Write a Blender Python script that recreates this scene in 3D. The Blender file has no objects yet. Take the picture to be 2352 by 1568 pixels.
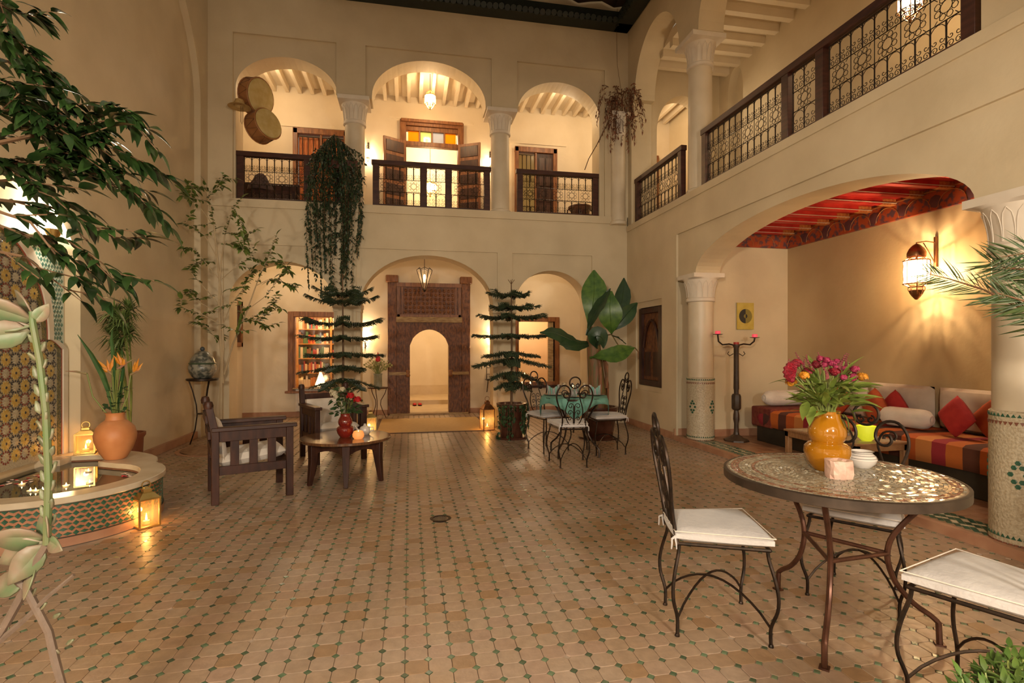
import bpy, bmesh, math, random
from math import sin, cos, pi, radians, sqrt, atan2, hypot
from mathutils import Vector, Matrix
random.seed(7)
SC = bpy.context.scene
COL = SC.collection

# ---------------------------------------------------------------- camera, world, exposure
F, CX, HY, EYE, YAW = 1221.0, 1176.0, 797.0, 1.36, radians(10.9)
cam_data = bpy.data.cameras.new('camera')
cam_data.sensor_width = 36.0
cam_data.lens = 36.0 * F / 2352
cam_data.shift_y = (HY - 784) / 2352
cam_data.clip_start = 0.02
cam_data.clip_end = 200
cam = bpy.data.objects.new('camera', cam_data)
COL.objects.link(cam)
cam.location = (0, 0, EYE)
cam.rotation_euler = (pi / 2, 0, -YAW)
SC.camera = cam
world = bpy.data.worlds.new('night_sky')
SC.world = world
world.use_nodes = True
world.node_tree.nodes['Background'].inputs[0].default_value = (1.0, 0.83, 0.60, 1)
world.node_tree.nodes['Background'].inputs[1].default_value = 0.25
SC.view_settings.view_transform = 'Standard'
SC.view_settings.look = 'None'
SC.view_settings.exposure = 0.32
SC.view_settings.gamma = 1.0
SC.view_settings.use_curve_mapping = False
WARM = (1.0, 0.77, 0.49)

LAMP_GAIN = 2.6
def lamp(name, loc, watts, color=WARM, radius=0.06):
    l = bpy.data.lights.new(name, 'POINT')
    l.energy = watts * LAMP_GAIN
    l.color = color
    l.shadow_soft_size = radius
    o = bpy.data.objects.new(name, l)
    o.location = loc
    COL.objects.link(o)
    return o

# unseen fill lamps set behind the camera to light near floor and right wall
lamp('south_fill_left', (-1.6, -1.9, 2.25), 240, (1.0, 0.87, 0.68), 0.22)
lamp('south_fill_right', (1.6, -1.9, 2.15), 175, (1.0, 0.87, 0.70), 0.22)
# bare lights added to brighten the gallery bays, lower arcade and balcony
lamp('gallery_fill', (-2.45, 9.75, 5.95), 9, WARM, 0.12)
lamp('gallery_fill', (2.95, 9.75, 5.95), 8, WARM, 0.12)
lamp('arcade_fill', (-2.2, 9.9, 2.9), 6, WARM, 0.12)
lamp('arcade_fill', (2.6, 9.9, 2.9), 5, WARM, 0.12)
lamp('balcony_fill', (4.9, 7.9, 5.2), 4, WARM, 0.12)  # added fill for the balcony and its far end, no fixture
lamp('balcony_fill', (4.6, 10.0, 5.9), 10, WARM, 0.12)

# ---------------------------------------------------------------- geometry helpers
FW = Vector((sin(YAW), cos(YAW), 0))
RT = Vector((cos(YAW), -sin(YAW), 0))
CAMP = Vector((0, 0, EYE))

def ray(px, py):
    return FW + RT * ((px - CX) / F) + Vector((0, 0, (HY - py) / F))
def on_z(px, py, z=0.0):
    d = ray(px, py); return CAMP + d * ((z - EYE) / d.z)
def on_y(px, py, y):
    d = ray(px, py); return CAMP + d * (y / d.y)
def on_x(px, py, x):
    d = ray(px, py); return CAMP + d * (x / d.x)
def at(px, py, t):
    return CAMP + ray(px, py) * t

class MB:
    def __init__(s):
        s.v = []; s.f = []
    def add(s, vs, fs, m=None):
        n = len(s.v)
        if m is not None:
            vs = [m @ Vector(p) for p in vs]
        s.v.extend([tuple(p) for p in vs])
        s.f.extend([tuple(i + n for i in f) for f in fs])
        return s
    def box(s, c, d, m=None, rz=0):
        x, y, z = d[0] / 2, d[1] / 2, d[2] / 2
        vs = [(-x, -y, -z), (x, -y, -z), (x, y, -z), (-x, y, -z), (-x, -y, z), (x, -y, z), (x, y, z), (-x, y, z)]
        if rz:
            vs = [(p[0] * cos(rz) - p[1] * sin(rz), p[0] * sin(rz) + p[1] * cos(rz), p[2]) for p in vs]
        vs = [(p[0] + c[0], p[1] + c[1], p[2] + c[2]) for p in vs]
        return s.add(vs, [(0, 3, 2, 1), (4, 5, 6, 7), (0, 1, 5, 4), (1, 2, 6, 5), (2, 3, 7, 6), (3, 0, 4, 7)], m)
    def box2(s, a, b, m=None):
        return s.box([(a[i] + b[i]) / 2 for i in range(3)], [abs(b[i] - a[i]) for i in range(3)], m)
    def prism(s, poly, a, b, fn=lambda u, v, w: (u, v, w), m=None):
        n = len(poly)
        vs = [fn(u, v, a) for u, v in poly] + [fn(u, v, b) for u, v in poly]
        fs = [tuple(range(n - 1, -1, -1)), tuple(range(n, 2 * n))]
        fs += [(i, (i + 1) % n, n + (i + 1) % n, n + i) for i in range(n)]
        return s.add(vs, fs, m)
    def lathe(s, prof, n=20, c=(0, 0, 0), m=None, caps=True, a0=0.0):
        vs = []; fs = []
        for r, z in prof:
            for i in range(n):
                a = a0 + 2 * pi * i / n
                vs.append((c[0] + r * cos(a), c[1] + r * sin(a), c[2] + z))
        for j in range(len(prof) - 1):
            for i in range(n):
                k = (i + 1) % n
                fs.append((j * n + i, j * n + k, (j + 1) * n + k, (j + 1) * n + i))
        if caps:
            fs.append(tuple(range(n - 1, -1, -1)))
            L = (len(prof) - 1) * n
            fs.append(tuple(range(L, L + n)))
        return s.add(vs, fs, m)
    def tube(s, pts, r, n=6, closed=False, m=None):
        P = [Vector(p) for p in pts]
        N = len(P)
        R = r if isinstance(r, (list, tuple)) else [r] * N
        vs = []; fs = []
        prev = None
        for i in range(N):
            if closed:
                t = P[(i + 1) % N] - P[i - 1]
            else:
                t = P[min(i + 1, N - 1)] - P[max(i - 1, 0)]
            if t.length < 1e-9:
                t = Vector((0, 0, 1))
            t.normalize()
            if prev is None:
                ref = Vector((0, 0, 1)) if abs(t.z) < 0.9 else Vector((1, 0, 0))
                u = t.cross(ref).normalized()
            else:
                u = prev - t * prev.dot(t)
                u = u.normalized() if u.length > 1e-6 else t.orthogonal().normalized()
            prev = u
            w = t.cross(u)
            for k in range(n):
                a = 2 * pi * k / n
                vs.append(P[i] + (u * cos(a) + w * sin(a)) * R[i])
        for i in range(N if closed else N - 1):
            j = (i + 1) % N
            for k in range(n):
                q = (k + 1) % n
                fs.append((i * n + k, i * n + q, j * n + q, j * n + k))
        if not closed:
            fs.append(tuple(range(n - 1, -1, -1)))
            fs.append(tuple(range((N - 1) * n, N * n)))
        return s.add(vs, fs, m)
    def ball(s, c, r, n=10, k=6, m=None):
        if not isinstance(r, (tuple, list)):
            r = (r, r, r)
        vs = [(c[0], c[1], c[2] - r[2])]
        for j in range(1, k):
            b = -pi / 2 + pi * j / k
            for i in range(n):
                a = 2 * pi * i / n
                vs.append((c[0] + r[0] * cos(b) * cos(a), c[1] + r[1] * cos(b) * sin(a), c[2] + r[2] * sin(b)))
        vs.append((c[0], c[1], c[2] + r[2]))
        fs = []
        for i in range(n):
            fs.append((0, 1 + (i + 1) % n, 1 + i))
        for j in range(k - 2):
            for i in range(n):
                q = (i + 1) % n
                fs.append((1 + j * n + i, 1 + j * n + q, 1 + (j + 1) * n + q, 1 + (j + 1) * n + i))
        L = 1 + (k - 2) * n
        for i in range(n):
            fs.append((L + i, L + (i + 1) % n, L + n))
        return s.add(vs, fs, m)
    def pillow(s, w, h, t, n=10, m=None, p=3.0):
        """soft cushion lying in the xy plane, w x h, thickness t"""
        vs = []; fs = []
        for side in (1, -1):
            for j in range(n + 1):
                for i in range(n + 1):
                    u = -1 + 2 * i / n; v = -1 + 2 * j / n
                    e = max(0.0, (1 - abs(u) ** p) * (1 - abs(v) ** p)) ** 0.5
                    k = 1 - 0.05 * (u * u) * (v * v)
                    vs.append((u * w / 2 * k * (1 - 0.04 * (1 - v * v)), v * h / 2 * k * (1 - 0.04 * (1 - u * u)), side * t / 2 * e))
        M = (n + 1) * (n + 1)
        for j in range(n):
            for i in range(n):
                a = j * (n + 1) + i
                fs.append((a, a + 1, a + n + 2, a + n + 1))
                fs.append((M + a, M + a + n + 1, M + a + n + 2, M + a + 1))
        return s.add(vs, fs, m)
    def mesh(s, name, mat, smooth=True, angle=38):
        me = bpy.data.meshes.new(name)
        me.from_pydata(s.v, [], s.f)
        me.validate()
        if mat is not None:
            me.materials.append(mat)
        if smooth:
            me.polygons.foreach_set('use_smooth', [True] * len(me.polygons))
            me.set_sharp_from_angle(angle=radians(angle))
        me.update()
        return me
    def build(s, name, mat, parent=None, world=False, smooth=True, kind=None, label=None, bevel=0, weld=False, loc=None):
        me = s.mesh(name, mat, smooth)
        if weld or bevel:
            bm = bmesh.new(); bm.from_mesh(me)
            bmesh.ops.remove_doubles(bm, verts=bm.verts, dist=1e-5)
            bm.to_mesh(me); bm.free()
        o = bpy.data.objects.new(name, me)
        COL.objects.link(o)
        if parent is not None:
            o.parent = parent
            if world:
                base = parent
                off = Vector(parent.location)
                while base.parent is not None:
                    base = base.parent
                    off = off + Vector(base.location)
                o.matrix_parent_inverse = Matrix.Translation(-off)
        if loc is not None:
            o.location = loc
        if bevel:
            md = o.modifiers.new('soft_edge', 'BEVEL')
            md.width = bevel; md.segments = 2; md.limit_method = 'ANGLE'; md.angle_limit = radians(40)
        if kind: o['kind'] = kind
        if label: o['label'] = label
        return o

def thing(name, label, cat, loc=(0, 0, 0), rz=0.0, group=None):
    o = bpy.data.objects.new(name, None)
    o.empty_display_size = 0.1
    COL.objects.link(o)
    o.location = loc
    o.rotation_euler = (0, 0, rz)
    o['label'] = label; o['category'] = cat
    if group: o['group'] = group
    return o
def tag(o, label, cat, group=None):
    o['label'] = label; o['category'] = cat
    if group: o['group'] = group
    return o
def struct(o, label=None):
    o['kind'] = 'structure'
    if label: o['label'] = label
    return o
def children(o):
    return [c for c in bpy.data.objects if c.parent == o]
def dup(root, loc, rz, label, group=None, name=None):
    r = root.copy(); COL.objects.link(r)
    r.location = loc; r.rotation_euler = (0, 0, rz); r['label'] = label
    if group: r['group'] = group
    for ch in children(root):
        if ch.type == 'LIGHT': continue
        c = ch.copy(); COL.objects.link(c); c.parent = r
        for g in children(ch):
            d = g.copy(); COL.objects.link(d); d.parent = c
    return r
def inst(name, me, parent, mat4, world_off=None):
    o = bpy.data.objects.new(name, me)
    COL.objects.link(o)
    o.parent = parent
    o.matrix_basis = mat4
    return o
def frame(p, z, up=Vector((0, 0, 1)), roll=0.0, scale=1.0):
    """matrix at p whose local +X points along z, +Z near up"""
    x = Vector(z).normalized()
    y = up.cross(x)
    y = y.normalized() if y.length > 1e-5 else x.orthogonal().normalized()
    zz = x.cross(y)
    m = Matrix((x, y, zz)).transposed().to_4x4()
    return Matrix.Translation(p) @ m @ Matrix.Rotation(roll, 4, 'X') @ Matrix.Scale(scale, 4)

# ---------------------------------------------------------------- materials
MATS = {}
def nt(name):
    m = bpy.data.materials.new(name); m.use_nodes = True
    t = m.node_tree
    return m, t, t.nodes['Principled BSDF']
def node(t, kind, **kw):
    n = t.nodes.new(kind)
    for k, v in kw.items():
        setattr(n, k, v)
    return n
def rgba(c): return (c[0], c[1], c[2], 1)
def mat(name, c, rough=0.6, metal=0.0, c2=None, scale=8.0, stretch=(1, 1, 1), bump=0.0, bscale=None, spec=0.5, coat=0.0, detail=4, rnd=0.0, trans=0.0, lo=0.35, hi=0.65, sheen=0.0):
    m, t, b = nt(name)
    b.inputs['Roughness'].default_value = rough
    b.inputs['Metallic'].default_value = metal
    b.inputs['Specular IOR Level'].default_value = spec
    b.inputs['Coat Weight'].default_value = coat
    b.inputs['Coat Roughness'].default_value = 0.08
    b.inputs['Transmission Weight'].default_value = trans
    b.inputs['Sheen Weight'].default_value = sheen
    b.inputs['Base Color'].default_value = rgba(c)
    src = None
    if c2 is not None or bump:
        tc = node(t, 'ShaderNodeTexCoord')
        mp = node(t, 'ShaderNodeMapping'); mp.inputs['Scale'].default_value = stretch
        t.links.new(tc.outputs['Object'], mp.inputs['Vector'])
        ns = node(t, 'ShaderNodeTexNoise')
        ns.inputs['Scale'].default_value = scale; ns.inputs['Detail'].default_value = detail
        t.links.new(mp.outputs['Vector'], ns.inputs['Vector'])
        if c2 is not None:
            cr = node(t, 'ShaderNodeValToRGB')
            cr.color_ramp.elements[0].position = lo; cr.color_ramp.elements[1].position = hi
            cr.color_ramp.elements[0].color = rgba(c); cr.color_ramp.elements[1].color = rgba(c2)
            t.links.new(ns.outputs['Fac'], cr.inputs['Fac'])
            src = cr.outputs['Color']
        if bump:
            n2 = ns
            if bscale:
                n2 = node(t, 'ShaderNodeTexNoise'); n2.inputs['Scale'].default_value = bscale; n2.inputs['Detail'].default_value = 3
                t.links.new(mp.outputs['Vector'], n2.inputs['Vector'])
            bp = node(t, 'ShaderNodeBump'); bp.inputs['Strength'].default_value = bump; bp.inputs['Distance'].default_value = 0.02
            t.links.new(n2.outputs['Fac'], bp.inputs['Height'])
            t.links.new(bp.outputs['Normal'], b.inputs['Normal'])
    if rnd:
        oi = node(t, 'ShaderNodeObjectInfo'); ge = node(t, 'ShaderNodeNewGeometry')
        ad = node(t, 'ShaderNodeMath', operation='ADD'); fr = node(t, 'ShaderNodeMath', operation='FRACT')
        t.links.new(oi.outputs['Random'], ad.inputs[0]); t.links.new(ge.outputs['Random Per Island'], ad.inputs[1])
        t.links.new(ad.outputs[0], fr.inputs[0])
        mr = node(t, 'ShaderNodeMapRange'); mr.inputs['To Min'].default_value = 1 - rnd; mr.inputs['To Max'].default_value = 1 + rnd * 0.7
        t.links.new(fr.outputs[0], mr.inputs['Value'])
        hs = node(t, 'ShaderNodeHueSaturation')
        hs.inputs['Color'].default_value = rgba(c)
        if src is not None: t.links.new(src, hs.inputs['Color'])
        t.links.new(mr.outputs[0], hs.inputs['Value'])
        src = hs.outputs['Color']
    if src is not None:
        t.links.new(src, b.inputs['Base Color'])
    MATS[name] = m
    return m
def glow(name, c, strength, base=(0.8, 0.7, 0.5)):
    m, t, b = nt(name)
    b.inputs['Base Color'].default_value = rgba(base)
    b.inputs['Emission Color'].default_value = rgba(c)
    b.inputs['Emission Strength'].default_value = strength
    MATS[name] = m
    return m
def thin_glass(name, tint, gloss=0.12, rough=0.05, frost=0.0):
    m = bpy.data.materials.new(name); m.use_nodes = True
    t = m.node_tree
    for n in list(t.nodes):
        if n.type != 'OUTPUT_MATERIAL': t.nodes.remove(n)
    out = [n for n in t.nodes if n.type == 'OUTPUT_MATERIAL'][0]
    tr = node(t, 'ShaderNodeBsdfTransparent'); tr.inputs[0].default_value = rgba(tint)
    gl = node(t, 'ShaderNodeBsdfGlossy'); gl.inputs[0].default_value = (0.9, 0.9, 0.9, 1); gl.inputs['Roughness'].default_value = rough
    mx = node(t, 'ShaderNodeMixShader'); mx.inputs[0].default_value = gloss
    t.links.new(tr.outputs[0], mx.inputs[1]); t.links.new(gl.outputs[0], mx.inputs[2])
    last = mx
    if frost:
        tl = node(t, 'ShaderNodeBsdfTranslucent'); tl.inputs[0].default_value = rgba(tint)
        m2 = node(t, 'ShaderNodeMixShader'); m2.inputs[0].default_value = frost
        t.links.new(mx.outputs[0], m2.inputs[1]); t.links.new(tl.outputs[0], m2.inputs[2]); last = m2
    t.links.new(last.outputs[0], out.inputs[0])
    MATS[name] = m
    return m

PLASTER = mat('tadelakt_plaster', (0.55, 0.445, 0.29), 0.62, c2=(0.63, 0.52, 0.35), scale=1.6, bump=0.12, bscale=14, detail=6)
PLASTER_W = mat('pale_plaster', (0.68, 0.57, 0.41), 0.6, c2=(0.74, 0.63, 0.47), scale=1.8, bump=0.1, bscale=14, detail=6)
SALON = mat('ochre_tadelakt', (0.42, 0.29, 0.15), 0.5, c2=(0.54, 0.40, 0.22), scale=1.1, bump=0.12, bscale=16, detail=8, lo=0.3, hi=0.7)
CARVED = mat('carved_stucco', (0.66, 0.57, 0.46), 0.6, c2=(0.72, 0.63, 0.52), scale=6, bump=0.1)
PINKSTONE = mat('terracotta_plinth', (0.34, 0.16, 0.09), 0.55, c2=(0.44, 0.24, 0.14), scale=5, bump=0.15)
GROUT = mat('floor_grout', (0.33, 0.26, 0.20), 0.7, c2=(0.40, 0.31, 0.24), scale=20)
def tile_mat():
    m, t, b = nt('beige_terracotta_tile')
    b.inputs['Roughness'].default_value = .34
    ge = node(t, 'ShaderNodeNewGeometry'); oi = node(t, 'ShaderNodeObjectInfo')
    ad = node(t, 'ShaderNodeMath', operation='ADD'); fr = node(t, 'ShaderNodeMath', operation='FRACT')
    t.links.new(oi.outputs['Random'], ad.inputs[0]); t.links.new(ge.outputs['Random Per Island'], ad.inputs[1]); t.links.new(ad.outputs[0], fr.inputs[0])
    r1 = node(t, 'ShaderNodeValToRGB'); e = r1.color_ramp.elements
    e[0].position = 0; e[0].color = (.36, .25, .155, 1); e[1].position = 1; e[1].color = (.50, .395, .29, 1)
    for p, c in ((.10, (.40, .265, .145, 1)), (.16, (.42, .315, .215, 1)), (.6, (.46, .355, .25, 1)), (.93, (.44, .315, .225, 1))):
        q = e.new(p); q.color = c
    t.links.new(fr.outputs[0], r1.inputs[0])
    n1 = node(t, 'ShaderNodeTexNoise'); n1.inputs['Scale'].default_value = .9; n1.inputs['Detail'].default_value = 5
    t.links.new(ge.outputs['Position'], n1.inputs['Vector'])
    r2 = node(t, 'ShaderNodeValToRGB'); e = r2.color_ramp.elements
    e[0].position = .42; e[0].color = (1, 1, 1, 1); e[1].position = .68; e[1].color = (.92, .76, .52, 1)
    t.links.new(n1.outputs[0], r2.inputs[0])
    n2 = node(t, 'ShaderNodeTexNoise'); n2.inputs['Scale'].default_value = 22; n2.inputs['Detail'].default_value = 6
    t.links.new(ge.outputs['Position'], n2.inputs['Vector'])
    r3 = node(t, 'ShaderNodeValToRGB'); e = r3.color_ramp.elements
    e[0].position = .3; e[0].color = (.80, .80, .80, 1); e[1].position = .7; e[1].color = (1.1, 1.1, 1.1, 1)
    t.links.new(n2.outputs[0], r3.inputs[0])
    m1 = node(t, 'ShaderNodeMix', data_type='RGBA', blend_type='MULTIPLY'); m1.inputs[0].default_value = .8
    t.links.new(r1.outputs[0], m1.inputs[6]); t.links.new(r2.outputs[0], m1.inputs[7])
    m2 = node(t, 'ShaderNodeMix', data_type='RGBA', blend_type='MULTIPLY'); m2.inputs[0].default_value = .7
    t.links.new(m1.outputs[2], m2.inputs[6]); t.links.new(r3.outputs[0], m2.inputs[7])
    hs = node(t, 'ShaderNodeMix', data_type='RGBA', blend_type='MULTIPLY'); hs.inputs[0].default_value = 1; hs.inputs[7].default_value = (.80, .765, .80, 1)
    t.links.new(m2.outputs[2], hs.inputs[6]); t.links.new(hs.outputs[2], b.inputs['Base Color'])
    bp = node(t, 'ShaderNodeBump'); bp.inputs['Strength'].default_value = .14; bp.inputs['Distance'].default_value = .02
    t.links.new(n2.outputs[0], bp.inputs['Height']); t.links.new(bp.outputs[0], b.inputs['Normal'])
    return m
OCT = tile_mat()
DOT = mat('green_glazed_tile', (0.06, 0.12, 0.065), 0.2, c2=(0.13, 0.17, 0.10), scale=14, rnd=0.5, bump=0.08)
WOOD = mat('dark_walnut', (0.026, 0.008, 0.005), 0.45, c2=(0.058, 0.019, 0.010), scale=5, stretch=(4, 4, 1), bump=0.06, spec=.35)
WOODX = mat('dark_walnut_planks', (0.032, 0.010, 0.006), 0.42, c2=(0.07, 0.024, 0.012), scale=5, stretch=(9, 1, 1), bump=0.06)
CEDAR = mat('cedar_wood', (0.16, 0.055, 0.018), 0.45, c2=(0.30, 0.12, 0.04), scale=5, stretch=(6, 6, 1), bump=0.1)
CARVEDWOOD = mat('carved_cedar', (0.085, 0.026, 0.009), 0.5, c2=(0.20, 0.072, 0.022), scale=30, stretch=(1, 1, .45), bump=0.5, detail=2)
AGED = mat('aged_timber', (0.24, 0.14, 0.06), 0.6, c2=(0.42, 0.30, 0.15), scale=9, stretch=(1, 5, 5), bump=0.2)
IRON = mat('wrought_iron', (0.022, 0.016, 0.012), 0.38, 0.7, c2=(0.05, 0.03, 0.02), scale=30)
RUSTIRON = mat('brown_iron', (0.075, 0.03, 0.017), 0.36, 0.6, c2=(0.12, 0.05, 0.03), scale=20)
RAILWOOD = mat('railing_wood', (0.035, 0.011, 0.008), 0.4, c2=(0.07, 0.022, 0.014), scale=6, stretch=(1, 1, 5))
CREAM = mat('cream_cotton', (0.66, 0.58, 0.50), 0.85, c2=(0.74, 0.66, 0.58), scale=7, bump=0.15, bscale=60, sheen=0.2)
WHITECLOTH = mat('white_cotton', (0.50, 0.47, 0.465), 0.85, c2=(0.57, 0.54, 0.53), scale=9, bump=0.2, bscale=45, sheen=0.2)
BRASS = mat('brass', (0.62, 0.42, 0.13), 0.28, 0.95, c2=(0.72, 0.52, 0.20), scale=12)
COPPER = mat('aged_bronze', (0.25, 0.11, 0.05), 0.35, 0.9, c2=(0.38, 0.18, 0.08), scale=16)
TERRA = mat('terracotta', (0.50, 0.19, 0.065), 0.5, c2=(0.58, 0.25, 0.10), scale=6, bump=0.08)
MARBLE = mat('fountain_marble', (0.52, 0.42, 0.29), 0.3, c2=(0.62, 0.53, 0.40), scale=7, detail=8)
FLAME = glow('flame', (1.0, 0.62, 0.22), 11)
BULB = glow('bulb', (1.0, 0.78, 0.48), 22)
WAX = mat('cream_wax', (0.8, 0.66, 0.44), 0.5)
GLASS = thin_glass('clear_glass', (0.97, 0.97, 0.95), 0.08)
FROST = thin_glass('lantern_glass', (1.0, 0.93, 0.80), 0.06, 0.2, 0.45)
# ================================================================ the setting
XL, XR, YF, YB = -3.15, 3.84, 9.0, 11.0      # left wall, right wall, arcade face, gallery back wall
T = 0.42                                     # arcade thickness
Z1, ZR = 3.69, 3.52                          # upper floor, back and right

def arch_y(u, u0, u1, vs, va, p=2.0):
    c = (u0 + u1) / 2; h = (u1 - u0) / 2
    k = min(1.0, abs((u - c) / h))
    return vs + (va - vs) * max(0.0, 1 - k ** p) ** 0.5
def arcade(mb, fn, u0, u1, vtop, w0, w1, openings, vbase, N=26):
    """wall between u0..u1 and heights vbase..vtop, thickness w0..w1, arches cut out; opening=(a,b,sill,spring,apex)"""
    cur = u0
    def solid(a, b, lo, hi):
        if b - a > 1e-4 and hi - lo > 1e-4:
            mb.prism([(a, lo), (b, lo), (b, hi), (a, hi)], w0, w1, fn)
    for (a, b, sill, sp, ap) in sorted(openings):
        solid(cur, a, vbase, vtop)
        if sill > vbase: solid(a, b, vbase, sill)
        for i in range(N):
            p = a + (b - a) * (1 - cos(pi * i / N)) / 2; q = a + (b - a) * (1 - cos(pi * (i + 1) / N)) / 2
            mb.prism([(p, arch_y(p, a, b, sp, ap)), (q, arch_y(q, a, b, sp, ap)), (q, vtop), (p, vtop)], w0, w1, fn)
        cur = b
    solid(cur, u1, vbase, vtop)
FY = lambda u, v, w: (u, w, v)       # wall in the XZ plane
FX = lambda u, v, w: (w, u, v)       # wall in the YZ plane

# ---- back arcade
mb = MB()
low = [(-2.78, -1.21, 0, 2.08, 2.73), (-0.79, 1.41, 0, 2.08, 2.90), (1.80, 3.10, 0, 2.12, 2.70)]
arcade(mb, FY, XL, XR + .05, Z1, YF + 0.03, YF + T, low, 0)
up = [(-2.69, -1.15, 0, 5.45, 6.0), (-0.61, 1.28, 0, 5.50, 6.165), (1.84, 3.33, 0, 5.45, 6.02)]
up = [(a, b, 5.45, s, p) for a, b, _, s, p in up]
arcade(mb, FY, XL, XR + .05, 7.9, YF + 0.04, YF + T, up, 5.45)
mb.box2((XL, YF + 0.04, Z1), (-2.69, YF + T, 5.45)); mb.box2((3.33, YF + 0.04, Z1), (XR + .05, YF + T, 5.45))
# thin raised layer that frames each arch with a rectangle
def layer(mb, fn, u0, u1, v0, v1, w0, w1, holes):
    cur = u0
    for a, b, lo, hi in sorted(holes):
        if a > cur: mb.prism([(cur, v0), (a, v0), (a, v1), (cur, v1)], w0, w1, fn)
        if hi < v1: mb.prism([(a, hi), (b, hi), (b, v1), (a, v1)], w0, w1, fn)
        if lo > v0: mb.prism([(a, v0), (b, v0), (b, lo), (a, lo)], w0, w1, fn)
        cur = b
    if u1 > cur: mb.prism([(cur, v0), (u1, v0), (u1, v1), (cur, v1)], w0, w1, fn)
layer(mb, FY, XL, XR + .03, 5.45, 7.9, YF, YF + 0.04, [(-2.72, -1.17, 5.4, 6.3), (-0.71, 1.375, 5.4, 6.3), (1.825, 3.42, 5.4, 6.3)])
mb.box2((XL, YF, Z1), (-2.72, YF + .04, 5.45)); mb.box2((3.42, YF, Z1), (XR + .03, YF + .04, 5.45))
layer(mb, FY, XL, XR, 0, Z1, YF, YF + 0.03, [(-2.86, -1.15, 0, 2.98), (-0.86, 1.48, 0, 2.98), (1.74, 3.18, 0, 2.98)])
struct(mb.build('wall_back', PLASTER, smooth=False), 'plastered two storey arcade wall with three arches per storey')

# pier imposts of the lower arcade
for i, (a, b) in enumerate([(-1.21, -0.79), (1.41, 1.80)]):
    mb = MB(); mb.box2((a - .02, YF - .02, 2.0), (b + .02, YF + T + .02, 2.07))
    mb.box2((a - .01, YF - .01, 1.94), (b + .01, YF + T + .01, 2.0))
    struct(mb.build('trim_%d' % (i + 1), PLASTER, smooth=False), 'plaster impost band round an arcade pier')

# ---- gallery behind the arcade (both storeys)
mb = MB()
layer(mb, FY, XL, XR, 0, Z1, YB, YB + 0.25, [(-2.30, -1.10, 0.5, 2.03), (0.0, 0.79, 0, 1.75), (2.17, 3.10, 0.55, 1.98)])
layer(mb, FY, XL, 5.95, Z1, 7.2, YB, YB + 0.25, [(-2.2, -1.2, Z1, 5.55), (-0.10, 1.0, Z1, 5.90), (2.2, 3.05, Z1, 5.5)])
for (a, b) in ((-2.35, -1.05), (-0.3, 1.2), (2.05, 3.2)):     # plaster relief bands above the doors
    mb.box2((a - .1, YB - .02, 5.98 if a == -.3 else 5.66), (b + .1, YB, 6.02 if a == -.3 else 5.70))
struct(mb.build('wall_gallery', PLASTER_W, smooth=False), 'pale gallery wall behind the arcade with doors and windows')
mb = MB()
mb.box2((XL - .3, YF + T, 0), (XL, YB + .25, 7.2))
struct(mb.build('wall_gallery_left', PLASTER_W, smooth=False), 'short left end wall of the back gallery')
mb = MB(); mb.box2((XR, YF + T, 0), (XR + .3, YB + .25, Z1))
struct(mb.build('wall_gallery_right', PLASTER_W, smooth=False), 'short right end wall of the back gallery')
mb = MB(); mb.box2((XL, YF + .03, 3.42), (5.7, YB, Z1 - .005))
mb.box2((XL, YF - .03, 3.56), (XR - .02, YF + .03, Z1 - .002))
struct(mb.build('floor_upper_back', PLASTER, smooth=False), 'upper gallery floor slab with plain plaster edge')
mb = MB(); mb.box2((XL, YF + T, 6.44), (5.7, YB, 6.6)); 
ceil = struct(mb.build('ceiling', PLASTER_W, smooth=False), 'white ceiling of the upper back gallery')
bm_ = MB().box((0, 0, 0), (0.065, YB - YF - T - .04, 0.13)).mesh('beam', PLASTER_W, False)
for i in range(38):
    inst('beam', bm_, ceil, Matrix.Translation((XL + .12 + i * 0.232, (YF + T + YB) / 2, 6.38)))
mb = MB(); mb.box2((XL, YF + T, 3.30), (XR, YB, 3.42))
struct(mb.build('ceiling_lower', PLASTER_W, smooth=False), 'plain ceiling of the lower back gallery')

# ---- columns
def capital_mesh(w, h, r):
    mb = MB()
    hs = w / 2
    rows = [(r * 1.02, 0), (r * 1.12, .03 * h), (r * 1.12, .12 * h), (r * 1.03, .16 * h), (r * 1.1, .5 * h), (r * 1.3, .8 * h)]
    mb.lathe(rows, 24)
    n = 24; N = len(mb.v)
    ring0 = [(r * 1.3 * cos(2 * pi * i / n), r * 1.3 * sin(2 * pi * i / n), .8 * h) for i in range(n)]
    sq = []
    for i in range(n):
        a = 2 * pi * i / n; k = max(abs(cos(a)), abs(sin(a)))
        sq.append((hs * cos(a) / k, hs * sin(a) / k))
    vs = ring0 + [(x, y, .8 * h + .02) for x, y in sq] + [(x, y, h) for x, y in sq]
    fs = [(i, (i + 1) % n, n + (i + 1) % n, n + i) for i in range(n)] + [(n + i, n + (i + 1) % n, 2 * n + (i + 1) % n, 2 * n + i) for i in range(n)]
    fs.append(tuple(range(2 * n, 3 * n)))
    mb.add(vs, fs)
    for i in range(16):                                  # carved upright leaves
        a = 2 * pi * (i + .5) / 16
        pts = []
        for s in range(9):
            b = pi * s / 8
            pts.append((-0.5 + s / 8, sin(b)))
        for side in (-1, 1):
            line = []
            for s in range(7):
                tt = s / 6
                zz = h * (.18 + .56 * tt); rr = r * (1.06 + .22 * tt ** 2)
                da = side * (pi / 16) * 0.9 * sqrt(max(0, 1 - tt ** 3))
                line.append((rr * cos(a + da), rr * sin(a + da), zz))
            mb.tube(line, .0035, 4)
    return mb.mesh('capital', CARVED)
COLMAT = mat('polished_column', (0.58, 0.48, 0.34), 0.42, c2=(0.65, 0.55, 0.41), scale=3, bump=0.08)
ZELCOL = mat('column_mosaic', (0.40, 0.32, 0.21), 0.42, c2=(0.52, 0.44, 0.31), scale=60, bump=0.3, detail=1)
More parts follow.
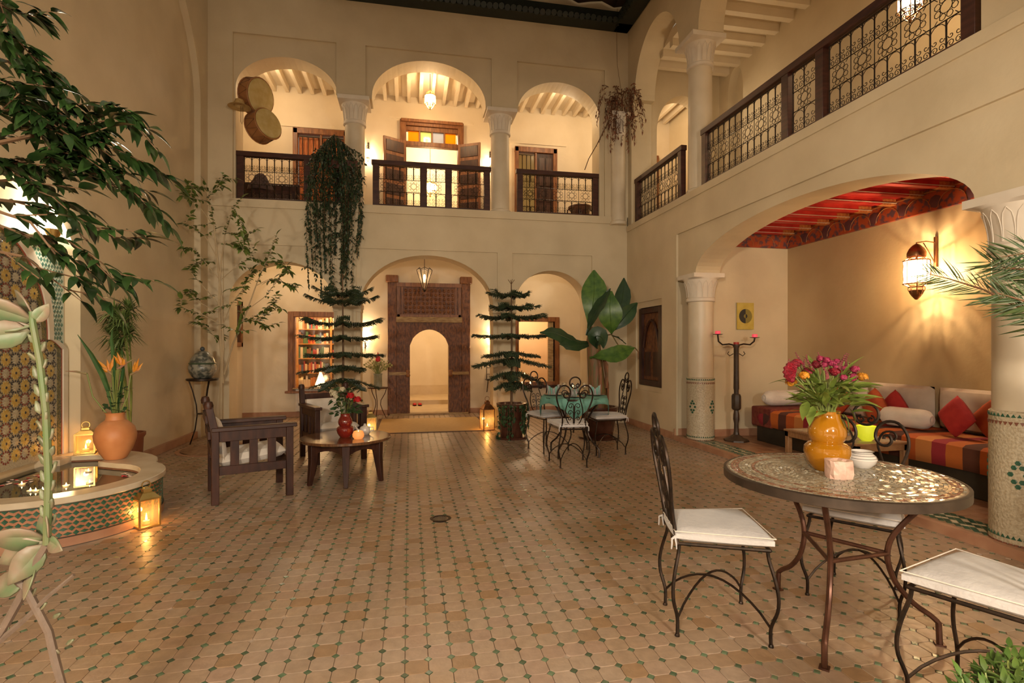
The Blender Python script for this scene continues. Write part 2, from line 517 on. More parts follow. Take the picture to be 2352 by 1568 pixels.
GREENT = mat('green_mosaic', (0.02, 0.075, 0.045), 0.25, c2=(0.04, 0.12, 0.07), scale=20)
REDT = mat('red_mosaic', (0.16, 0.05, 0.03), 0.35, c2=(0.24, 0.09, 0.05), scale=20)

def column(label, x, y, z0, zc, zt, r, capw, mosaic=False):
    root = bpy.data.objects.new('column', None); COL.objects.link(root); root.location = (x, y, z0)
    root['kind'] = 'structure'; root['label'] = label
    H = zc - z0
    if mosaic:
        MB().lathe([(r * .97, .7), (r * .97, H)], 32).build('shaft', COLMAT, root)
        MB().lathe([(r * 1.06, 0), (r * 1.06, .86), (r * 1.0, .87)], 40).build('mosaic_base', ZELCOL, root)
        R = r * 1.062
        n = 40
        for zz, rw in ((.83, 2), (.035, 2)):
            k = 0
            for row in range(rw):
                for i in range(n):
                    mb = MB()
                    a = 2 * pi * (i + .5 * row) / n; d = 2 * pi / n * .42
                    z = zz - row * .03
                    vs = [((R + .003) * cos(a - d), (R + .003) * sin(a - d), z), ((R + .003) * cos(a + d), (R + .003) * sin(a + d), z), ((R + .003) * cos(a), (R + .003) * sin(a), z - .024 if row else z + .022)]
                    vs2 = [((R - .004) * v[0] / (R + .003), (R - .004) * v[1] / (R + .003), v[2]) for v in vs]
                    mb.add(vs + vs2, [(0, 1, 2), (0, 3, 4, 1), (1, 4, 5, 2), (2, 5, 3, 0)])
                    mb.build('band_tile', GREENT if row == 0 else REDT, root, smooth=False)
        # four diamond emblems of small hexagonal tiles round the base
        hx = MB().lathe([(.0165, -.004), (.0165, .004), (.013, .005)], 6, a0=pi / 6).mesh('tile', GREENT, False)
        cells = [(0, .077), (-.02, .046), (.02, .046), (-.038, .0), (.038, .0), (-.02, -.046), (.02, -.046), (0, -.077)]
        for e in range(4):
            a0 = radians(205 + 90 * e)
            for du, dz in cells:
                a = a0 + du / R
                m = Matrix.Translation((R * cos(a), R * sin(a), .46 + dz)) @ Matrix.Rotation(a, 4, 'Z') @ Matrix.Rotation(pi / 2, 4, 'Y')
                inst('tile', hx, root, m)
    else:
        MB().lathe([(r * 1.15, 0), (r * 1.15, .05), (r, .07), (r * .97, H)], 32).build('shaft', COLMAT, root)
    o = bpy.data.objects.new('capital', capital_mesh(capw, zt - zc, r)); COL.objects.link(o); o.parent = root; o.location = (0, 0, H)
    return root
column('polished column of the upper arcade beside the hanging creeper', -0.90, YF + .22, Z1, 5.04, 5.46, .165, .5)
column('polished column of the upper arcade right of the open doors', 1.56, YF + .22, Z1, 5.06, 5.46, .165, .52)
column('slim column in the upper corner by the dried plant', 3.66, YF - .02, Z1 - .15, 5.1, 5.5, .13, .36)
column('tall column on the right balcony', 4.04, 6.89, ZR, 5.27, 5.69, .165, .5)
column('column with mosaic foot beside the iron candelabra', 4.04, 6.88, .07, 1.99, 2.38, .175, .46, True)
column('column with mosaic foot behind the palm fronds', 4.04, 2.84, .07, 1.99, 2.38, .175, .46, True)

# ---- right wall
mb = MB()
XI = XR + .03
arcade(mb, FX, -.6, YF, ZR, XI, XR + .4, [(3.03, 6.72, 2.38, 2.38, 2.89)], 2.38, 34)
mb.box2((XI, 7.24, 0), (XR + .4, 7.72, 2.38)); mb.box2((XI, 8.55, 0), (XR + .4, YF, 2.38)); mb.box2((XI, -.6, 0), (XR + .4, 2.5, 2.38))
mb.box2((XI, 7.72, 0), (XR + .4, 8.55, .72)); mb.box2((XI, 7.72, 2.02), (XR + .4, 8.55, 2.38)); mb.box2((XI + .12, 7.72, .72), (XR + .4, 8.55, 2.02))
layer(mb, FX, -.6, YF, 2.34, ZR, XR, XI, [(2.3, 7.20, 2.3, 3.01)])
mb.box2((XR, -.6, 0), (XI, 2.5, 2.34)); 
layer(mb, FX, 7.20, YF, 0, 2.34, XR, XI, [(7.66, 8.62, .64, 2.12)])
# upper storey
arcade(mb, FX, -.6, YF, 7.9, XR + .02, XR + .4, [(3.05, 6.63, 5.69, 5.69, 6.9), (7.15, 8.72, 5.69, 5.69, 6.62)], 5.69, 30)
mb.box2((XR + .02, -.6, ZR), (XR + .4, 2.98, 5.69)); mb.box2((XR + .02, 8.85, ZR), (XR + .4, YF + T, 5.69))
struct(mb.build('wall_right', PLASTER, smooth=False), 'plastered right wall with a wide arch below a balcony')
mb = MB(); mb.box2((XR + .05, -1, 3.3), (5.7, YF, ZR - .005)); mb.box2((XR - .02, -1, ZR - .10), (XR + .05, YF - .03, ZR - .002))
struct(mb.build('floor_upper_right', PLASTER, smooth=False), 'balcony floor slab above the seating alcove')
mb = MB()
arcade(mb, FX, -1, YB + .25, 7.2, 5.7, 5.95, [(8.33, 8.78, ZR + .9, 5.9, 6.35)], ZR); mb.box2((5.85, 8.3, ZR), (5.95, 8.8, 6.5))
struct(mb.build('wall_balcony', PLASTER, smooth=False), 'inner wall of the right balcony')
mb = MB()
arcade(mb, FY, XR + .4, 5.7, 7.2, YF + .05, YF + .35, [(XR + .6, 5.5, ZR, 5.3, 6.0)], ZR)
struct(mb.build('wall_balcony_arch', PLASTER, smooth=False), 'arched cross wall at the end of the right balcony')
mb = MB(); mb.box2((XR + .4, -1, 6.44), (5.7, YF + T, 6.6))
ceil2 = struct(mb.build('ceiling_balcony', PLASTER_W, smooth=False), 'white beamed ceiling of the right balcony')
bm_ = MB().box((0, 0, 0), (5.7 - XR - .4, 0.1, 0.13)).mesh('beam', PLASTER_W, False)
for i in range(28):
    inst('beam', bm_, ceil2, Matrix.Translation(((5.7 + XR + .4) / 2, 0.2 + i * 0.33, 6.38)))

# ---- left wall with a shallow blind arch and the fountain niche
mb = MB()
XN = XL - .16
arcade(mb, FX, 2.6, YF + T, 7.9, XL - .02, XN - .3, [(3.35, 5.92, 0, 1.98, 2.86)], 0, 30)
mb.box2((XN - .3, 3.35, 0), (XN, 5.92, 2.9))
mb.box2((XL - .3, -.6, 0), (XL - .02, 2.6, 7.9))
arcade(mb, FX, 1.0, YF, 7.9, XL - .02, XL + .07, [(1.2, 8.72, 0, 5.0, 7.3)], 3.95, 40)
mb.box2((XL - .02, 8.72, 0), (XL + .07, YF, 3.95))
struct(mb.build('wall_left', PLASTER, smooth=False), 'plastered left wall with fountain niche and tall blind arch')

mb = MB()
arcade(mb, FY, XL - .3, XR + .4, 7.0, -.95, -.60, [(-2.4, 3.1, 0, 1.9, 2.72)], 0)  # unseen wall added, arch height set to keep fill light off upper walls
mb.box2((XL - .3, -3.4, 3.2), (XR + .4, -.95, 3.35))
struct(mb.build('wall_front', PLASTER, smooth=False), 'unseen arcade wall behind the camera, shaped to shade the upper walls')
# ---- plinths
def plinth(name, a, b, h=.10):
    mb = MB(); mb.box2((a[0], a[1], 0), (b[0], b[1], h))
    return struct(mb.build(name, PINKSTONE, smooth=False), 'low terracotta plaster skirting along the wall foot')
plinth('baseboard_left', (XL - .02, 5.95), (XL + .03, YF))
plinth('baseboard_right', (XR - .025, 7.26), (XR + .01, YF))
plinth('baseboard_jamb', (XR - .02, 7.215), (XR + .38, 7.24), .16)
plinth('baseboard_gallery_left', (XL, YB - .03), (-.38, YB))
plinth('baseboard_gallery_right', (1.16, YB - .03), (XR, YB))

# ---- roof edge: green glazed tiles
root = thing('roof_eave', 'dark green tiled eave along the top of the courtyard walls', 'eave', (0, YF - .3, 6.97))
EAVE = mat('dark_glazed_tile', (0.006, 0.012, 0.009), 0.5, c2=(0.011, 0.018, 0.012), scale=10, rnd=.4)
mb = MB(); mb.box2((-1.2, YF - .26, 7.0), (XR, YF, 7.2)); mb.box2((XR - .26, 6.2, 7.0), (XR, YF, 7.2))
mb.build('eave_board', EAVE, root, True)
tl = MB(); tl.tube([(0, 0, .05), (0, .3, .2)], .05, 8); tl = tl.mesh('tile', EAVE)
for i in range(48):
    inst('tile', tl, root, Matrix.Translation((-1.2 + i * .1, 0, random.uniform(-.012, .012))))
for i in range(26):
    inst('tile', tl, root, Matrix.Translation((XR - .3, 6.3 - (YF - .3) + i * .1, 0)) @ Matrix.Rotation(-pi / 2, 4, 'Z'))
mb = MB()
n = 24
for i in range(n):
    x0 = -1.5 + i * 5.3 / n; x1 = -1.5 + (i + 1) * 5.3 / n
    f = lambda j: 7.62 + .05 * sin(j * 2.1)
    mb.add([(x0, 6.6, f(i)), (x1, 6.6, f(i + 1)), (x1, YF - .03, f(i + 1) - .15), (x0, YF - .03, f(i) - .15)], [(0, 1, 2, 3)])
o = mb.build('canvas_awning', mat('brown_canvas', (0.11, 0.055, 0.028), .8))
md = o.modifiers.new('thick', 'SOLIDIFY'); md.thickness = .01
tag(o, 'brown canvas awning stretched above the dark green eave', 'awning')
# ================================================================ floor
mb = MB(); mb.box2((-4.2, -3, -.12), (6.2, 15.5, -.006))
floor = struct(mb.build('floor', GROUT, smooth=False), 'beige octagon tile floor with small green tiles')
S = 0.10
def oct_mb(mb, x, y, sc=1.0, dz=0.0, rz=0.0):
    h = S / 2 * .978; c = .0172 + .0008
    P = [(-h + c, -h), (h - c, -h), (h, -h + c), (h, h - c), (h - c, h), (-h + c, h), (-h, h - c), (-h, -h + c)]
    vs = [(x + u, y + v, -.006) for u, v in P] + [(x + u, y + v, -.0012 + dz) for u, v in P] + [(x + u * .965, y + v * .965, dz) for u, v in P]
    fs = [(i, (i + 1) % 8, 8 + (i + 1) % 8, 8 + i) for i in range(8)] + [(8 + i, 8 + (i + 1) % 8, 16 + (i + 1) % 8, 16 + i) for i in range(8)] + [tuple(range(16, 24))]
    mb.add(vs, fs)
def dot_mb(mb, x, y, dz=0.0):
    h = .0158
    P = [(0, -h), (h, 0), (0, h), (-h, 0)]
    vs = [(x + u, y + v, -.006) for u, v in P] + [(x + u * .95, y + v * .95, dz) for u, v in P]
    fs = [(i, (i + 1) % 4, 4 + (i + 1) % 4, 4 + i) for i in range(4)] + [(4, 5, 6, 7)]
    mb.add(vs, fs)
def project(p):
    d = Vector(p) - CAMP
    z = d.dot(FW); x = d.dot(RT)
    return (CX + F * x / z, HY - F * d.z / z, z) if z > .05 else (0, 0, z)
near = []
BASIN_C = (-2.70, 4.72)
bigO, bigD = MB(), MB()
octs, dots = [], []
DRAIN = on_z(1012, 1190)
nx0, nx1 = -32, 39
for i in range(nx0, nx1):
    for j in range(14, 110):
        x, y = i * S + .03, j * S
        if x < XL or x > XR + .02: continue
        if hypot(x - BASIN_C[0], y - BASIN_C[1]) < .76 or (x < -2.75 and 4.1 < y < 5.9): continue
        if hypot(x + 2.50, y - 7.70) < .48: continue
        px, py, z = project((x, y, 0))
        if z < .3 or px < -120 or px > 2480 or py > 1680: continue
        vis = 0 < px < 2352 and py < 1568
        if hypot(x - DRAIN.x, y - DRAIN.y) > .085:
            octs.append((z if vis else 99, x, y))
        if hypot(x + S / 2 - DRAIN.x, y + S / 2 - DRAIN.y) > .085:
            dots.append((z if vis else 99, x + S / 2, y + S / 2))
octs.sort(); dots.sort()
t0 = MB(); oct_mb(t0, 0, 0); t0 = t0.mesh('tile', OCT, False)
d0 = MB(); dot_mb(d0, 0, 0); d0 = d0.mesh('inset_tile', DOT, False)
for k, (z, x, y) in enumerate(octs):
    dz = random.uniform(-.0012, .0006)
    if k < 290:
        inst('tile', t0, floor, Matrix.Translation((x, y, dz)) @ Matrix.Rotation(random.gauss(0, .006), 4, 'X') @ Matrix.Rotation(random.gauss(0, .006), 4, 'Y'))
    else: oct_mb(bigO, x, y, 1, dz)
for k, (z, x, y) in enumerate(dots):
    if random.random() < .03: continue
    dz = random.uniform(-.001, .0008)
    if k < 290:
        inst('inset_tile', d0, floor, Matrix.Translation((x, y, dz)) @ Matrix.Rotation(random.gauss(0, .012), 4, 'X') @ Matrix.Rotation(random.gauss(0, .012), 4, 'Y'))
    else: dot_mb(bigD, x, y, dz)
bigO.build('tile_field', OCT, floor, smooth=False, kind='stuff')
bigD.build('inset_tile_field', DOT, floor, smooth=False, kind='stuff')
# raised alcove floor at the right with its tiled edge
mb = MB(); mb.box2((XR - .02, -1.0, -.05), (6.2, 7.24, .066))
plat = struct(mb.build('floor_alcove', OCT, smooth=False), 'raised alcove floor with green mosaic edge')
mb = MB(); mb.box2((XR - .035, -1, 0), (XR + .02, 7.22, .067)); mb.build('step_edge', PINKSTONE, plat, smooth=False)
mb1, mb2 = MB(), MB()
j = 0
y = 1.0
while y < 7.1:
    for k in range(5):
        x = XR + .07 + k * .05 + (.025 if j % 2 else 0)
        h = .021
        q = [(x, y - h * 1.4), (x + h, y), (x, y + h * 1.4), (x - h, y)]
        tgt = mb1 if k % 2 == 0 or j % 3 == 0 else mb2
        tgt.add([(u, v, .062) for u, v in q] + [(u, v, .068) for u, v in q], [(4, 5, 6, 7), (0, 1, 5, 4), (1, 2, 6, 5), (2, 3, 7, 6), (3, 0, 4, 7)])
    y += .032; j += 1
mb1.build('green_tile_band', GREENT, plat, smooth=False, kind='stuff')
mb2.build('pale_tile_band', ZELCOL, plat, smooth=False, kind='stuff')
ALT = mat('alcove_tile', (0.26, 0.13, 0.07), .4, c2=(0.34, 0.19, 0.11), scale=9, rnd=.2)
at0 = MB().box((0, 0, 0), (.1, .1, .006)).mesh('tile', ALT, False)
cand = sorted(((project((4.2 + i * .105, 1.2 + j * .105, .07))[2], 4.2 + i * .105, 1.2 + j * .105) for i in range(13) for j in range(56) if 0 < project((4.2 + i * .105, 1.2 + j * .105, .07))[0] < 2400))
mb = MB()
for k, (z, x, y) in enumerate(cand):
    if k < 250: inst('tile', at0, plat, Matrix.Translation((x, y, .066 + random.uniform(-.0008, .0008))))
    else: mb.box((x, y, .066), (.1, .1, .006))
mb.build('tile_field', ALT, plat, smooth=False, kind='stuff')
# drain
d = thing('floor_drain', 'round metal drain grate set in the tiled floor', 'drain', (DRAIN.x, DRAIN.y, 0))
MB().lathe([(.085, -.006), (.085, .0015), (.062, .0025), (.062, -.004)], 28, caps=False).build('ring', IRON, d)
mb = MB().lathe([(.06, -.006), (.06, -.001), (.02, -.0005)], 24)
mb.build('grate', mat('drain_steel', (.2, .17, .15), .4, .8, c2=(.1, .08, .07), scale=90), d)
# straw mat at the doorway
a = on_z(868, 987); 
m_ = thing('straw_mat', 'yellow woven straw mat in front of the carved doorway', 'mat', (.38, 9.35, 0))
STRAW = mat('straw', (0.46, 0.28, 0.09), .7, c2=(0.58, 0.38, 0.15), scale=14, stretch=(1, 14, 1), bump=.4)
mb = MB(); mb.box2((-.92, -.75, 0), (.92, .9, .012)); mb.build('weave', STRAW, m_)
mb = MB(); mb.box2((-.92, -.80, 0), (.92, -.75, .011)); mb.box2((.89, -.75, 0), (.95, .9, .013)); mb.box2((-.95, -.75, 0), (-.89, .9, .013)); mb.build('border', mat('mat_border', (.12, .06, .03), .7), m_)
# planting hole with earth
bed = thing('planting_bed', 'round earth bed sunk in the floor under the young tree', 'planting bed', (-2.50, 7.70, 0))
mb = MB().lathe([(.50, -.004), (.50, .004), (.44, .006), (.44, -.004)], 40, caps=False); mb.build('rim', PINKSTONE, bed)
mb = MB()
vs = [(0, 0, .05)]; fs = []
for r in range(1, 7):
    for i in range(28):
        a = 2 * pi * i / 28; q = .44 * r / 6
        vs.append((q * cos(a), q * sin(a), .045 * (1 - (r / 6) ** 2) + random.uniform(0, .018)))
for i in range(28):
    fs.append((0, 1 + i, 1 + (i + 1) % 28))
for r in range(5):
    for i in range(28):
        k = (i + 1) % 28
        fs.append((1 + r * 28 + i, 1 + (r + 1) * 28 + i, 1 + (r + 1) * 28 + k, 1 + r * 28 + k))
mb.add(vs, fs).build('soil', mat('dry_earth', (.22, .115, .055), .9, c2=(.33, .19, .10), scale=18, bump=.6), bed)
# rooms seen through the door and windows
mb = MB()
mb.box2((-.5, 14.2, 0), (1.6, 14.4, 3.2)); mb.box2((-.7, YB + .25, 0), (-.5, 14.4, 3.2)); mb.box2((1.6, YB + .25, 0), (1.8, 14.4, 3.2)); mb.box2((-.7, YB + .25, 2.9), (1.8, 14.4, 3.1))
struct(mb.build('wall_corridor', PLASTER_W, smooth=False), 'pale corridor walls seen through the carved door')
mb = MB(); mb.box2((-.5, YB + .1, 0), (1.6, 14.2, .02)); mb.box2((-.5, 12.6, .02), (1.6, 14.2, .12)); mb.box2((-.5, 14.15, .02), (1.6, 14.2, .36))
struct(mb.build('floor_corridor', mat('corridor_floor', (.55, .42, .26), .4, c2=(.62, .5, .33), scale=4), smooth=False), 'pale corridor floor with one low step')
mb = MB()
for x0, x1 in ((-2.9, -.8), (2.0, 3.4)):
    mb.box2((x0, 13.0, 0), (x1, 13.2, 2.9)); mb.box2((x0 - .1, YB + .25, 0), (x0, 13.2, 2.9)); mb.box2((x1, YB + .25, 0), (x1 + .1, 13.2, 2.9)); mb.box2((x0, YB + .25, 2.5), (x1, 13.2, 2.7))
struct(mb.build('wall_rooms', mat('room_plaster', (.68, .52, .34), .6), smooth=False), 'warm plaster walls of the lit rooms behind the windows')
mb = MB(); mb.box2((-.6, 13.5, Z1), (1.6, 13.7, 7.2)); mb.box2((-.8, YB + .25, Z1), (-.6, 13.7, 7.2)); mb.box2((1.6, YB + .25, Z1), (1.8, 13.7, 7.2)); mb.box2((-.8, YB + .25, Z1 - .1), (1.8, 13.7, Z1)); mb.box2((-.8, YB + .25, 6.5), (1.8, 13.7, 6.7))
struct(mb.build('wall_upper_room', PLASTER_W, smooth=False), 'bright room behind the open upper doors')
lamp('corridor_lamp', (.6, 12.6, 2.4), 19, (1, .74, .45), .2)
lamp('upper_room_lamp', (.45, 12.6, 6.1), 22, (1, .8, .55), .12)
lamp('library_lamp', (-1.9, 12.0, 2.2), 20, (1, .62, .28), .1)
lamp('dining_room_lamp', (2.7, 12.2, 2.2), 12, (1, .74, .45), .1)
# alcove walls and painted ceiling
mb = MB(); mb.box2((5.53, -1, 0), (5.7, 7.24, 3.3))
struct(mb.build('wall_alcove_back', SALON, smooth=False), 'ochre polished plaster rear wall of the seating alcove')
mb = MB(); mb.box2((XR + .38, 7.0, 0), (5.53, 7.24, 3.3))
struct(mb.build('wall_alcove_end', PLASTER, smooth=False), 'pale end wall of the seating alcove')
mb = MB(); mb.box2((XR + .36, 6.98, .06), (5.53, 7.0, .17)); mb.box2((5.51, 1, .06), (5.53, 7, .17))
struct(mb.build('baseboard_alcove', PINKSTONE, smooth=False), 'terracotta skirting of the seating alcove')
REDP = mat('painted_red_board', (0.34, 0.010, 0.008), .45, c2=(0.45, 0.025, 0.015), scale=8)
RUSTP = mat('painted_ornament', (0.36, 0.06, 0.015), .5, c2=(0.10, 0.05, 0.06), scale=16, detail=2, lo=.48, hi=.6)
mb = MB(); mb.box2((XR + .4, -.5, 3.06), (5.53, 7.0, 3.10))
ceil3 = struct(mb.build('ceiling_alcove', REDP, smooth=False), 'red painted timber ceiling of the seating alcove')
pl = MB().box((0, 0, 0), (1.29, .075, .07)).mesh('beam', REDP, False)
ln = MB(); ln.box((0, -.042, -.02), (1.29, .007, .007)); ln.box((0, .042, -.02), (1.29, .007, .007)); ln = ln.mesh('painted_line', mat('pale_line', (.5, .42, .32), .5), False)
orn = MB().box((.52, 0, -.006), (.2, .077, .066)).mesh('ornament', mat('orange_paint', (.52, .2, .05), .5, c2=(.3, .07, .02), scale=30), False)
for i in range(19):
    y = 6.85 - i * .33
    b = inst('beam', pl, ceil3, Matrix.Translation(((XR + .4 + 5.53) / 2, y, 3.03)))
    inst('painted_line', ln, b, Matrix.Identity(4)); inst('ornament', orn, b, Matrix.Identity(4))
mb = MB(); mb.box2((5.49, -.5, 2.82), (5.53, 7.0, 3.06)); mb.box2((XR + .4, 6.96, 2.82), (5.49, 7.0, 3.06))
fr = mb.build('cornice', RUSTP, ceil3, smooth=False)
mb = MB()
GOLD = mat('ochre_paint', (.36, .15, .04), .5)
for i in range(16):
    y = 6.8 - i * .38
    pts = [(5.486, y + .15 * cos(a), 2.84 + .15 * sin(a)) for a in [pi * k / 10 for k in range(11)]]
    mb.tube(pts, .004, 4)
for i in range(4):
    x = XR + .6 + i * .35
    mb.tube([(x + .14 * cos(a), 6.956, 2.84 + .15 * sin(a)) for a in [pi * k / 10 for k in range(11)]], .004, 4)
mb.box2((5.48, -.5, 3.02), (5.50, 6.96, 3.03)); mb.box2((XR + .4, 6.95, 3.02), (5.49, 6.96, 3.03))
mb.build('painted_arches', GOLD, ceil3)
mb = MB()
for i in range(15):
    mb.lathe([(.07, 0), (.05, .004), (0.0, .005)], 8, m=Matrix.Translation((5.488, 6.6 - i * .38, 2.91)) @ Matrix.Rotation(-pi / 2, 4, 'Y'), caps=False)
mb.build('painted_rosettes', mat('plum_paint', (.10, .035, .04), .5), ceil3)
# ================================================================ doors, windows, railings
def sp(c, r, a0, turns, n=16, r1=.25):
    """flat spiral in (u,v) starting at radius r winding in"""
    return [(c[0] + (r + (r * r1 - r) * i / n) * cos(a0 + turns * 2 * pi * i / n), c[1] + (r + (r * r1 - r) * i / n) * sin(a0 + turns * 2 * pi * i / n)) for i in range(n + 1)]
def circ(c, r, n=8, a0=0, a1=2 * pi):
    return [(c[0] + r * cos(a0 + (a1 - a0) * i / n), c[1] + r * sin(a0 + (a1 - a0) * i / n)) for i in range(n + 1)]
def grille(W, H, unit=.125):
    """wrought iron balcony panel in the (u,v) plane -> MB with y=0"""
    mb = MB()
    n = max(2, 2 * round(W / unit / 2)); m = W / n
    T3 = lambda pts, r, k=4: mb.tube([(u, 0, v) for u, v in pts], r, k)
    a, b = .34 * H, .66 * H
    for v in (0, a, b, H): T3([(0, v), (W, v)], .0055)
    for i in range(n + 1):
        u = i * m
        T3([(u, 0), (u, a)], .0085); T3([(u, b), (u, H)], .0085)
        if i % 2 == 0: T3([(u, a), (u, b)], .005)
    for i in range(n):
        c = (i + .5) * m
        for v in (a, H):
            T3([(c + m * .5 * cos(t), v - m * .55 + m * .5 * sin(t)) for t in [pi * k / 6 for k in range(7)]], .0035, 3)
        for v0 in (0, b):
            s = m * .23
            for sg in (-1, 1):
                T3(sp((c + sg * s, v0 + s * 1.1), s, pi / 2 - sg * pi / 2, sg * 1.2, 9, .3), .0035, 3)
                T3(sp((c + sg * s, v0 + s * 3.1), s * .8, pi / 2 - sg * pi / 2, -sg * .9, 7, .3), .0035, 3)
    for i in range(n // 2):
        c = ((2 * i + 1) * m, H / 2); R = min(m, (b - a) / 2) * .97
        for k in range(8):
            t = 2 * pi * k / 8 + pi / 8
            T3(circ((c[0] + R * .72 * cos(t), c[1] + R * .72 * sin(t)), R * .25, 7), .0035, 3)
        T3(circ(c, R * .47, 12), .0035, 3)
        for sx in (-1, 1):
            for sy in (-1, 1):
                T3([(c[0] + sx * R * .9, c[1] + sy * R * .98), (c[0] + sx * R * .68, c[1] + sy * R * .74)], .0035, 3)
    return mb
def railing(label, base, rz, segs, H, posts, group='balcony railings'):
    """segs: (u0,u1) grille spans; posts: u of posts; along local +X"""
    r = thing('balcony_railing', label, 'railing', base, rz, group)
    L0 = min(posts) - .05; L1 = max(posts) + .05
    MB().box2((L0 - .02, -.045, H), (L1 + .02, .045, H + .075)).build('handrail', RAILWOOD, r, bevel=.006)
    MB().box2((L0, -.03, 0), (L1, .03, .045)).build('bottom_rail', RAILWOOD, r, bevel=.004)
    for u in posts:
        MB().box2((u - .05, -.04, .0), (u + .05, .04, H)).build('post', RAILWOOD, r, bevel=.004)
    for u0, u1 in segs:
        g = grille(u1 - u0, H - .06)
        g.build('grille', IRON, r, loc=(u0, 0, .05))
    return r
RY = YF + .1
HB = .70
railing('dark railing with the hanging creeper, upper left arch', (-2.68, RY, Z1), 0, [(.10, 1.0), (1.10, 1.48)], HB, [.05, 1.05, 1.53])
railing('dark railing before the open upper doors', (-.62, RY, Z1), 0, [(.12, .80), (.90, 1.22), (1.32, 1.88)], HB, [.07, .85, 1.27, 1.93])
railing('dark railing with a pot behind it, upper right arch', (1.84, RY, Z1), 0, [(.1, 1.38)], HB, [.05, 1.43])
railing('short railing between the corner and the balcony column', (XR + .07, 8.72, ZR), -pi / 2, [(.08, 1.5)], HB, [.04, 1.55])
railing('long railing climbing across the right balcony', (XR + .07, 6.6, ZR), -pi / 2, [(.13, 1.58), (1.73, 2.05), (2.22, 3.46)], HB, [.08, 1.65, 2.13, 3.52])

# ---- carved doorway, ground floor
dr = struct(bpy.data.objects.new('door_1', None)); COL.objects.link(dr); dr.location = (.395, YB, 0)
dr['label'] = 'tall carved wooden doorway with pointed arch and high lintel panel'
for sx in (-1, 1):
    MB().box2((sx * .74 - .085 - .0, -.12, 0), (sx * .74 + .085, .02, 2.66)).build('post', CARVEDWOOD, dr, bevel=.008)
    MB().box2((sx * .74 - .12, -.15, 2.66), (sx * .74 + .12, .02, 2.80)).build('post_cap', CEDAR, dr, bevel=.015)
    c = MB()
    c.box2((sx * .525 - .135, -.1, 0), (sx * .525 + .135, .02, 1.86))
    for k in range(5):
        x = sx * .535 - .08 + k * .04
        c.box2((x - .012, -.108, .05), (x + .012, -.1, .78)); c.box2((x - .012, -.108, .9), (x + .012, -.1, 1.5))
    c.build('jamb_panel', CARVEDWOOD, dr)
    MB().box2((sx * .6 - .2 + (.0), -.125, .8), (sx * .6 + .2, -.09, .86)).build('band', AGED, dr)
    MB().lathe([(.035, 0), (.05, .03), (.035, .07), (.045, .1), (.03, .14)], 12, c=(sx * .43, -.1, .76)).build('knop', CEDAR, dr)
pts = [(-.47, 1.86), (-.47, 1.35)]
arc = []
for k in range(13):
    t = k / 12
    u = -.395 + .79 * t
    arc.append((u, 1.38 + .34 * (1 - abs(2 * t - 1) ** 1.9) ** .62))
mb = MB()
for k in range(12):
    (u0, v0), (u1, v1) = arc[k], arc[k + 1]
    mb.prism([(u0, v0), (u1, v1), (u1, 1.86), (u0, 1.86)], -.09, .02, lambda u, v, w: (u, w, v))
mb.build('arch_head', CARVEDWOOD, dr, smooth=False)
MB().box2((-.66, -.13, 1.86), (.66, .02, 1.97)).build('lintel', AGED, dr, bevel=.01)
MB().box2((-.64, -.05, 1.97), (.64, .02, 2.66)).build('lintel_panel', CARVEDWOOD, dr)
mb = MB(); mb.box2((-.66, -.09, 2.58), (.66, .02, 2.66)); mb.box2((-.64, -.07, 1.97), (.64, -.04, 2.02))
for sx in (-1, 1):
    mb.box2((sx * .62 - .03, -.07, 1.97), (sx * .62 + .03, -.04, 2.62)); mb.box2((sx * .54 - .012, -.06, 1.97), (sx * .54 + .012, -.045, 2.6))
mb.build('panel_frame', CEDAR, dr)
mb = MB()
for i in range(12):
    for j in range(6):
        x = -.47 + i * .0855; z = 2.08 + j * .085
        mb.lathe([(.034, 0), (.02, .012), (.0, .014)], 8, m=Matrix.Translation((x, -.05, z)) @ Matrix.Rotation(pi / 2, 4, 'X'), caps=False)
mb.build('carved_rosettes', CARVEDWOOD, dr, kind='stuff')
MB().box2((-.78, -.2, 0), (.78, .0, .03)).build('threshold', AGED, dr)

def framed(name, label, x0, x1, z0, z1, y, dep=.12, w=.1, mullions=0, leaf=None):
    r = struct(bpy.data.objects.new(name, None)); COL.objects.link(r); r.location = ((x0 + x1) / 2, y, z0); r['label'] = label
    a = (x1 - x0) / 2; h = z1 - z0
    mb = MB(); mb.box2((-a, -dep / 2, 0), (-a + w, dep / 2, h)); mb.box2((a - w, -dep / 2, 0), (a, dep / 2, h)); mb.box2((-a + w, -dep / 2, h - w), (a - w, dep / 2, h)); mb.box2((-a + w, -dep / 2, 0), (a - w, dep / 2, w))
    mb.build('frame', CEDAR, r, bevel=.008)
    mb = MB(); mb.box2((-a + w, -dep / 2 + .03, w), (-a + w + .03, dep / 2, h - w)); mb.box2((a - w - .03, -dep / 2 + .03, w), (a - w, dep / 2, h - w)); mb.build('sash', CEDAR, r)
    return r
w1 = framed('window_1', 'wooden framed window of the library left of the araucaria', -2.32, -1.08, .48, 2.05, YB)
MB().box2((-.5, -.01, .1), (.5, -.004, 1.47)).build('pane', GLASS, w1, smooth=False)
MB().box2((-.66, -.14, -.01), (.66, .1, .03)).build('sill', CEDAR, w1)
w2 = framed('window_2', 'wooden framed window of the dining room right of the pier', 2.13, 3.14, .53, 2.0, YB)
MB().box2((-.5, -.16, -.02), (.5, .1, .03)).build('sill', WOOD, w2)
MB().box2((.26, -.03, .1), (.40, 0, 1.37)).build('shutter', AGED, w2)
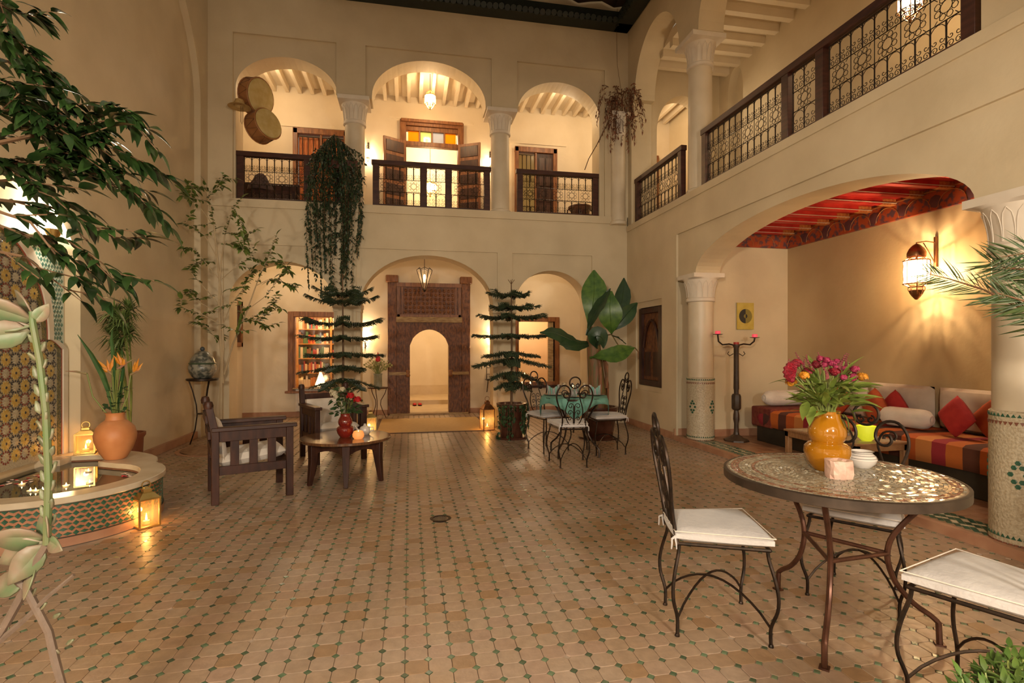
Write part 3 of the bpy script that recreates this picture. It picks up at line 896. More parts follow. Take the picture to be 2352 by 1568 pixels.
# carved shutter set in the right wall
w3 = struct(bpy.data.objects.new('window_3', None)); COL.objects.link(w3); w3.location = (XR + .1, 8.13, .73); w3['label'] = 'dark wooden arched shutter in the right wall'
A = lambda u, v, w: (w, u, v)
mb = MB()
for (u0, u1, v0, v1) in ((-.41, -.31, 0, 1.28), (.31, .41, 0, 1.28), (-.31, .31, 0, .09), (-.31, .31, 1.19, 1.28)):
    mb.prism([(u0, v0), (u1, v0), (u1, v1), (u0, v1)], -.08, .03, A)
mb.build('frame', WOOD, w3, bevel=.006)
for s in (-1, 1):
    MB().prism([(s * .005, .09), (s * .31, .09), (s * .31, 1.19), (s * .005, 1.19)], -.03, .01, A).build('shutter', CARVEDWOOD, w3)
mb = MB()
for (u0, u1, v0, v1) in ((-.25, -.06, .15, .55), (.06, .25, .15, .55)):
    mb.prism([(u0, v0), (u1, v0), (u1, v1), (u0, v1)], -.045, -.03, A)
mb.tube([(-.05, -.29 + .58 * k / 12, .62 + .45 * sin(pi * k / 12) ** .7) for k in range(13)], .022, 6)
mb.build('carving', WOOD, w3)

# ---- upper doors
d2 = struct(bpy.data.objects.new('door_2', None)); COL.objects.link(d2); d2.location = (.45, YB, Z1); d2['label'] = 'open double doors under coloured transom panes on the upper floor'
mb = MB()
for s in (-1, 1): mb.box2((s * .58 - .06, -.1, 0), (s * .58 + .06, .05, 2.26))
mb.box2((-.52, -.1, 2.14), (.52, .05, 2.26)); mb.box2((-.52, -.08, 1.74), (.52, .04, 1.83)); mb.box2((-.62, -.14, 2.2), (.62, -.1, 2.26))
for k in (-1, 0, 1): mb.box2((k * .25 - .018, -.05, 1.83), (k * .25 + .018, .02, 2.06))
mb.box2((-.52, -.06, 2.05), (.52, .04, 2.14))
mb.build('frame', CEDAR, d2, bevel=.006)
def tint(name, c):
    return thin_glass(name, c, .06, .1, .55)
for k, (nm, c) in enumerate((('amber_glass', (1, .55, .05)), ('pale_green_glass', (.75, .85, .5)), ('pale_blue_glass', (.62, .68, .8)), ('amber_glass2', (1, .55, .05)))):
    MB().box2((-.375 + k * .25 - .107, -.02, 1.83), (-.375 + k * .25 + .107, -.012, 2.05)).build('pane', tint(nm, c), d2, smooth=False)
for s in (-1, 1):
    ang = s * radians(28)
    m = Matrix.Translation((s * .53, -.12, 0)) @ Matrix.Rotation(-ang if s > 0 else -ang, 4, 'Z')
    leaf = MB(); leaf.box2((0, -.02, .02), (s * .48, .02, 1.80), m)
    lf = leaf.build('door_leaf', CEDAR, d2, bevel=.004)
    mb = MB()
    for r_ in range(6):
        mb.box2((s * .05, -.03, .1 + r_ * .285), (s * .43, .03, .32 + r_ * .285), m)
    mb.build('leaf_panel', WOODX, lf, bevel=.008)
lamp_lbl = None
def screen(name, label, x0, x1, zt):
    r = struct(bpy.data.objects.new(name, None)); COL.objects.link(r); r.location = ((x0 + x1) / 2, YB, Z1); r['label'] = label
    a = (x1 - x0) / 2; h = zt - Z1
    mb = MB(); mb.box2((-a, -.08, 0), (-a + .08, .04, h)); mb.box2((a - .08, -.08, 0), (a, .04, h)); mb.box2((-a, -.08, h - .1), (a, .04, h)); mb.box2((-.02, -.06, 0), (.02, .03, h - .1))
    mb.build('frame', CEDAR, r, bevel=.006)
    return r, a, h
s1, a, h = screen('door_3', 'wooden screen door with iron grille behind the hanging creeper', -2.22, -1.2, 5.62)
for u in (-1, 1):
    g = grille(.4, 1.7, .13); g.build('grille', IRON, s1, loc=(-.44 if u < 0 else .03, -.03, .08))
MB().box2((-.42, .02, .05), (.42, .03, 1.8)).build('curtain', mat('rust_curtain', (.42, .10, .03), .8, c2=(.62, .22, .07), scale=6, stretch=(8, 8, 1)), s1)
s2, a, h = screen('door_4', 'wooden screen door with pale glass left and dark leaf right', 2.17, 3.08, 5.57)
g = grille(.36, 1.65, .12); g.build('grille', IRON, s2, loc=(-.38, -.03, .08))
MB().box2((-.38, .0, .05), (-.02, .01, 1.75)).build('pane', thin_glass('curtained_glass', (1, .82, .5), .05, .2, .6), s2)
MB().box2((.02, -.04, .03), (.38, .0, 1.78)).build('door_leaf', WOOD, s2)
mb = MB(); [mb.box2((.07 + (k % 2) * .15, -.055, .1 + (k // 2) * .33), (.18 + (k % 2) * .15, -.04, .36 + (k // 2) * .33)) for k in range(10)]
mb.build('leaf_panel', WOODX, s2)
MB().box2((-.42, -.05, .05), (-.38, -.045, 1.7)).build('curtain', mat('red_curtain', (.4, .03, .02), .8), s2)
s3 = struct(bpy.data.objects.new('door_5', None)); COL.objects.link(s3); s3.location = (5.27, YB, Z1); s3['label'] = 'narrow red door with small panes at the end of the right balcony'
MB().box2((-.14, -.08, 0), (.14, .02, 1.9)).build('frame', CEDAR, s3)
MB().box2((-.05, -.1, .1), (.05, -.08, 1.7)).build('pane', mat('red_pane', (.5, .05, .03), .4), s3)
# ================================================================ wrought iron chairs
def crom(P, k=3):
    out = []
    for i in range(len(P) - 1):
        a, b, c, d = P[max(0, i - 1)], P[i], P[i + 1], P[min(len(P) - 1, i + 2)]
        for j in range(k):
            t = j / k
            out.append(tuple(.5 * (2 * b[m] + (c[m] - a[m]) * t + (2 * a[m] - 5 * b[m] + 4 * c[m] - d[m]) * t * t + (3 * b[m] - a[m] - 3 * c[m] + d[m]) * t ** 3) for m in range(len(b))))
    out.append(tuple(P[-1]))
    return out
def make_chair(label):
    t = thing('iron_chair', label, 'chair')
    fx, fy, rx, ry = .205, .20, .15, -.20
    for sx, x, y in ((-1, fx, fy), (1, fx, fy), (-1, rx, ry), (1, rx, ry)):
        oy = 1 if y > 0 else -1
        pts = []
        for o, z in ((-.012, .435), (-.006, .39), (.018, .31), (.032, .235), (.028, .17), (.008, .11), (0, .07), (.002, .0)):
            pts.append((sx * (x + o * .8), y + oy * o * .8, z))
        mb = MB(); mb.tube(crom(pts), .0085, 6); mb.lathe([(.012, 0), (.012, .006), (.009, .012)], 8, c=(pts[-1][0], pts[-1][1], 0))
        mb.build('leg', IRON, t)
    mb = MB()
    ring = [(-fx, fy, .435), (fx, fy, .435), (rx, ry, .435), (-rx, ry, .435)]
    for i in range(4):
        mb.tube([ring[i], ring[(i + 1) % 4]], .008, 6)
    mb.build('seat_frame', IRON, t)
    mb = MB()
    for sx in (-1, 1):
        a = Vector((-sx * fx, fy, .085)); b = Vector((sx * rx, ry, .085))
        mb.tube([a.lerp(b, k / 12) + Vector((0, 0, .15 * sin(pi * k / 12) ** .8)) for k in range(13)], .006, 5)
    mb.build('stretcher', IRON, t)
    B = lambda u, v: (u, -.20 - (v - .43) * .14, v)
    mb = MB()
    for s in (-1, 1):
        main = [(.15, .43), (.13, .52), (.145, .62), (.185, .72), (.205, .80), (.195, .87), (.155, .925), (.10, .93), (.06, .895), (.048, .84), (.07, .80), (.105, .795), (.125, .82), (.115, .85), (.092, .848), (.088, .83)]
        mb.tube([B(s * u, v) for u, v in crom(main)], .0092, 6)
        inn = [(.0, .475), (.05, .49), (.088, .56), (.098, .65), (.075, .74), (.06, .80), (.085, .865), (.13, .875), (.148, .85), (.135, .828)]
        mb.tube([B(s * u, v) for u, v in crom(inn)], .0065, 5)
        mb.tube([B(s * u, v) for u, v in sp((.082, .47), .034, -pi / 2, 1.3, 14, .25)], .005, 5)
        for cx, cz, r in ((.04, .70, .034), (.046, .625, .03), (.046, .555, .026)):
            stem = [(0.004, cz - .16), (.006, cz - .04), (.008, cz)]
            mb.tube([B(s * u, v) for u, v in stem + sp((cx, cz), r, pi, -1.1, 12, .3)], .0045, 4)
    mb.tube([B(0, .475), B(0, .70)], .007, 5)
    mb.build('backrest', IRON, t)
    mb = MB()
    mb.tube([B(.062 * cos(a), .965 + .062 * sin(a)) for a in [2 * pi * k / 30 for k in range(30)]], .0085, 6, closed=True)
    for s in (-1, 1):
        mb.tube([B(s * u, v) for u, v in sp((.024, .935), .023, pi / 2, -1.2, 20, .3)], .005, 4)
    mb.build('crest_ring', IRON, t)
    n = 12
    vs = []; fs = []
    cz, th = .475, .062
    for side in (1, -1):
        for j in range(n + 1):
            for i in range(n + 1):
                u = -1 + 2 * i / n; v = -1 + 2 * j / n
                hw = (rx + .02) + (fx - rx + .012) * (v + 1) / 2
                e = max(0.0, (1 - abs(u) ** 10) * (1 - abs(v) ** 10)) ** .4
                k = 1 - .035 * u * u * v * v
                puff = .012 * (1 - u * u) * (1 - v * v) * side
                vs.append((u * hw * k, v * .218 * k, cz + side * th / 2 * (.35 + .65 * e) + (puff if side > 0 else 0)))
    M = (n + 1) ** 2
    for j in range(n):
        for i in range(n):
            a = j * (n + 1) + i
            fs.append((a, a + 1, a + n + 2, a + n + 1)); fs.append((M + a, M + a + n + 1, M + a + n + 2, M + a + 1))
    ed = [i for i in range(n + 1)] + [(j + 1) * (n + 1) - 1 for j in range(1, n + 1)] + [n * (n + 1) + i for i in range(n - 1, -1, -1)] + [j * (n + 1) for j in range(n - 1, 0, -1)]
    L = len(ed)
    for i in range(L):
        a, b = ed[i], ed[(i + 1) % L]
        fs.append((b, a, M + a, M + b))
    cu = MB().add(vs, fs).build('seat_cushion', WHITECLOTH, t)
    mb = MB()
    for s in (-1, 1):
        for k in (-1, 1):
            mb.tube([(s * (rx + .005), -.205, .475), (s * (rx + .018), -.222 + k * .008, .462), (s * (rx + .02), -.22 + k * .010, .44), (s * (rx + .018), -.22 + k * .012, .415)], [.006, .005, .004, .003], 5)
    mb.build('tie', WHITECLOTH, cu)
    pip = MB(); pip.tube([(u * .97 * ((rx + .02) + (fx - rx + .012) * (v + 1) / 2), v * .215, cz + .022) for u, v in
        [(-1 + .2 * k, -1) for k in range(10)] + [(1, -1 + .2 * k) for k in range(10)] + [(1 - .2 * k, 1) for k in range(10)] + [(-1, 1 - .2 * k) for k in range(10)]], .0028, 4, closed=True)
    pip.build('piping', CREAM, cu)
    return t
def face(dx, dy): return atan2(-dx, dy)       # rz that turns +Y to (dx,dy)
ch = make_chair('white cushioned iron chair seen from its side, left of the mosaic table')
ch.location = (1.475, 2.40, 0); ch.rotation_euler = (0, 0, face(.37, -.11)); ch['group'] = 'wrought iron chairs'
G = 'wrought iron chairs'
dup(ch, (2.43, 2.52, 0), face(-.79, -.61), 'white cushioned iron chair behind the mosaic table, facing it', G)
dup(ch, (2.145, 1.60, 0), face(-.31, .95), 'white cushioned iron chair cut by the frame above the bottom plant', G)
dup(ch, (1.83, 5.95, 0), face(.08, 1), 'white cushioned iron chair with its scrolled back to us at teal table', G)
dup(ch, (1.79, 6.86, 0), face(.40, -.9), 'white cushioned iron chair between the right araucaria pot and teal table', G)
dup(ch, (2.50, 6.52, 0), face(-1, .04), 'white cushioned iron chair between the teal table and right wall', G)

# ================================================================ mosaic table
TX, TY = 2.03, 2.235
mt = thing('mosaic_table', 'round mosaic table on three curved iron legs in the right foreground', 'table', (TX, TY, 0))
MB().lathe([(.0, .712), (.5, .712), (.5, .744), (.49, .748), (.0, .742)], 72, caps=False).build('tabletop', mat('table_bed', (.34, .25, .17), .5), mt)
MB().lathe([(.497, .705), (.506, .708), (.506, .746), (.497, .7505), (.492, .7505), (.492, .705)], 72, caps=False).build('rim', mat('dark_rim_iron', (.055, .04, .03), .38, .5, c2=(.085, .06, .045), scale=14), mt)
def tabtile(name, c, c2): return mat(name, c, .17, c2=c2, scale=30, rnd=.28, bump=.05)
MA = tabtile('table_mosaic', (.27, .225, .155), (.35, .30, .215)); MR = tabtile('table_mosaic_red', (.20, .085, .055), (.27, .135, .085)); 
mA, mR = MB(), MB()
r = .484; row = 0
while r > .02:
    w = .0125 if row < 5 else .016
    n = max(5, int(2 * pi * r / .028))
    for i in range(n):
        a = 2 * pi * (i + .5 * (row % 2)) / n; d = pi / n * .9
        tl, tr_ = random.gauss(0, .0009), random.gauss(0, .0009)
        c = [(r * cos(a - d), r * sin(a - d)), (r * cos(a + d), r * sin(a + d)), ((r - w * .88) * cos(a + d), (r - w * .88) * sin(a + d)), ((r - w * .88) * cos(a - d), (r - w * .88) * sin(a - d))]
        z = [.7505 + tl, .7505 - tl, .7505 - tl + tr_, .7505 + tl + tr_]
        vs = [(p[0], p[1], .744) for p in c] + [(p[0], p[1], z[k]) for k, p in enumerate(c)]
        tgt = mR if row in (1, 3, 8) or (row == 2 and i % 2) else mA
        tgt.add(vs, [(4, 5, 6, 7), (0, 4, 7, 3), (1, 2, 6, 5), (0, 1, 5, 4), (2, 3, 7, 6)])
    r -= w; row += 1
mA.build('mosaic', MA, mt, smooth=False, kind='stuff'); mR.build('mosaic_border', MR, mt, smooth=False, kind='stuff')
prof = [(.41, .71), (.385, .665), (.30, .57), (.235, .48), (.212, .41), (.215, .34), (.245, .255), (.31, .175), (.375, .13), (.408, .10), (.412, .0)]
LA = [222, 90, 328]
for a in LA:
    a = radians(a)
    mb = MB(); mb.tube([(r * cos(a), r * sin(a), z) for r, z in crom(prof[:-1]) + [prof[-1]]], .0125, 8); mb.box((.412 * cos(a), .412 * sin(a), .004), (.04, .04, .008), rz=a)
    mb.build('leg', RUSTIRON, mt)
mb = MB()
P = [(.213 * cos(radians(a)), .213 * sin(radians(a)), .39) for a in LA]
for i in range(3): mb.tube([P[i], P[(i + 1) % 3]], .0105, 8)
mb.build('brace', RUSTIRON, mt)

# gourd vase, flowers, stone light, sugar pot on the mosaic table
AMBER = mat('amber_glaze', (.36, .135, .004), .1, c2=(.43, .175, .008), scale=4, coat=1.0)
REDGL = mat('red_glaze', (.17, .012, .008), .1, c2=(.24, .02, .012), scale=4, coat=1.0)
def gourd(name, label, loc, s, material):
    v = thing(name, label, 'vase', loc)
    out = [(.0, 0), (.075, 0), (.09, .015), (.118, .06), (.132, .11), (.128, .145), (.105, .168), (.085, .175), (.098, .19), (.108, .225), (.105, .26), (.09, .295), (.075, .325), (.070, .352), (.074, .366), (.068, .366), (.064, .35), (.066, .25), (.0, .24)]
    MB().lathe([(r * s, z * s) for r, z in out], 36, caps=False).build('body', material, v)
    MB().lathe([(r * s, z * s) for r, z in ((.0825, .1705), (.088, .175), (.0825, .1795))], 36, caps=False).build('waist_ring', material, v)
    return v
vloc = on_z(1900, 1078, .7505)
gourd('gourd_vase', 'glossy amber double gourd vase on the mosaic table', tuple(vloc), .80, AMBER)
def leaf_mesh(name, L, W, material, fold=.25, droop=.2, n=5, tip=1.6):
    vs = []; fs = []
    for i in range(n + 1):
        t = i / n
        w = W * sin(pi * min(1, t ** .8)) ** .9 * (1 - .25 * t) if 0 < i < n else 0.001
        z = -droop * L * t * t
        vs += [(L * t, -w / 2, z + fold * w / 2), (L * t, 0, z), (L * t, w / 2, z + fold * w / 2)]
    for i in range(n):
        a = i * 3
        fs += [(a, a + 3, a + 4, a + 1), (a + 1, a + 4, a + 5, a + 2)]
    mb = MB(); mb.add(vs, fs)
    return mb.mesh(name, material)
def leafmat(name, c, c2, rnd=.35, rough=.4):
    m = mat(name, c, rough, c2=c2, scale=12, rnd=rnd)
    m.node_tree.nodes['Principled BSDF'].inputs['Subsurface Weight'].default_value = 0
    return m
GREENL = leafmat('bouquet_leaf', (.13, .19, .03), (.22, .27, .05)); STEM = mat('green_stem', (.20, .24, .06), .5)
CRIM = mat('crimson_petal', (.30, .006, .02), .6, c2=(.18, .008, .02), scale=60, bump=.5, bscale=90, rnd=.2)
PINK = mat('magenta_petal', (.38, .025, .09), .6, c2=(.25, .02, .05), scale=50, bump=.5, rnd=.2)
YELF = mat('marigold_petal', (.62, .27, .015), .6, c2=(.5, .17, .01), scale=60, bump=.5, rnd=.2)
DUSK = mat('dusky_plume', (.15, .02, .03), .7, c2=(.25, .06, .06), scale=40, rnd=.2)
def floret(mb, c, r, n=40, flat=.7, up=Vector((0, 0, 1))):
    """ball of small petals"""
    for i in range(n):
        a = random.uniform(0, 2 * pi); b = random.uniform(-.3, 1.2)
        d = Vector((cos(a) * cos(b), sin(a) * cos(b), sin(b) * flat))
        p = Vector(c) + d * r * random.uniform(.75, 1.05)
        s = r * .30
        u = d.orthogonal().normalized(); w = d.cross(u)
        mb.add([p - u * s - w * s * .5, p + u * s - w * s * .5, p + u * s * .8 + w * s + d * s * .6, p - u * s * .8 + w * s + d * s * .6], [(0, 1, 2, 3)])
    mb.ball(c, r * .8, 8, 5)
bq = thing('bouquet', 'bouquet of crimson cockscomb, magenta and yellow flowers in amber vase', 'flowers', (vloc.x, vloc.y, vloc.z + .215))
lm = leaf_mesh('leaf', .16, .04, GREENL, .3, .35); lm2 = leaf_mesh('leaf', .10, .055, GREENL, .2, .3)
kB = 2.45 / F                         # metres per photo pixel at the vase
def bpt(px, py, dy): return ((px - 1900) * kB * cos(YAW) + dy * sin(YAW), -(px - 1900) * kB * sin(YAW) + dy * cos(YAW), (988 - py) * kB + .04)
fl = [(1797, 872, -.05, 'comb'), (1832, 852, .03, 'red'), (1825, 880, -.06, 'yel'), (1975, 884, -.03, 'yel'), (1950, 868, -.04, 'pink'), (1918, 860, .02, 'pink'), (1888, 855, .05, 'red'), (1934, 880, -.07, 'pink'), (1868, 852, .04, 'dusk'), (1958, 848, .05, 'dusk'), (1976, 850, .07, 'dusk'), (1905, 846, .07, 'dusk'), (1815, 900, .02, 'yel'), (1845, 872, -.02, 'red'), (1962, 872, .04, 'pink'), (1925, 850, .06, 'pink'), (1980, 872, .06, 'dusk'), (1856, 862, .02, 'dusk'), (1880, 868, -.04, 'dusk'), (1908, 872, -.03, 'red'), (1842, 846, .05, 'dusk'), (1896, 848, .0, 'pink'), (1940, 852, .02, 'dusk'), (1812, 862, .0, 'dusk')]
for px, py, dy, kd in fl:
    c = Vector(bpt(px, py, dy))
    b0 = Vector((random.uniform(-.03, .03), random.uniform(-.03, .03), -.05)); mid = Vector((c.x * .35, c.y * .35, .14))
    st = MB(); st.tube([b0, mid, c], [.004, .0035, .003], 5); s_ = st.build('stem', STEM, bq)
    mb = MB()
    if kd == 'comb':
        n = 14
        ring = []
        for i in range(n + 1):
            a = radians(75 + 185 * i / n)
            ring.append((cos(a), sin(a)))
        vs = [(c.x + .03, c.y, c.z)]
        for i, (u, v) in enumerate(ring):
            w = .006 * (-1) ** i
            vs += [(c.x + .02 + u * .052, c.y - .016 + w, c.z + v * .05), (c.x + .02 + u * .058, c.y + w, c.z + v * .056), (c.x + .02 + u * .052, c.y + .016 + w, c.z + v * .05)]
        fs = []
        for i in range(n):
            a = 1 + i * 3
            fs += [(0, a, a + 3), (a, a + 1, a + 4, a + 3), (a + 1, a + 2, a + 5, a + 4), (0, a + 5, a + 2)]
        mb.add(vs, fs); mb.build('cockscomb', CRIM, bq)
    elif kd == 'red': floret(mb, c, .026, 40); mb.build('blossom', CRIM, bq)
    elif kd == 'pink':
        for k in range(3): floret(mb, c + Vector((random.uniform(-.03, .03), random.uniform(-.02, .02), random.uniform(-.02, .02))), .018, 26)
        mb.build('blossom', PINK, bq)
    elif kd == 'yel': floret(mb, c, .025, 46); mb.build('blossom', YELF, bq)
    else:
        for k in range(9):
            t = k / 8
            p = c + Vector((.02 * sin(t * 3 + px), 0, -.04 + .08 * t))
            mb.ball(p, .010 * (1 - .6 * t), 6, 4)
        mb.build('plume', DUSK, bq)
for i in range(130):
    a = random.uniform(0, 2 * pi); el = random.uniform(.1, 1.2)
    p = Vector((.04 * cos(a), .04 * sin(a), .05 + random.uniform(0, .16)))
    d = Vector((cos(a) * cos(el), sin(a) * cos(el), sin(el)))
    m = frame(p + d * random.uniform(0, .07), d, roll=random.uniform(-.8, .8), scale=random.uniform(.65, 1.0))
    inst('leaf', random.choice((lm, lm, lm2)), bq, m)
for px, py in ((1935, 985), (1950, 965), (1928, 1000), (1842, 962), (1826, 948)):
    c = Vector(bpt(px, py - 20, -.05)); d = Vector((c.x * .3, -.02, -.05))
    inst('leaf', lm2, bq, frame(c * .8, d, scale=1.0))
sl = on_z(1927, 1096, .7505)
st = thing('stone_tealight', 'rough pale pink salt stone candle holder on the mosaic table', 'candle holder', tuple(sl), radians(-12))
bm = bmesh.new(); bmesh.ops.create_cube(bm, size=1.0)
bmesh.ops.subdivide_edges(bm, edges=bm.edges, cuts=3, use_grid_fill=True)
for v in bm.verts:
    v.co = Vector((v.co.x * .115, v.co.y * .10, (v.co.z + .5) * .082))
    r = sqrt((v.co.x / .0575) ** 2 + (v.co.y / .05) ** 2)
    if r > 1: v.co.x /= r ** .75; v.co.y /= r ** .75
    if hypot(v.co.x, v.co.y) < .032 and v.co.z > .08: v.co.z -= .016
    v.co += Vector((random.uniform(-.003, .003), random.uniform(-.003, .003), random.uniform(-.0015, .0015) if v.co.z > .003 else 0))
me = bpy.data.meshes.new('stone'); bm.to_mesh(me); bm.free()
me.materials.append(mat('pink_salt_stone', (.60, .36, .28), .5, c2=(.70, .48, .38), scale=28, bump=.2))
inst('stone', me, st, Matrix.Identity(4))
MB().lathe([(.022, .066), (.022, .074), (.0, .075)], 16).build('tealight', WAX, st)
pl = on_z(1980, 1072, .7505)
po = thing('sugar_pot', 'small white ceramic sugar pot with dark rings beside salt stone', 'pot', tuple(pl))
WCER = mat('white_ceramic', (.68, .62, .56), .18, c2=(.74, .68, .62), scale=5, coat=.6); DCER = mat('dark_glaze_line', (.06, .04, .03), .3)
MB().lathe([(.0, 0), (.038, 0), (.042, .004), (.060, .022), (.067, .042), (.060, .060), (.046, .071), (.046, .078), (.052, .082), (.048, .082), (.043, .076), (.05, .05), (.0, .03)], 36, caps=False).build('body', WCER, po)
mb = MB()
for r_, z in ((.0525, .082), (.0655, .050), (.0575, .063), (.0468, .073)): mb.lathe([(r_ + .0005, z - .001), (r_ + .0015, z), (r_ + .0005, z + .001)], 36, caps=False)
mb.build('painted_ring', DCER, po)

# ================================================================ wooden armchairs
def make_armchair(label):
    t = thing('wooden_armchair', label, 'armchair'); W, D = .62, .66
    hx, hy = W / 2 - .03, D / 2 - .03
    # local: front +Y
    for sx in (-1, 1):
        MB().box2((sx * hx - .028, hy - .03, 0), (sx * hx + .028, hy + .03, .63)).build('leg', WOOD, t, bevel=.004)
        mb = MB()
        mb.prism([(-hy - .03, 0), (-hy + .03, 0), (-hy + .03, .62), (-hy - .02, .85), (-hy - .075, .84), (-hy - .03, .60)], sx * hx - .028, sx * hx + .028, FX)
        mb.build('leg', WOOD, t, bevel=.004)
        MB().lathe([(.036, 0), (.04, .03), (.03, .06), (.0, .07)], 10, c=(sx * hx, -hy - .05, .83)).build('finial', WOOD, t)
        MB().box2((sx * hx - .045, -hy - .03, .63), (sx * hx + .045, hy + .06, .665)).build('armrest', WOODX, t, bevel=.006)
        MB().box2((sx * hx - .018, -hy + .03, .54), (sx * hx + .018, hy - .03, .63)).build('arm_apron', WOOD, t, bevel=.003)
        MB().box2((sx * hx - .018, -hy + .03, .25), (sx * hx + .018, hy - .03, .325)).build('side_rail', WOOD, t, bevel=.003)
        for k in (-1, 0, 1):
            MB().box2((sx * hx - .012, k * .15 - .034, .325), (sx * hx + .012, k * .15 + .034, .54)).build('slat', WOOD, t, bevel=.002)
    for y, z in ((hy, .28), (-hy, .24)):
        MB().box2((-hx + .028, y - .018, z), (hx - .028, y + .018, z + .07)).build('cross_rail', WOOD, t, bevel=.003)
    n = Vector((0, -.22, 1))
    for k, z in enumerate((.70, .56, .42)):
        y = -hy - .02 - (z - .40) * .14
        MB().box2((-hx + .028, y - .012, z), (hx - .028, y + .012, z + .07)).build('back_slat', WOOD, t, bevel=.003)
    m = Matrix.Translation((0, .0, .375)) @ Matrix.Rotation(radians(6), 4, 'X')
    MB().pillow(.52, .60, .12, 12, m, 6).build('seat_cushion', CREAM, t)
    m = Matrix.Translation((0, -.25, .54)) @ Matrix.Rotation(radians(98), 4, 'X')
    MB().pillow(.50, .36, .07, 12, m, 6).build('back_cushion', CREAM, t)
    return t
ac = make_armchair('dark wooden slatted armchair standing nearest the tiled fountain'); ac['group'] = 'slatted armchairs'
ac.location = (-1.47, 5.356, 0); ac.rotation_euler = (0, 0, face(.93, .366))
dup(ac, (-.93, 6.86, 0), face(.43, -.9), 'dark wooden slatted armchair behind the low round table', 'slatted armchairs')

# ================================================================ low round wooden table
lt = thing('low_table', 'low round dark wooden table with six legs beside the armchairs', 'table', (-.645, 5.73, 0))
TOPW = mat('polished_table_top', (.10, .042, .018), .16, c2=(.17, .08, .035), scale=5, stretch=(10, 1, 1), coat=.4)
MB().lathe([(0, .405), (.44, .405), (.455, .415), (.455, .432), (.448, .438), (0, .438)], 56, caps=False).build('tabletop', TOPW, lt)
R = .36
for k in range(6):
    a = radians(216 + 60 * k); b = radians(216 + 60 * (k + 1))
    x, y = R * cos(a), R * sin(a)
    mb = MB(); vs = []
    for z, w, o in ((0, .019, .035), (.06, .024, .025), (.25, .034, .0), (.405, .038, 0)):
        for sx, sy in ((-1, -1), (1, -1), (1, 1), (-1, 1)):
            u = sx * w; v_ = sy * w
            vs.append(((R + o) * cos(a) + u * cos(a) - v_ * sin(a), (R + o) * sin(a) + u * sin(a) + v_ * cos(a), z))
    fs = [(3, 2, 1, 0), (12, 13, 14, 15)]
    for r_ in range(3):
        for i in range(4): fs.append((r_ * 4 + i, r_ * 4 + (i + 1) % 4, r_ * 4 + 4 + (i + 1) % 4, r_ * 4 + 4 + i))
    mb.add(vs, fs).build('leg', WOOD, lt, bevel=.004)
    P0 = Vector((R * cos(a), R * sin(a), 0)); P1 = Vector((R * cos(b), R * sin(b), 0))
    mb = MB(); N = 10
    ns = Vector((P0.y - P1.y, P1.x - P0.x, 0)).normalized() * .012
    for i in range(N):
        q = []
        for tt in (i / N, (i + 1) / N):
            p = P0.lerp(P1, tt); lo = .27 + .075 * sin(pi * tt) ** .6
            q.append((p, lo))
        (p, l0), (p2, l1) = q
        vs = [(*(p - ns).xy, l0), (*(p2 - ns).xy, l1), (*(p2 - ns).xy, .405), (*(p - ns).xy, .405), (*(p + ns).xy, l0), (*(p2 + ns).xy, l1), (*(p2 + ns).xy, .405), (*(p + ns).xy, .405)]
        mb.add(vs, [(0, 1, 2, 3), (7, 6, 5, 4), (0, 4, 5, 1)])
    mb.build('apron', WOOD, lt, smooth=False)
vl = on_z(793, 1003, .438)
gourd('gourd_vase', 'small dark red gourd vase on the low wooden table', tuple(vl), .66, REDGL)
ROSEL = leafmat('rose_leaf', (.018, .06, .018), (.05, .11, .03))
rose = thing('rose_bunch', 'bunch of red and white roses in the red gourd vase', 'flowers', (vl.x, vl.y, vl.z + .2))
rl = leaf_mesh('leaf', .062, .04, ROSEL, .2, .25)
for i in range(120):
    a = random.uniform(0, 2 * pi); h = random.uniform(.03, .30); rr = random.uniform(.02, .15) * (1 - .3 * abs(h - .15) / .15)
    p = Vector((rr * cos(a), rr * sin(a), h)); d = Vector((cos(a), sin(a), random.uniform(-.5, .6)))
    inst('leaf', rl, rose, frame(p, d, roll=random.uniform(-1, 1), scale=random.uniform(.7, 1.2)))
mb = MB()
for i in range(12):
    a = 2 * pi * i / 12
    mb.tube([(.02 * cos(a), .02 * sin(a), -.05), (.05 * cos(a), .05 * sin(a), .1), (.10 * cos(a), .10 * sin(a), .22)], .003, 4)
mb.build('stems', STEM, rose)
ROSE = mat('red_rose', (.55, .008, .012), .55, c2=(.4, .005, .01), scale=40); WROSE = mat('white_rose', (.62, .55, .38), .6)
kR = 5.45 / F
def rpt(px, py, dy): return Vector(((px - 793) * kR * cos(YAW) + dy * sin(YAW), -(px - 793) * kR * sin(YAW) + dy * cos(YAW), (958 - py) * kR))
for px, py, dy, m_, r_ in ((812, 905, -.10, ROSE, .036), (826, 914, -.08, ROSE, .036), (789, 892, -.04, WROSE, .03), (772, 902, -.06, WROSE, .034), (763, 898, 0, WROSE, .026), (778, 909, -.08, WROSE, .024)):
    mb = MB(); c = rpt(px, py, dy)
    mb.ball(c, r_ * .7, 10, 6)
    for ring in range(3):
        for k in range(5):
            a = 2 * pi * k / 5 + ring * .6; rr = r_ * (.55 + .22 * ring); zz = r_ * (.45 - .35 * ring)
            u = Vector((cos(a), sin(a), 0)); w = Vector((-sin(a), cos(a), 0)); q = c + u * rr + Vector((0, 0, zz))
            mb.add([q - w * r_ * .45 - Vector((0, 0, r_ * .5)), q + w * r_ * .45 - Vector((0, 0, r_ * .5)), q + w * r_ * .4 + u * r_ * .2 + Vector((0, 0, r_ * .25)), q - w * r_ * .4 + u * r_ * .2 + Vector((0, 0, r_ * .25))], [(0, 1, 2, 3)])
    mb.build('bloom', m_, rose)
cp = on_z(823, 1007, .438)
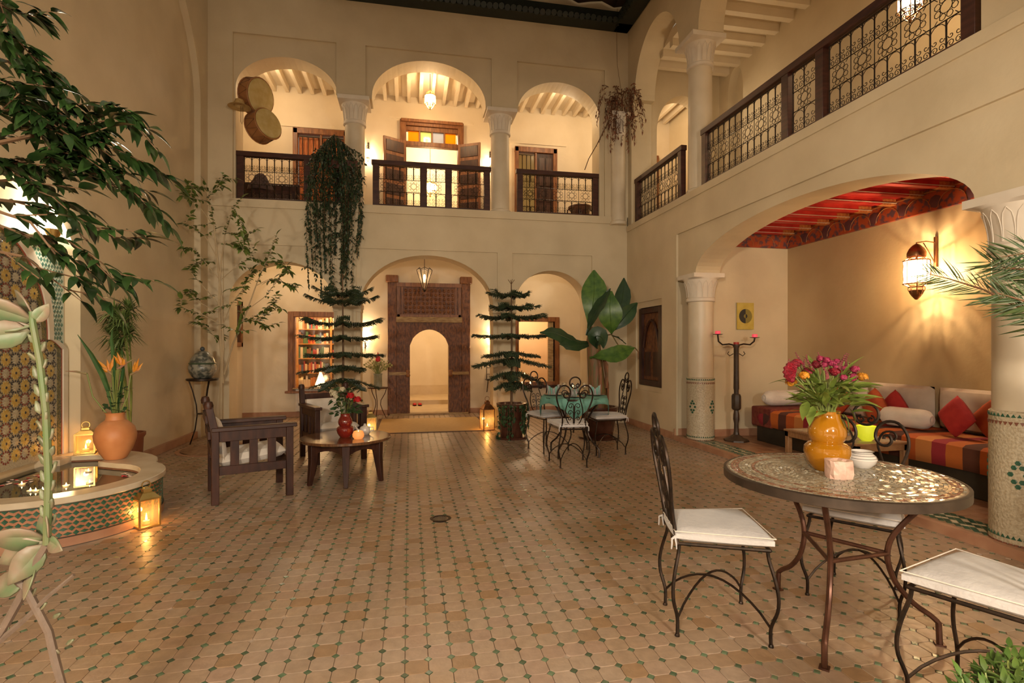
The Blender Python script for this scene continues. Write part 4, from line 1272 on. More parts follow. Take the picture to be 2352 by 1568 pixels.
cn = thing('candle_bowl', 'glowing orange stone candle holder on the low wooden table', 'candle holder', tuple(cp))
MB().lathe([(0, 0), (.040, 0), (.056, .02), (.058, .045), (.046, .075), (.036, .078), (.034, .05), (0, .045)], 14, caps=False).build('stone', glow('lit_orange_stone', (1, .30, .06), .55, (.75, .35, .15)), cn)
MB().lathe([(.0, .05), (.007, .055), (.004, .07), (0, .085)], 8, caps=False).build('flame', FLAME, cn)
tp = on_z(838, 997, .438)
te = thing('teapot', 'small white teapot behind the orange candle on the low table', 'teapot', tuple(tp))
MB().lathe([(0, 0), (.04, 0), (.055, .02), (.058, .05), (.045, .08), (.02, .09), (.012, .1), (.014, .11), (0, .116)], 24, caps=False).build('body', WCER, te)
mb = MB(); mb.tube([(-.05, 0, .035), (-.085, 0, .06), (-.10, 0, .095)], [.014, .01, .007], 8); mb.build('spout', WCER, te)
mb = MB(); mb.tube([(.05, 0, .07), (.085, 0, .075), (.09, 0, .045), (.052, 0, .025)], .006, 6); mb.build('handle', WCER, te)

# ================================================================ far dining table with teal cloth
ft = thing('dining_table', 'round iron dining table under the teal cloth', 'table', (2.06, 6.5, 0))
MB().lathe([(0, .71), (.42, .71), (.42, .735), (0, .735)], 40, caps=False).build('tabletop', IRON, ft)
for k in range(4):
    a = radians(40 + 90 * k)
    mb = MB(); mb.tube([(r * .88 * cos(a), r * .88 * sin(a), z) for r, z in prof], .0115, 6); mb.build('leg', IRON, ft)
TEAL = mat('teal_cloth', (.10, .27, .22), .8, c2=(.15, .34, .28), scale=12, bump=.15, bscale=60)
n = 40; vs = [(0, 0, .745)]; fs = []
rings = [(.2, .745), (.40, .745), (.43, .738), (.445, .70), (.45, .62)]
for r_, z in rings:
    for i in range(n):
        a = 2 * pi * i / n
        sq = 1 / max(abs(cos(a - .5)), abs(sin(a - .5)))      # square cloth: corners hang lower
        if z < .74:
            k = (sq - 1) / .414
            zz = .738 - (.738 - z) * (.55 + 1.9 * k); rr = r_ + .02 * cos(a * 8) * (1 - k) - .02 * k
        else: zz, rr = z, r_
        vs.append((rr * cos(a), rr * sin(a), zz))
for i in range(n): fs.append((0, 1 + i, 1 + (i + 1) % n))
for r_ in range(len(rings) - 1):
    for i in range(n):
        k = (i + 1) % n
        fs.append((1 + r_ * n + i, 1 + (r_ + 1) * n + i, 1 + (r_ + 1) * n + k, 1 + r_ * n + k))
cl = MB().add(vs, fs).build('tablecloth', TEAL, loc=(2.06, 6.5, 0))
md = cl.modifiers.new('t', 'SOLIDIFY'); md.thickness = .004
tag(cl, 'teal cloth with hanging corners over the far dining table', 'tablecloth')
PLATE = mat('brown_plate', (.25, .13, .09), .25, c2=(.33, .18, .12), scale=8, coat=.5)
nap = mat('striped_napkin', (.42, .36, .36), .8, c2=(.20, .40, .35), scale=4, stretch=(14, 1, 1), lo=.45, hi=.55)
GLASSM = thin_glass('wine_glass', (.92, .92, .90), .2, .03)
for k, (ang, rr, lb) in enumerate(((250, .27, 'nearest the chair with its back to us'), (70, .27, 'on the far side of the teal table'), (350, .27, 'before the chair by the right wall'), (165, .27, 'before the chair beside the araucaria'))):
    a = radians(ang); x, y = 2.06 + rr * cos(a), 6.5 + rr * sin(a)
    p = thing('dinner_plate', 'brown dinner plate ' + lb, 'plate', (x, y, .746), a, 'plates on the teal table')
    MB().lathe([(0, 0), (.07, 0), (.115, .014), (.117, .017), (.07, .005), (0, .004)], 28, caps=False).build('plate', PLATE, p)
    q = thing('napkin', 'folded striped napkin standing on the plate ' + lb, 'napkin', (x, y, .752), a + .5, 'napkins on the teal table')
    mb = MB()
    for s in (-1, 1):
        for f in range(5):
            u0 = s * f * .018; u1 = s * (f + 1) * .018
            h0 = .075 + .012 * f; h1 = .075 + .012 * (f + 1)
            w0 = .012 if f % 2 else -.012; w1 = -w0
            mb.add([(u0, w0, 0), (u1 * .8, w1, 0), (u1, w1, h1), (u0, w0, h0)], [(0, 1, 2, 3)])
    o = mb.build('fan_fold', nap, q, smooth=False); md = o.modifiers.new('t', 'SOLIDIFY'); md.thickness = .003
    gx, gy = 2.06 + .2 * cos(a + .75), 6.5 + .2 * sin(a + .75)
    g = thing('wine_glass', 'stemmed wine glass beside the plate ' + lb, 'glass', (gx, gy, .746), 0, 'glasses on the teal table')
    MB().lathe([(0, 0), (.032, .001), (.030, .004), (.005, .008), (.004, .07), (.02, .085), (.033, .115), (.030, .155)], 18, caps=False).build('bowl', GLASSM, g)
tc = thing('table_candle', 'small lit candle glass at the middle of the teal table', 'candle', (2.03, 6.46, .746))
MB().lathe([(0, 0), (.035, 0), (.042, .09), (.039, .09), (.033, .006), (0, .006)], 18, caps=False).build('glass', COPPER, tc)
MB().lathe([(0, .09), (.011, .10), (.007, .12), (0, .145)], 8, caps=False).build('flame', FLAME, tc)

# ================================================================ jar on iron stand, small table at the doorway
js = thing('plant_stand', 'tall wrought iron stand carrying the patterned jar by left wall', 'stand', (-2.88, 8.22, 0))
MB().lathe([(0, .885), (.19, .885), (.205, .895), (.205, .915), (.195, .92), (0, .918)], 32, caps=False).build('top', IRON, js)
for k in range(3):
    a = radians(80 + 120 * k)
    MB().tube([(r_ * cos(a), r_ * sin(a), z) for r_, z in ((.165, .89), (.12, .75), (.075, .55), (.065, .40), (.09, .2), (.15, .0))], .009, 6).build('leg', IRON, js)
mb = MB(); mb.tube([(.068 * cos(a), .068 * sin(a), .42) for a in [2 * pi * k / 14 for k in range(14)]], .006, 5, closed=True); mb.build('ring', IRON, js)
JAR = mat('painted_jar', (.30, .28, .22), .35, c2=(.07, .075, .06), scale=16, detail=6, lo=.42, hi=.58, coat=.4)
jr = thing('lidded_jar', 'round patterned grey green ceramic jar with lid on stand', 'jar', (-2.88, 8.22, .92))
MB().lathe([(0, 0), (.10, 0), (.13, .02), (.17, .09), (.18, .155), (.165, .205), (.16, .21)], 32, caps=False).build('body', JAR, jr)
MB().lathe([(.168, .205), (.17, .215), (.165, .225), (.14, .29), (.09, .355), (.04, .385), (0, .39)], 32, caps=False).build('lid', JAR, jr)
mb = MB(); mb.ball((0, 0, .415), .032, 12, 8); mb.build('knob', mat('jar_blue', (.05, .06, .065), .3), jr)
MB().lathe([(.169, .2), (.174, .21), (.169, .22)], 32, caps=False).build('band', mat('jar_green', (.05, .08, .04), .35), jr)
sx_, sy_ = on_y(868, 890, 10.45).x, 10.45
st = thing('side_table', 'small round iron table left of the carved doorway', 'table', (sx_, sy_, 0))
hh = on_y(868, 889, 10.45).z
MB().lathe([(0, hh - .02), (.19, hh - .02), (.195, hh), (0, hh)], 28, caps=False).build('top', RUSTIRON, st)
for k in range(3):
    a = radians(20 + 120 * k)
    MB().tube([(r_ * cos(a), r_ * sin(a), z * hh) for r_, z in ((.17, .97), (.14, .8), (.06, .58), (.05, .45), (.09, .25), (.16, .0))], .008, 6).build('leg', RUSTIRON, st)
fv = thing('flower_jug', 'grey stoneware jug on the small iron table', 'vase', (sx_, sy_, hh))
MB().lathe([(0, 0), (.075, 0), (.08, .02), (.075, .22), (.085, .26), (.08, .26), (.07, .22), (0, .2)], 24, caps=False).build('body', mat('grey_stoneware', (.22, .22, .15), .5, c2=(.3, .3, .22), scale=12), fv)
wf = thing('wildflowers', 'spray of pale wildflowers with one red spike in the jug', 'flowers', (sx_, sy_, hh + .22))
PALEF = mat('pale_flower', (.5, .45, .25), .7, c2=(.3, .33, .12), scale=20, rnd=.3)
mb = MB(); mb2 = MB()
for i in range(46):
    a = random.uniform(0, 2 * pi); el = random.uniform(.5, 1.45); L = random.uniform(.2, .36)
    d = Vector((cos(a) * cos(el), sin(a) * cos(el), sin(el)))
    mb.tube([(0, 0, 0), d * L * .5 + Vector((0, 0, .03)), d * L], .0035, 3)
    mb2.ball(d * L, random.uniform(.014, .026), 6, 4); mb2.ball(d * L * .8 + Vector((.02, 0, .01)), .015, 6, 4)
mb.build('stems', STEM, wf); mb2.build('pale_heads', PALEF, wf, kind='stuff')
mb = MB(); mb.lathe([(.0, .26), (.05, .28), (.045, .34), (.018, .40), (0, .46)], 7, caps=False); mb.build('red_spike', ROSE, wf)
# ================================================================ seating alcove
def stripes(name):
    m, t, b = nt(name)
    b.inputs['Roughness'].default_value = .85
    tc = node(t, 'ShaderNodeTexCoord'); sx = node(t, 'ShaderNodeSeparateXYZ'); t.links.new(tc.outputs['Object'], sx.inputs[0])
    mu = node(t, 'ShaderNodeMath', operation='MULTIPLY'); mu.inputs[1].default_value = .62; t.links.new(sx.outputs['Y'], mu.inputs[0])
    fr = node(t, 'ShaderNodeMath', operation='FRACT'); t.links.new(mu.outputs[0], fr.inputs[0])
    cr = node(t, 'ShaderNodeValToRGB'); cr.color_ramp.interpolation = 'CONSTANT'
    E = [(0, (.52, .12, .015)), (.10, (.07, .022, .015)), (.18, (.30, .02, .03)), (.27, (.50, .19, .06)), (.36, (.48, .10, .012)), (.46, (.10, .028, .012)), (.55, (.50, .13, .02)), (.64, (.30, .02, .03)), (.72, (.55, .20, .05)), (.82, (.46, .09, .012)), (.91, (.09, .025, .015))]
    els = cr.color_ramp.elements
    els[0].position = 0; els[0].color = rgba(E[0][1]); els[1].position = E[1][0]; els[1].color = rgba(E[1][1])
    for p, c in E[2:]:
        e = els.new(p); e.color = rgba(c)
    t.links.new(fr.outputs[0], cr.inputs[0]); t.links.new(cr.outputs[0], b.inputs['Base Color'])
    ns = node(t, 'ShaderNodeTexNoise'); ns.inputs['Scale'].default_value = 120
    bp = node(t, 'ShaderNodeBump'); bp.inputs['Strength'].default_value = .2; bp.inputs['Distance'].default_value = .01
    t.links.new(ns.outputs[0], bp.inputs['Height']); t.links.new(bp.outputs[0], b.inputs['Normal'])
    return m
sofa = thing('banquette', 'long dark banquette bench with striped orange and red throw', 'sofa', (5.13, 4.5, .069))
DARKB = mat('bench_dark', (.018, .013, .008), .6, c2=(.03, .022, .012), scale=5)
MB().box2((-.40, -2.6, 0), (.38, 2.1, .33)).build('bench_base', DARKB, sofa, bevel=.01)
MB().box2((-.42, -2.6, .33), (.38, 2.14, .44)).build('mattress', CREAM, sofa, bevel=.03)
# throw: sheet over the mattress with a hanging front edge
vs = []; fs = []; ny = 60
prof2 = [(.30, .448), (-.30, .452), (-.40, .448), (-.435, .425), (-.437, .33), (-.432, .225)]
for j in range(ny + 1):
    y = -2.58 + j * (2.06 + 2.58) / ny
    for i, (x, z) in enumerate(prof2):
        wv = .008 * sin(y * 9) if i >= 4 else .003 * sin(y * 6)
        vs.append((x - abs(wv), y, z + .004 * sin(y * 5 + i)))
k = len(prof2)
for j in range(ny):
    for i in range(k - 1):
        fs.append((j * k + i, j * k + i + 1, (j + 1) * k + i + 1, (j + 1) * k + i))
o = MB().add(vs, fs).build('striped_throw', stripes('striped_throw_cloth'), sofa); md = o.modifiers.new('t', 'SOLIDIFY'); md.thickness = .006; md.offset = 1
end = mat('maroon_cover', (.13, .018, .012), .85, c2=(.2, .04, .02), scale=20)
MB().box2((-.44, 1.75, .21), (.30, 2.17, .475)).build('end_cover', end, sofa, bevel=.02)
def cushion(label, loc, rot, w, h, t, m_, name='cushion', group=None, p=5):
    th = thing(name, label, 'cushion', loc, 0, group)
    th.rotation_euler = rot
    MB().pillow(w, h, t, 14, None, p).build('cover', m_, th)
    if p < 6:
        P = [(-.5, -.5), (.5, -.5), (.5, .5), (-.5, .5)]
    return th
CUSH = mat('pale_cushion', (.46, .37, .29), .9, c2=(.54, .45, .36), scale=6, bump=.1)
REDC = mat('red_cushion', (.34, .016, .014), .85, c2=(.42, .025, .02), scale=14)
ORC = mat('orange_cushion', (.46, .085, .02), .85, c2=(.38, .06, .015), scale=14)
zb = .535
for i, (yy, lb) in enumerate(((5.85, 'behind the bouquet'), (5.02, 'left of the pair beside the mosaic column'), (4.18, 'right above the big red cushion'), (3.35, 'half hidden by the mosaic foot column'))):
    cushion('large pale square back cushion ' + lb, (5.40, yy, zb + .20), (radians(90), 0, radians(90)), .82, .44, .19, CUSH, 'back_cushion', 'pale back cushions along the alcove wall')
for lab, px, py, x, w, m_, n_ in (('large red cushion standing on its corner on the striped bench', 2197, 977, 5.02, .30, REDC, 'c'), ('red cushion with its tip behind the pale bolster', 2055, 945, 5.22, .28, REDC, 'c'), ('orange cushion behind the iron chair back', 2008, 960, 5.1, .30, ORC, 'c'), ('orange cushion corner showing beside the mosaic column', 2276, 995, 5.14, .28, ORC, 'c'), ('dark orange cushion behind the flowers in the corner', 1930, 945, 5.2, .28, ORC, 'c')):
    p = on_x(px, py, x)
    cushion(lab, (p.x, p.y, max(p.z, .71)), (radians(90), radians(42), radians(82)), w, w, .12, m_, 'cushion', 'small coloured cushions on the banquette', 4)
def bolster(label, a, b, r):
    a = Vector(a); b = Vector(b)
    th = thing('bolster', label, 'cushion', tuple((a + b) / 2), 0, 'white bolsters on the banquette')
    d = (b - a) / 2
    pts = []; rad = []
    for k in range(13):
        t = -1 + k / 6
        pts.append(d * t); rad.append(r * (1 - abs(t) ** 8 * .55))
    MB().tube(pts, rad, 20).build('cover', CREAM, th)
    mb = MB()
    for s in (-1, 1):
        mb.tube([d * s * 1.005 + Vector((0, 0, 0)), d * s * 1.03], [.03, .012], 10)
    mb.build('end_button', CREAM, th)
bolster('white bolster on the maroon end of the banquette', (4.78, 6.52, .66), (5.4, 6.52, .66), .105)
p0 = on_x(2025, 985, 4.98); p1 = on_x(2142, 985, 5.08)
bolster('white bolster lying along the middle of banquette', (p0.x, p0.y, .635), (p1.x, p1.y, .635), .10)
# low table of the alcove
sx0, sx1, sy0, sy1, sh = 3.98, 4.55, 4.15, 5.08, .48
at_ = thing('coffee_table', 'rectangular pale wooden coffee table before the banquette', 'table', ((sx0 + sx1) / 2, (sy0 + sy1) / 2, .069))
LW = mat('oak_wood', (.22, .10, .04), .4, c2=(.31, .16, .07), scale=5, stretch=(2, 9, 2))
a, b, h = (sx1 - sx0) / 2, (sy1 - sy0) / 2, sh - .069
for sx in (-1, 1):
    for sy in (-1, 1):
        MB().box2((sx * a, sy * b, 0), (sx * (a - .05), sy * (b - .05), h - .02)).build('leg', LW, at_, bevel=.004)
mb = MB(); mb.box2((-a, -b, h - .075), (-a + .03, b, h - .02)); mb.box2((a - .03, -b, h - .075), (a, b, h - .02)); mb.box2((-a, -b, h - .075), (a, -b + .03, h - .02)); mb.box2((-a, b - .03, h - .075), (a, b, h - .02)); mb.build('apron', LW, at_, smooth=False)
MB().box2((-a - .01, -b - .01, h - .02), (a + .01, b + .01, h)).build('tabletop', LW, at_, bevel=.003)
MB().box2((-a + .05, -b + .05, h - .001), (a - .05, b - .05, h + .002)).build('inlay', mat('table_inlay', (.40, .30, .18), .25, c2=(.46, .36, .23), scale=6), at_)
bp_ = on_z(1990, 1012, sh)
bw = thing('lime_candle_bowl', 'glowing lime yellow candle bowl on the coffee table', 'candle holder', (bp_.x, bp_.y, sh + .002))
MB().lathe([(0, 0), (.04, 0), (.07, .03), (.085, .09), (.083, .14), (.078, .14), (.07, .05), (0, .02)], 24, caps=False).build('bowl', glow('lit_lime_glass', (.75, .80, .02), .35, (.6, .62, .05)), bw)
MB().lathe([(0, .04), (.012, .05), (.008, .075), (0, .1)], 8, caps=False).build('flame', FLAME, bw)
# candelabra
cp = on_z(1691, 1012, .069)
cd = thing('candelabra', 'tall dark floor candelabra with two arms by the alcove end wall', 'candelabra', tuple(cp))
WI = mat('carved_dark_post', (.035, .02, .012), .45, c2=(.06, .035, .02), scale=14)
MB().lathe([(.0, 0), (.17, .0), (.165, .02), (.10, .045), (.07, .07), (.04, .09), (.035, .12)], 8, caps=False).build('base', WI, cd)
H0 = 1.33
MB().lathe([(.033, .10), (.03, .24), (.042, .30), (.04, .36), (.03, .42), (.05, .43), (.062, .45), (.062, .62), (.05, .645), (.032, .65), (.032, .70), (.038, .72), (.034, .95), (.034, H0 - .05), (.045, H0 - .03), (.045, H0), (0, H0)], 8, caps=False).build('post', WI, cd)
for s in (-1, 1):
    u = RT * s
    top = .13 if s < 0 else .085
    mb = MB(); mb.tube([(0, 0, H0 - .02), u * .10 + Vector((0, 0, H0 + .005)), u * .19 + Vector((0, 0, H0 - .005)), u * .245 + Vector((0, 0, H0 + .04)), u * .255 + Vector((0, 0, H0 + top))], .011, 6)
    ar = mb.build('arm', IRON, cd)
    c = u * .255
    MB().lathe([(.0, 0), (.055, .004), (.07, .012), (.0, .010)], 16, c=(c.x, c.y, H0 + top), caps=False).build('drip_plate', IRON, cd)
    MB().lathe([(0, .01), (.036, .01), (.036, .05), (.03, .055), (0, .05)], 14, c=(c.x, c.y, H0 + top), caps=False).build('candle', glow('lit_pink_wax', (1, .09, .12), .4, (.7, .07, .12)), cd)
    mb = MB(); mb.tube([u * .04 + Vector((0, 0, H0 - .13)), u * .09 + Vector((0, 0, H0 - .16)), u * .12 + Vector((0, 0, H0 - .13)), u * .10 + Vector((0, 0, H0 - .10))], .006, 5); mb.build('scroll', IRON, cd)
MB().lathe([(0, H0), (.036, H0), (.036, H0 + .03), (0, H0 + .03)], 14, caps=False).build('candle', mat('red_wax', (.4, .03, .02), .5), cd)
# picture
pp = on_y(1711, 726, 6.985)
pc = thing('picture', 'small gold picture with a black and olive target circle', 'picture', (pp.x, 6.985, pp.z))
w, h = .135, .195
MB().box2((-w, -.015, -h), (w, .0, h)).build('panel', mat('gold_panel', (.48, .34, .05), .5, c2=(.56, .42, .09), scale=10), pc)
def half(r0, r1, s, y, m_, nm):
    n = 18; vs = []
    for k in range(n + 1):
        a = pi / 2 + s * pi * k / n
        vs += [(r0 * cos(a) , y, r0 * sin(a)), (r1 * cos(a), y, r1 * sin(a))]
    MB().add(vs, [(2 * k, 2 * k + 1, 2 * k + 3, 2 * k + 2) for k in range(n)]).build(nm, m_, pc, smooth=False)
BLK = mat('black_paint', (.02, .018, .016), .6); OLV = mat('olive_paint', (.22, .17, .03), .6)
half(.03, .105, 1, -.0165, BLK, 'black_half'); half(.03, .105, -1, -.0165, OLV, 'olive_half'); half(.0, .03, 1, -.0165, OLV, 'centre_half'); half(0, .03, -1, -.0165, BLK, 'centre_half')

# ================================================================ lanterns
AMBERGL = thin_glass('warm_lantern_glass', (1, .90, .70), .08, .1, .06)
def box_lantern(label, loc, w, h, m_=BRASS, rz=.5, watts=3, ring=True, group=None):
    t = thing('lantern', label, 'lantern', loc, rz, group)
    a = w / 2; hb = h * .62
    MB().box2((-a, -a, 0), (a, a, .012 + .02 * w)).build('base', m_, t, bevel=.003)
    for sx in (-1, 1):
        for sy in (-1, 1):
            MB().box2((sx * a * .96 - .006, sy * a * .96 - .006, .01), (sx * a * .96 + .006, sy * a * .96 + .006, hb)).build('corner_post', m_, t)
    for k in range(4):
        m = Matrix.Rotation(k * pi / 2, 4, 'Z')
        MB().box2((-a * .92, -a * .95 - .0015, .02), (a * .92, -a * .95, hb), m).build('pane', AMBERGL, t, smooth=False)
    MB().box2((-a * 1.05, -a * 1.05, hb), (a * 1.05, a * 1.05, hb + .012)).build('top_frame', m_, t)
    vs = []
    for (r, z) in ((a * 1.0, hb + .012), (a * .55, hb + h * .14), (a * .38, hb + h * .16), (a * .38, hb + h * .22), (a * .1, hb + h * .27)):
        vs += [(-r, -r, z), (r, -r, z), (r, r, z), (-r, r, z)]
    fs = [(3, 2, 1, 0), (16, 17, 18, 19)]
    for j in range(4):
        for i in range(4): fs.append((j * 4 + i, j * 4 + (i + 1) % 4, j * 4 + 4 + (i + 1) % 4, j * 4 + 4 + i))
    MB().add(vs, fs).build('roof', m_, t, smooth=False)
    mb = MB(); mb.tube([(w * .2 * cos(q), 0, h * .93 + w * .2 * sin(q)) for q in [2 * pi * k / 16 for k in range(16)]], .004, 5, closed=True); mb.build('ring', m_, t)
    MB().lathe([(0, .02), (w * .2, .02), (w * .16, .02 + h * .07), (0, .02 + h * .07)], 14, caps=False).build('candle', WAX, t)
    MB().lathe([(0, .022 + h * .07), (.008, .03 + h * .07), (.007, .045 + h * .07), (.002, .07 + h * .07), (0, .08 + h * .07)], 8, caps=False).build('flame', FLAME, t)
    l = lamp('candle_light', (loc[0], loc[1], loc[2] + h * .30), watts, (1, .56, .2), .02)
    return t
p = on_z(193, 1031, .40)
box_lantern('brass candle lantern on the fountain ledge by the wall', (-3.06, 5.80, .342), .155, .29, watts=.6, rz=.35)
p = on_z(336, 1208, 0)
box_lantern('brass candle lantern on the floor before the fountain', (p.x, p.y, 0), .14, .34, watts=.8, rz=.75)
p = on_z(1119, 987, 0)
box_lantern('dark bronze floor lantern beside the right araucaria pot', (p.x, p.y, 0), .19, .55, COPPER, watts=1.2, rz=.2)
box_lantern('brass floor lantern behind the second armchair', (-.60, 8.55, 0), .16, .42, BRASS, watts=1.2, rz=.2)

def star_lantern(name, label, c, r, h, watts, rod=0, nrib=8, cat='lamp', metal=IRON, bracket=None, group=None, bulb=.045):
    """moorish lantern: dome cap, ribbed glass drum, pointed base; c is the centre of the drum"""
    t = thing(name, label, cat, c, 0, group)
    hb = h * .21
    MB().lathe([(r * .98, -hb), (r * 1.0, -hb * .5), (r * 1.0, hb * .5), (r * .98, hb)], nrib, caps=False).build('glass', FROST, t, smooth=False)
    mb = MB()
    for k in range(nrib):
        a = 2 * pi * k / nrib
        mb.tube([(r * 1.02 * cos(a), r * 1.02 * sin(a), -hb), (r * 1.02 * cos(a), r * 1.02 * sin(a), hb)], r * .035 + .001, 4)
    for z in (-hb, hb):
        mb.tube([(r * 1.03 * cos(2 * pi * k / nrib), r * 1.03 * sin(2 * pi * k / nrib), z) for k in range(nrib)], r * .05 + .001, 4, closed=True)
    mb.build('cage', metal, t)
    mb = MB()
    for k in range(nrib):
        a = 2 * pi * k / nrib
        ptsu = [(r, hb), (r * .62, hb + h * .05), (r * .70, hb + h * .09), (r * .66, hb + h * .16), (r * .35, hb + h * .24), (.0, hb + h * .28)]
        mb.tube([(q * cos(a), q * sin(a), z) for q, z in ptsu], r * .05, 4)
        ptsd = [(r * .95, -hb), (r * .6, -hb - h * .05), (r * .62, -hb - h * .10), (r * .42, -hb - h * .19), (.0, -hb - h * .27)]
        mb.tube([(q * cos(a), q * sin(a), z) for q, z in ptsd], r * .05, 4)
    mb.lathe([(r * .66, hb + h * .045), (r * .70, hb + h * .06), (r * .66, hb + h * .075)], 16, caps=False)
    mb.lathe([(r * .61, -hb - h * .045), (r * .65, -hb - h * .06), (r * .61, -hb - h * .075)], 16, caps=False)
    mb.ball((0, 0, hb + h * .28), r * .12, 8, 5); mb.ball((0, 0, -hb - h * .27), r * .12, 8, 5)
    mb.build('filigree', metal, t)
    mb = MB().ball((0, 0, 0), bulb, 12, 8); mb.build('bulb', BULB, t)
    if rod:
        mb = MB(); mb.tube([(0, 0, hb + h * .28), (0, 0, rod)], .006, 5); mb.build('chain', IRON, t)
    if bracket:
        bx, by, L = bracket
        d = Vector((bx, by, 0)); zt = hb + h * .33
        mb = MB(); mb.tube([(0, 0, hb + h * .28), (0, 0, zt), d * .5 + Vector((0, 0, zt + .02)), d + Vector((0, 0, zt + .01))], .007, 5)
        mb.tube([d * .35 + Vector((0, 0, zt)), d * .6 + Vector((0, 0, zt - .08)), d * .97 + Vector((0, 0, zt - L))], .005, 5)
        mb.tube([d * .98 + Vector((0, 0, zt + .07)), d * .98 + Vector((0, 0, zt - L - .03))], .018, 8)
        mb.build('bracket', metal, t)
    if watts:
        lamp(name + '_light', c, watts, (1, .72, .42), bulb * 1.5)
    return t
c = on_x(2105, 625, 5.27)
wl_ = star_lantern('wall_lantern', 'large filigree wall lantern glowing in the seating alcove', tuple(c), .115, .58, 46, cat='lantern', metal=COPPER, bracket=(.25, 0, .22), bulb=.02)
MB().lathe([(.085, .165), (.088, .20), (.07, .245), (.035, .285), (.012, .30)], 12, caps=False).build('dome', COPPER, wl_)
MB().lathe([(.05, -.165), (.065, -.19), (.045, -.25), (.012, -.29)], 8, caps=False).build('base_bowl', COPPER, wl_)
mb = MB()
for k in range(8):
    a = 2 * pi * (k + .5) / 8
    mb.tube([(.118 * cos(a), .118 * sin(a), -.12), (.13 * cos(a), .13 * sin(a), 0), (.118 * cos(a), .118 * sin(a), .12)], .004, 4)
mb.build('outer_bars', COPPER, wl_)
c = on_y(988, 230, 10.0)
star_lantern('pendant_lamp', 'bright filigree pendant above the open upper doors', tuple(c), .10, .36, 30, rod=6.44 - c.z, metal=BRASS, bulb=.05)
for px, py, Y, lab, w in ((845, 352, YB - .12, 'small wall lamp left of the open upper doors', 26), (1128, 372, YB - .12, 'small wall lamp right of the open upper doors', 26)):
    c = on_y(px, py, Y)
    star_lantern('sconce', lab, tuple(c), .055, .34, w * .75, bracket=(0, .12, .1), group='wall lamps', bulb=.035)
c = on_x(2090, 4, 4.9)
star_lantern('pendant_lamp', 'pendant lamp half hidden by the long balcony railing', tuple(c), .10, .42, 26, rod=max(.2, 6.44 - c.z), metal=COPPER, bulb=.05)
for px, py, lab in ((838, 772, 'lit wall lamp left of the carved doorway'), (1133, 778, 'lit wall lamp right of the carved doorway')):
    c = on_y(px, py, YB - .1)
    t = thing('sconce', lab, 'lamp', tuple(c), 0, 'wall lamps')
    MB().lathe([(.05, -.1), (.085, .1), (.08, .1), (.046, -.1)], 14, caps=False).build('shade', FROST, t)
    mb = MB(); mb.tube([(0, .1, -.16), (0, .04, -.22), (.03, 0, -.2), (0, 0, -.12)], .007, 5); mb.tube([(-.04, 0, -.13), (.04, 0, -.13)], .006, 5); mb.tube([(0, .09, -.05), (0, .09, -.24)], .014, 6); mb.build('bracket', IRON, t)
    mb = MB().ball((0, 0, 0), .04, 10, 6); mb.build('bulb', BULB, t)
    lamp('sconce_light', tuple(c), 22, (1, .74, .45), .06)
# lower pendant: flared hexagonal glass cone
c = on_y(975, 640, 9.9)
t = thing('pendant_lamp', 'tapered glass pendant hanging before the carved doorway', 'lamp', tuple(c))
V = [(.03, -.2), (.075, -.05), (.13, .12), (.14, .16)]
MB().lathe(V, 6, caps=False).build('glass', thin_glass('pendant_glass', (1, .93, .8), .1, .1, .15), t, smooth=False)
mb = MB()
for k in range(6):
    a = 2 * pi * k / 6
    mb.tube([(r_ * cos(a), r_ * sin(a), z) for r_, z in V], .006, 4)
    q = 2 * pi * (k + .5) / 6
    mb.tube([(.14 * cos(a), .14 * sin(a), .16), (.10 * cos(q), .10 * sin(q), .20), (.14 * cos(2 * pi * (k + 1) / 6), .14 * sin(2 * pi * (k + 1) / 6), .16)], .005, 4)
mb.lathe([(.0, -.25), (.03, -.22), (.03, -.2), (0, -.18)], 8, caps=False)
mb.build('cage', IRON, t)
mb = MB(); mb.tube([(0, 0, .05), (0, 0, 3.30 - c.z)], .005, 4); mb.build('chain', IRON, t)
mb = MB().ball((0, 0, .03), (.022, .022, .05), 10, 6); mb.build('bulb', BULB, t)
lamp('pendant_light', (c.x, c.y, c.z + .03), 42, (1, .72, .42), .02)
# niche light over the fountain
c = Vector((XN + .12, 5.55, 2.40))
t = thing('niche_lamp', 'bright uplight hidden by leaves in the fountain niche', 'lamp', tuple(c))
MB().lathe([(.03, -.06), (.07, .03), (.066, .03), (.027, -.055)], 14, caps=False).build('cup', BRASS, t)
MB().box2((-.12, -.02, -.06), (-.02, .02, -.03)).build('bracket', BRASS, t)
mb = MB().ball((0, 0, .02), .03, 10, 6); mb.build('bulb', BULB, t)
lamp('niche_light', (c.x, c.y, c.z + .03), 26, (1, .9, .7), .05)
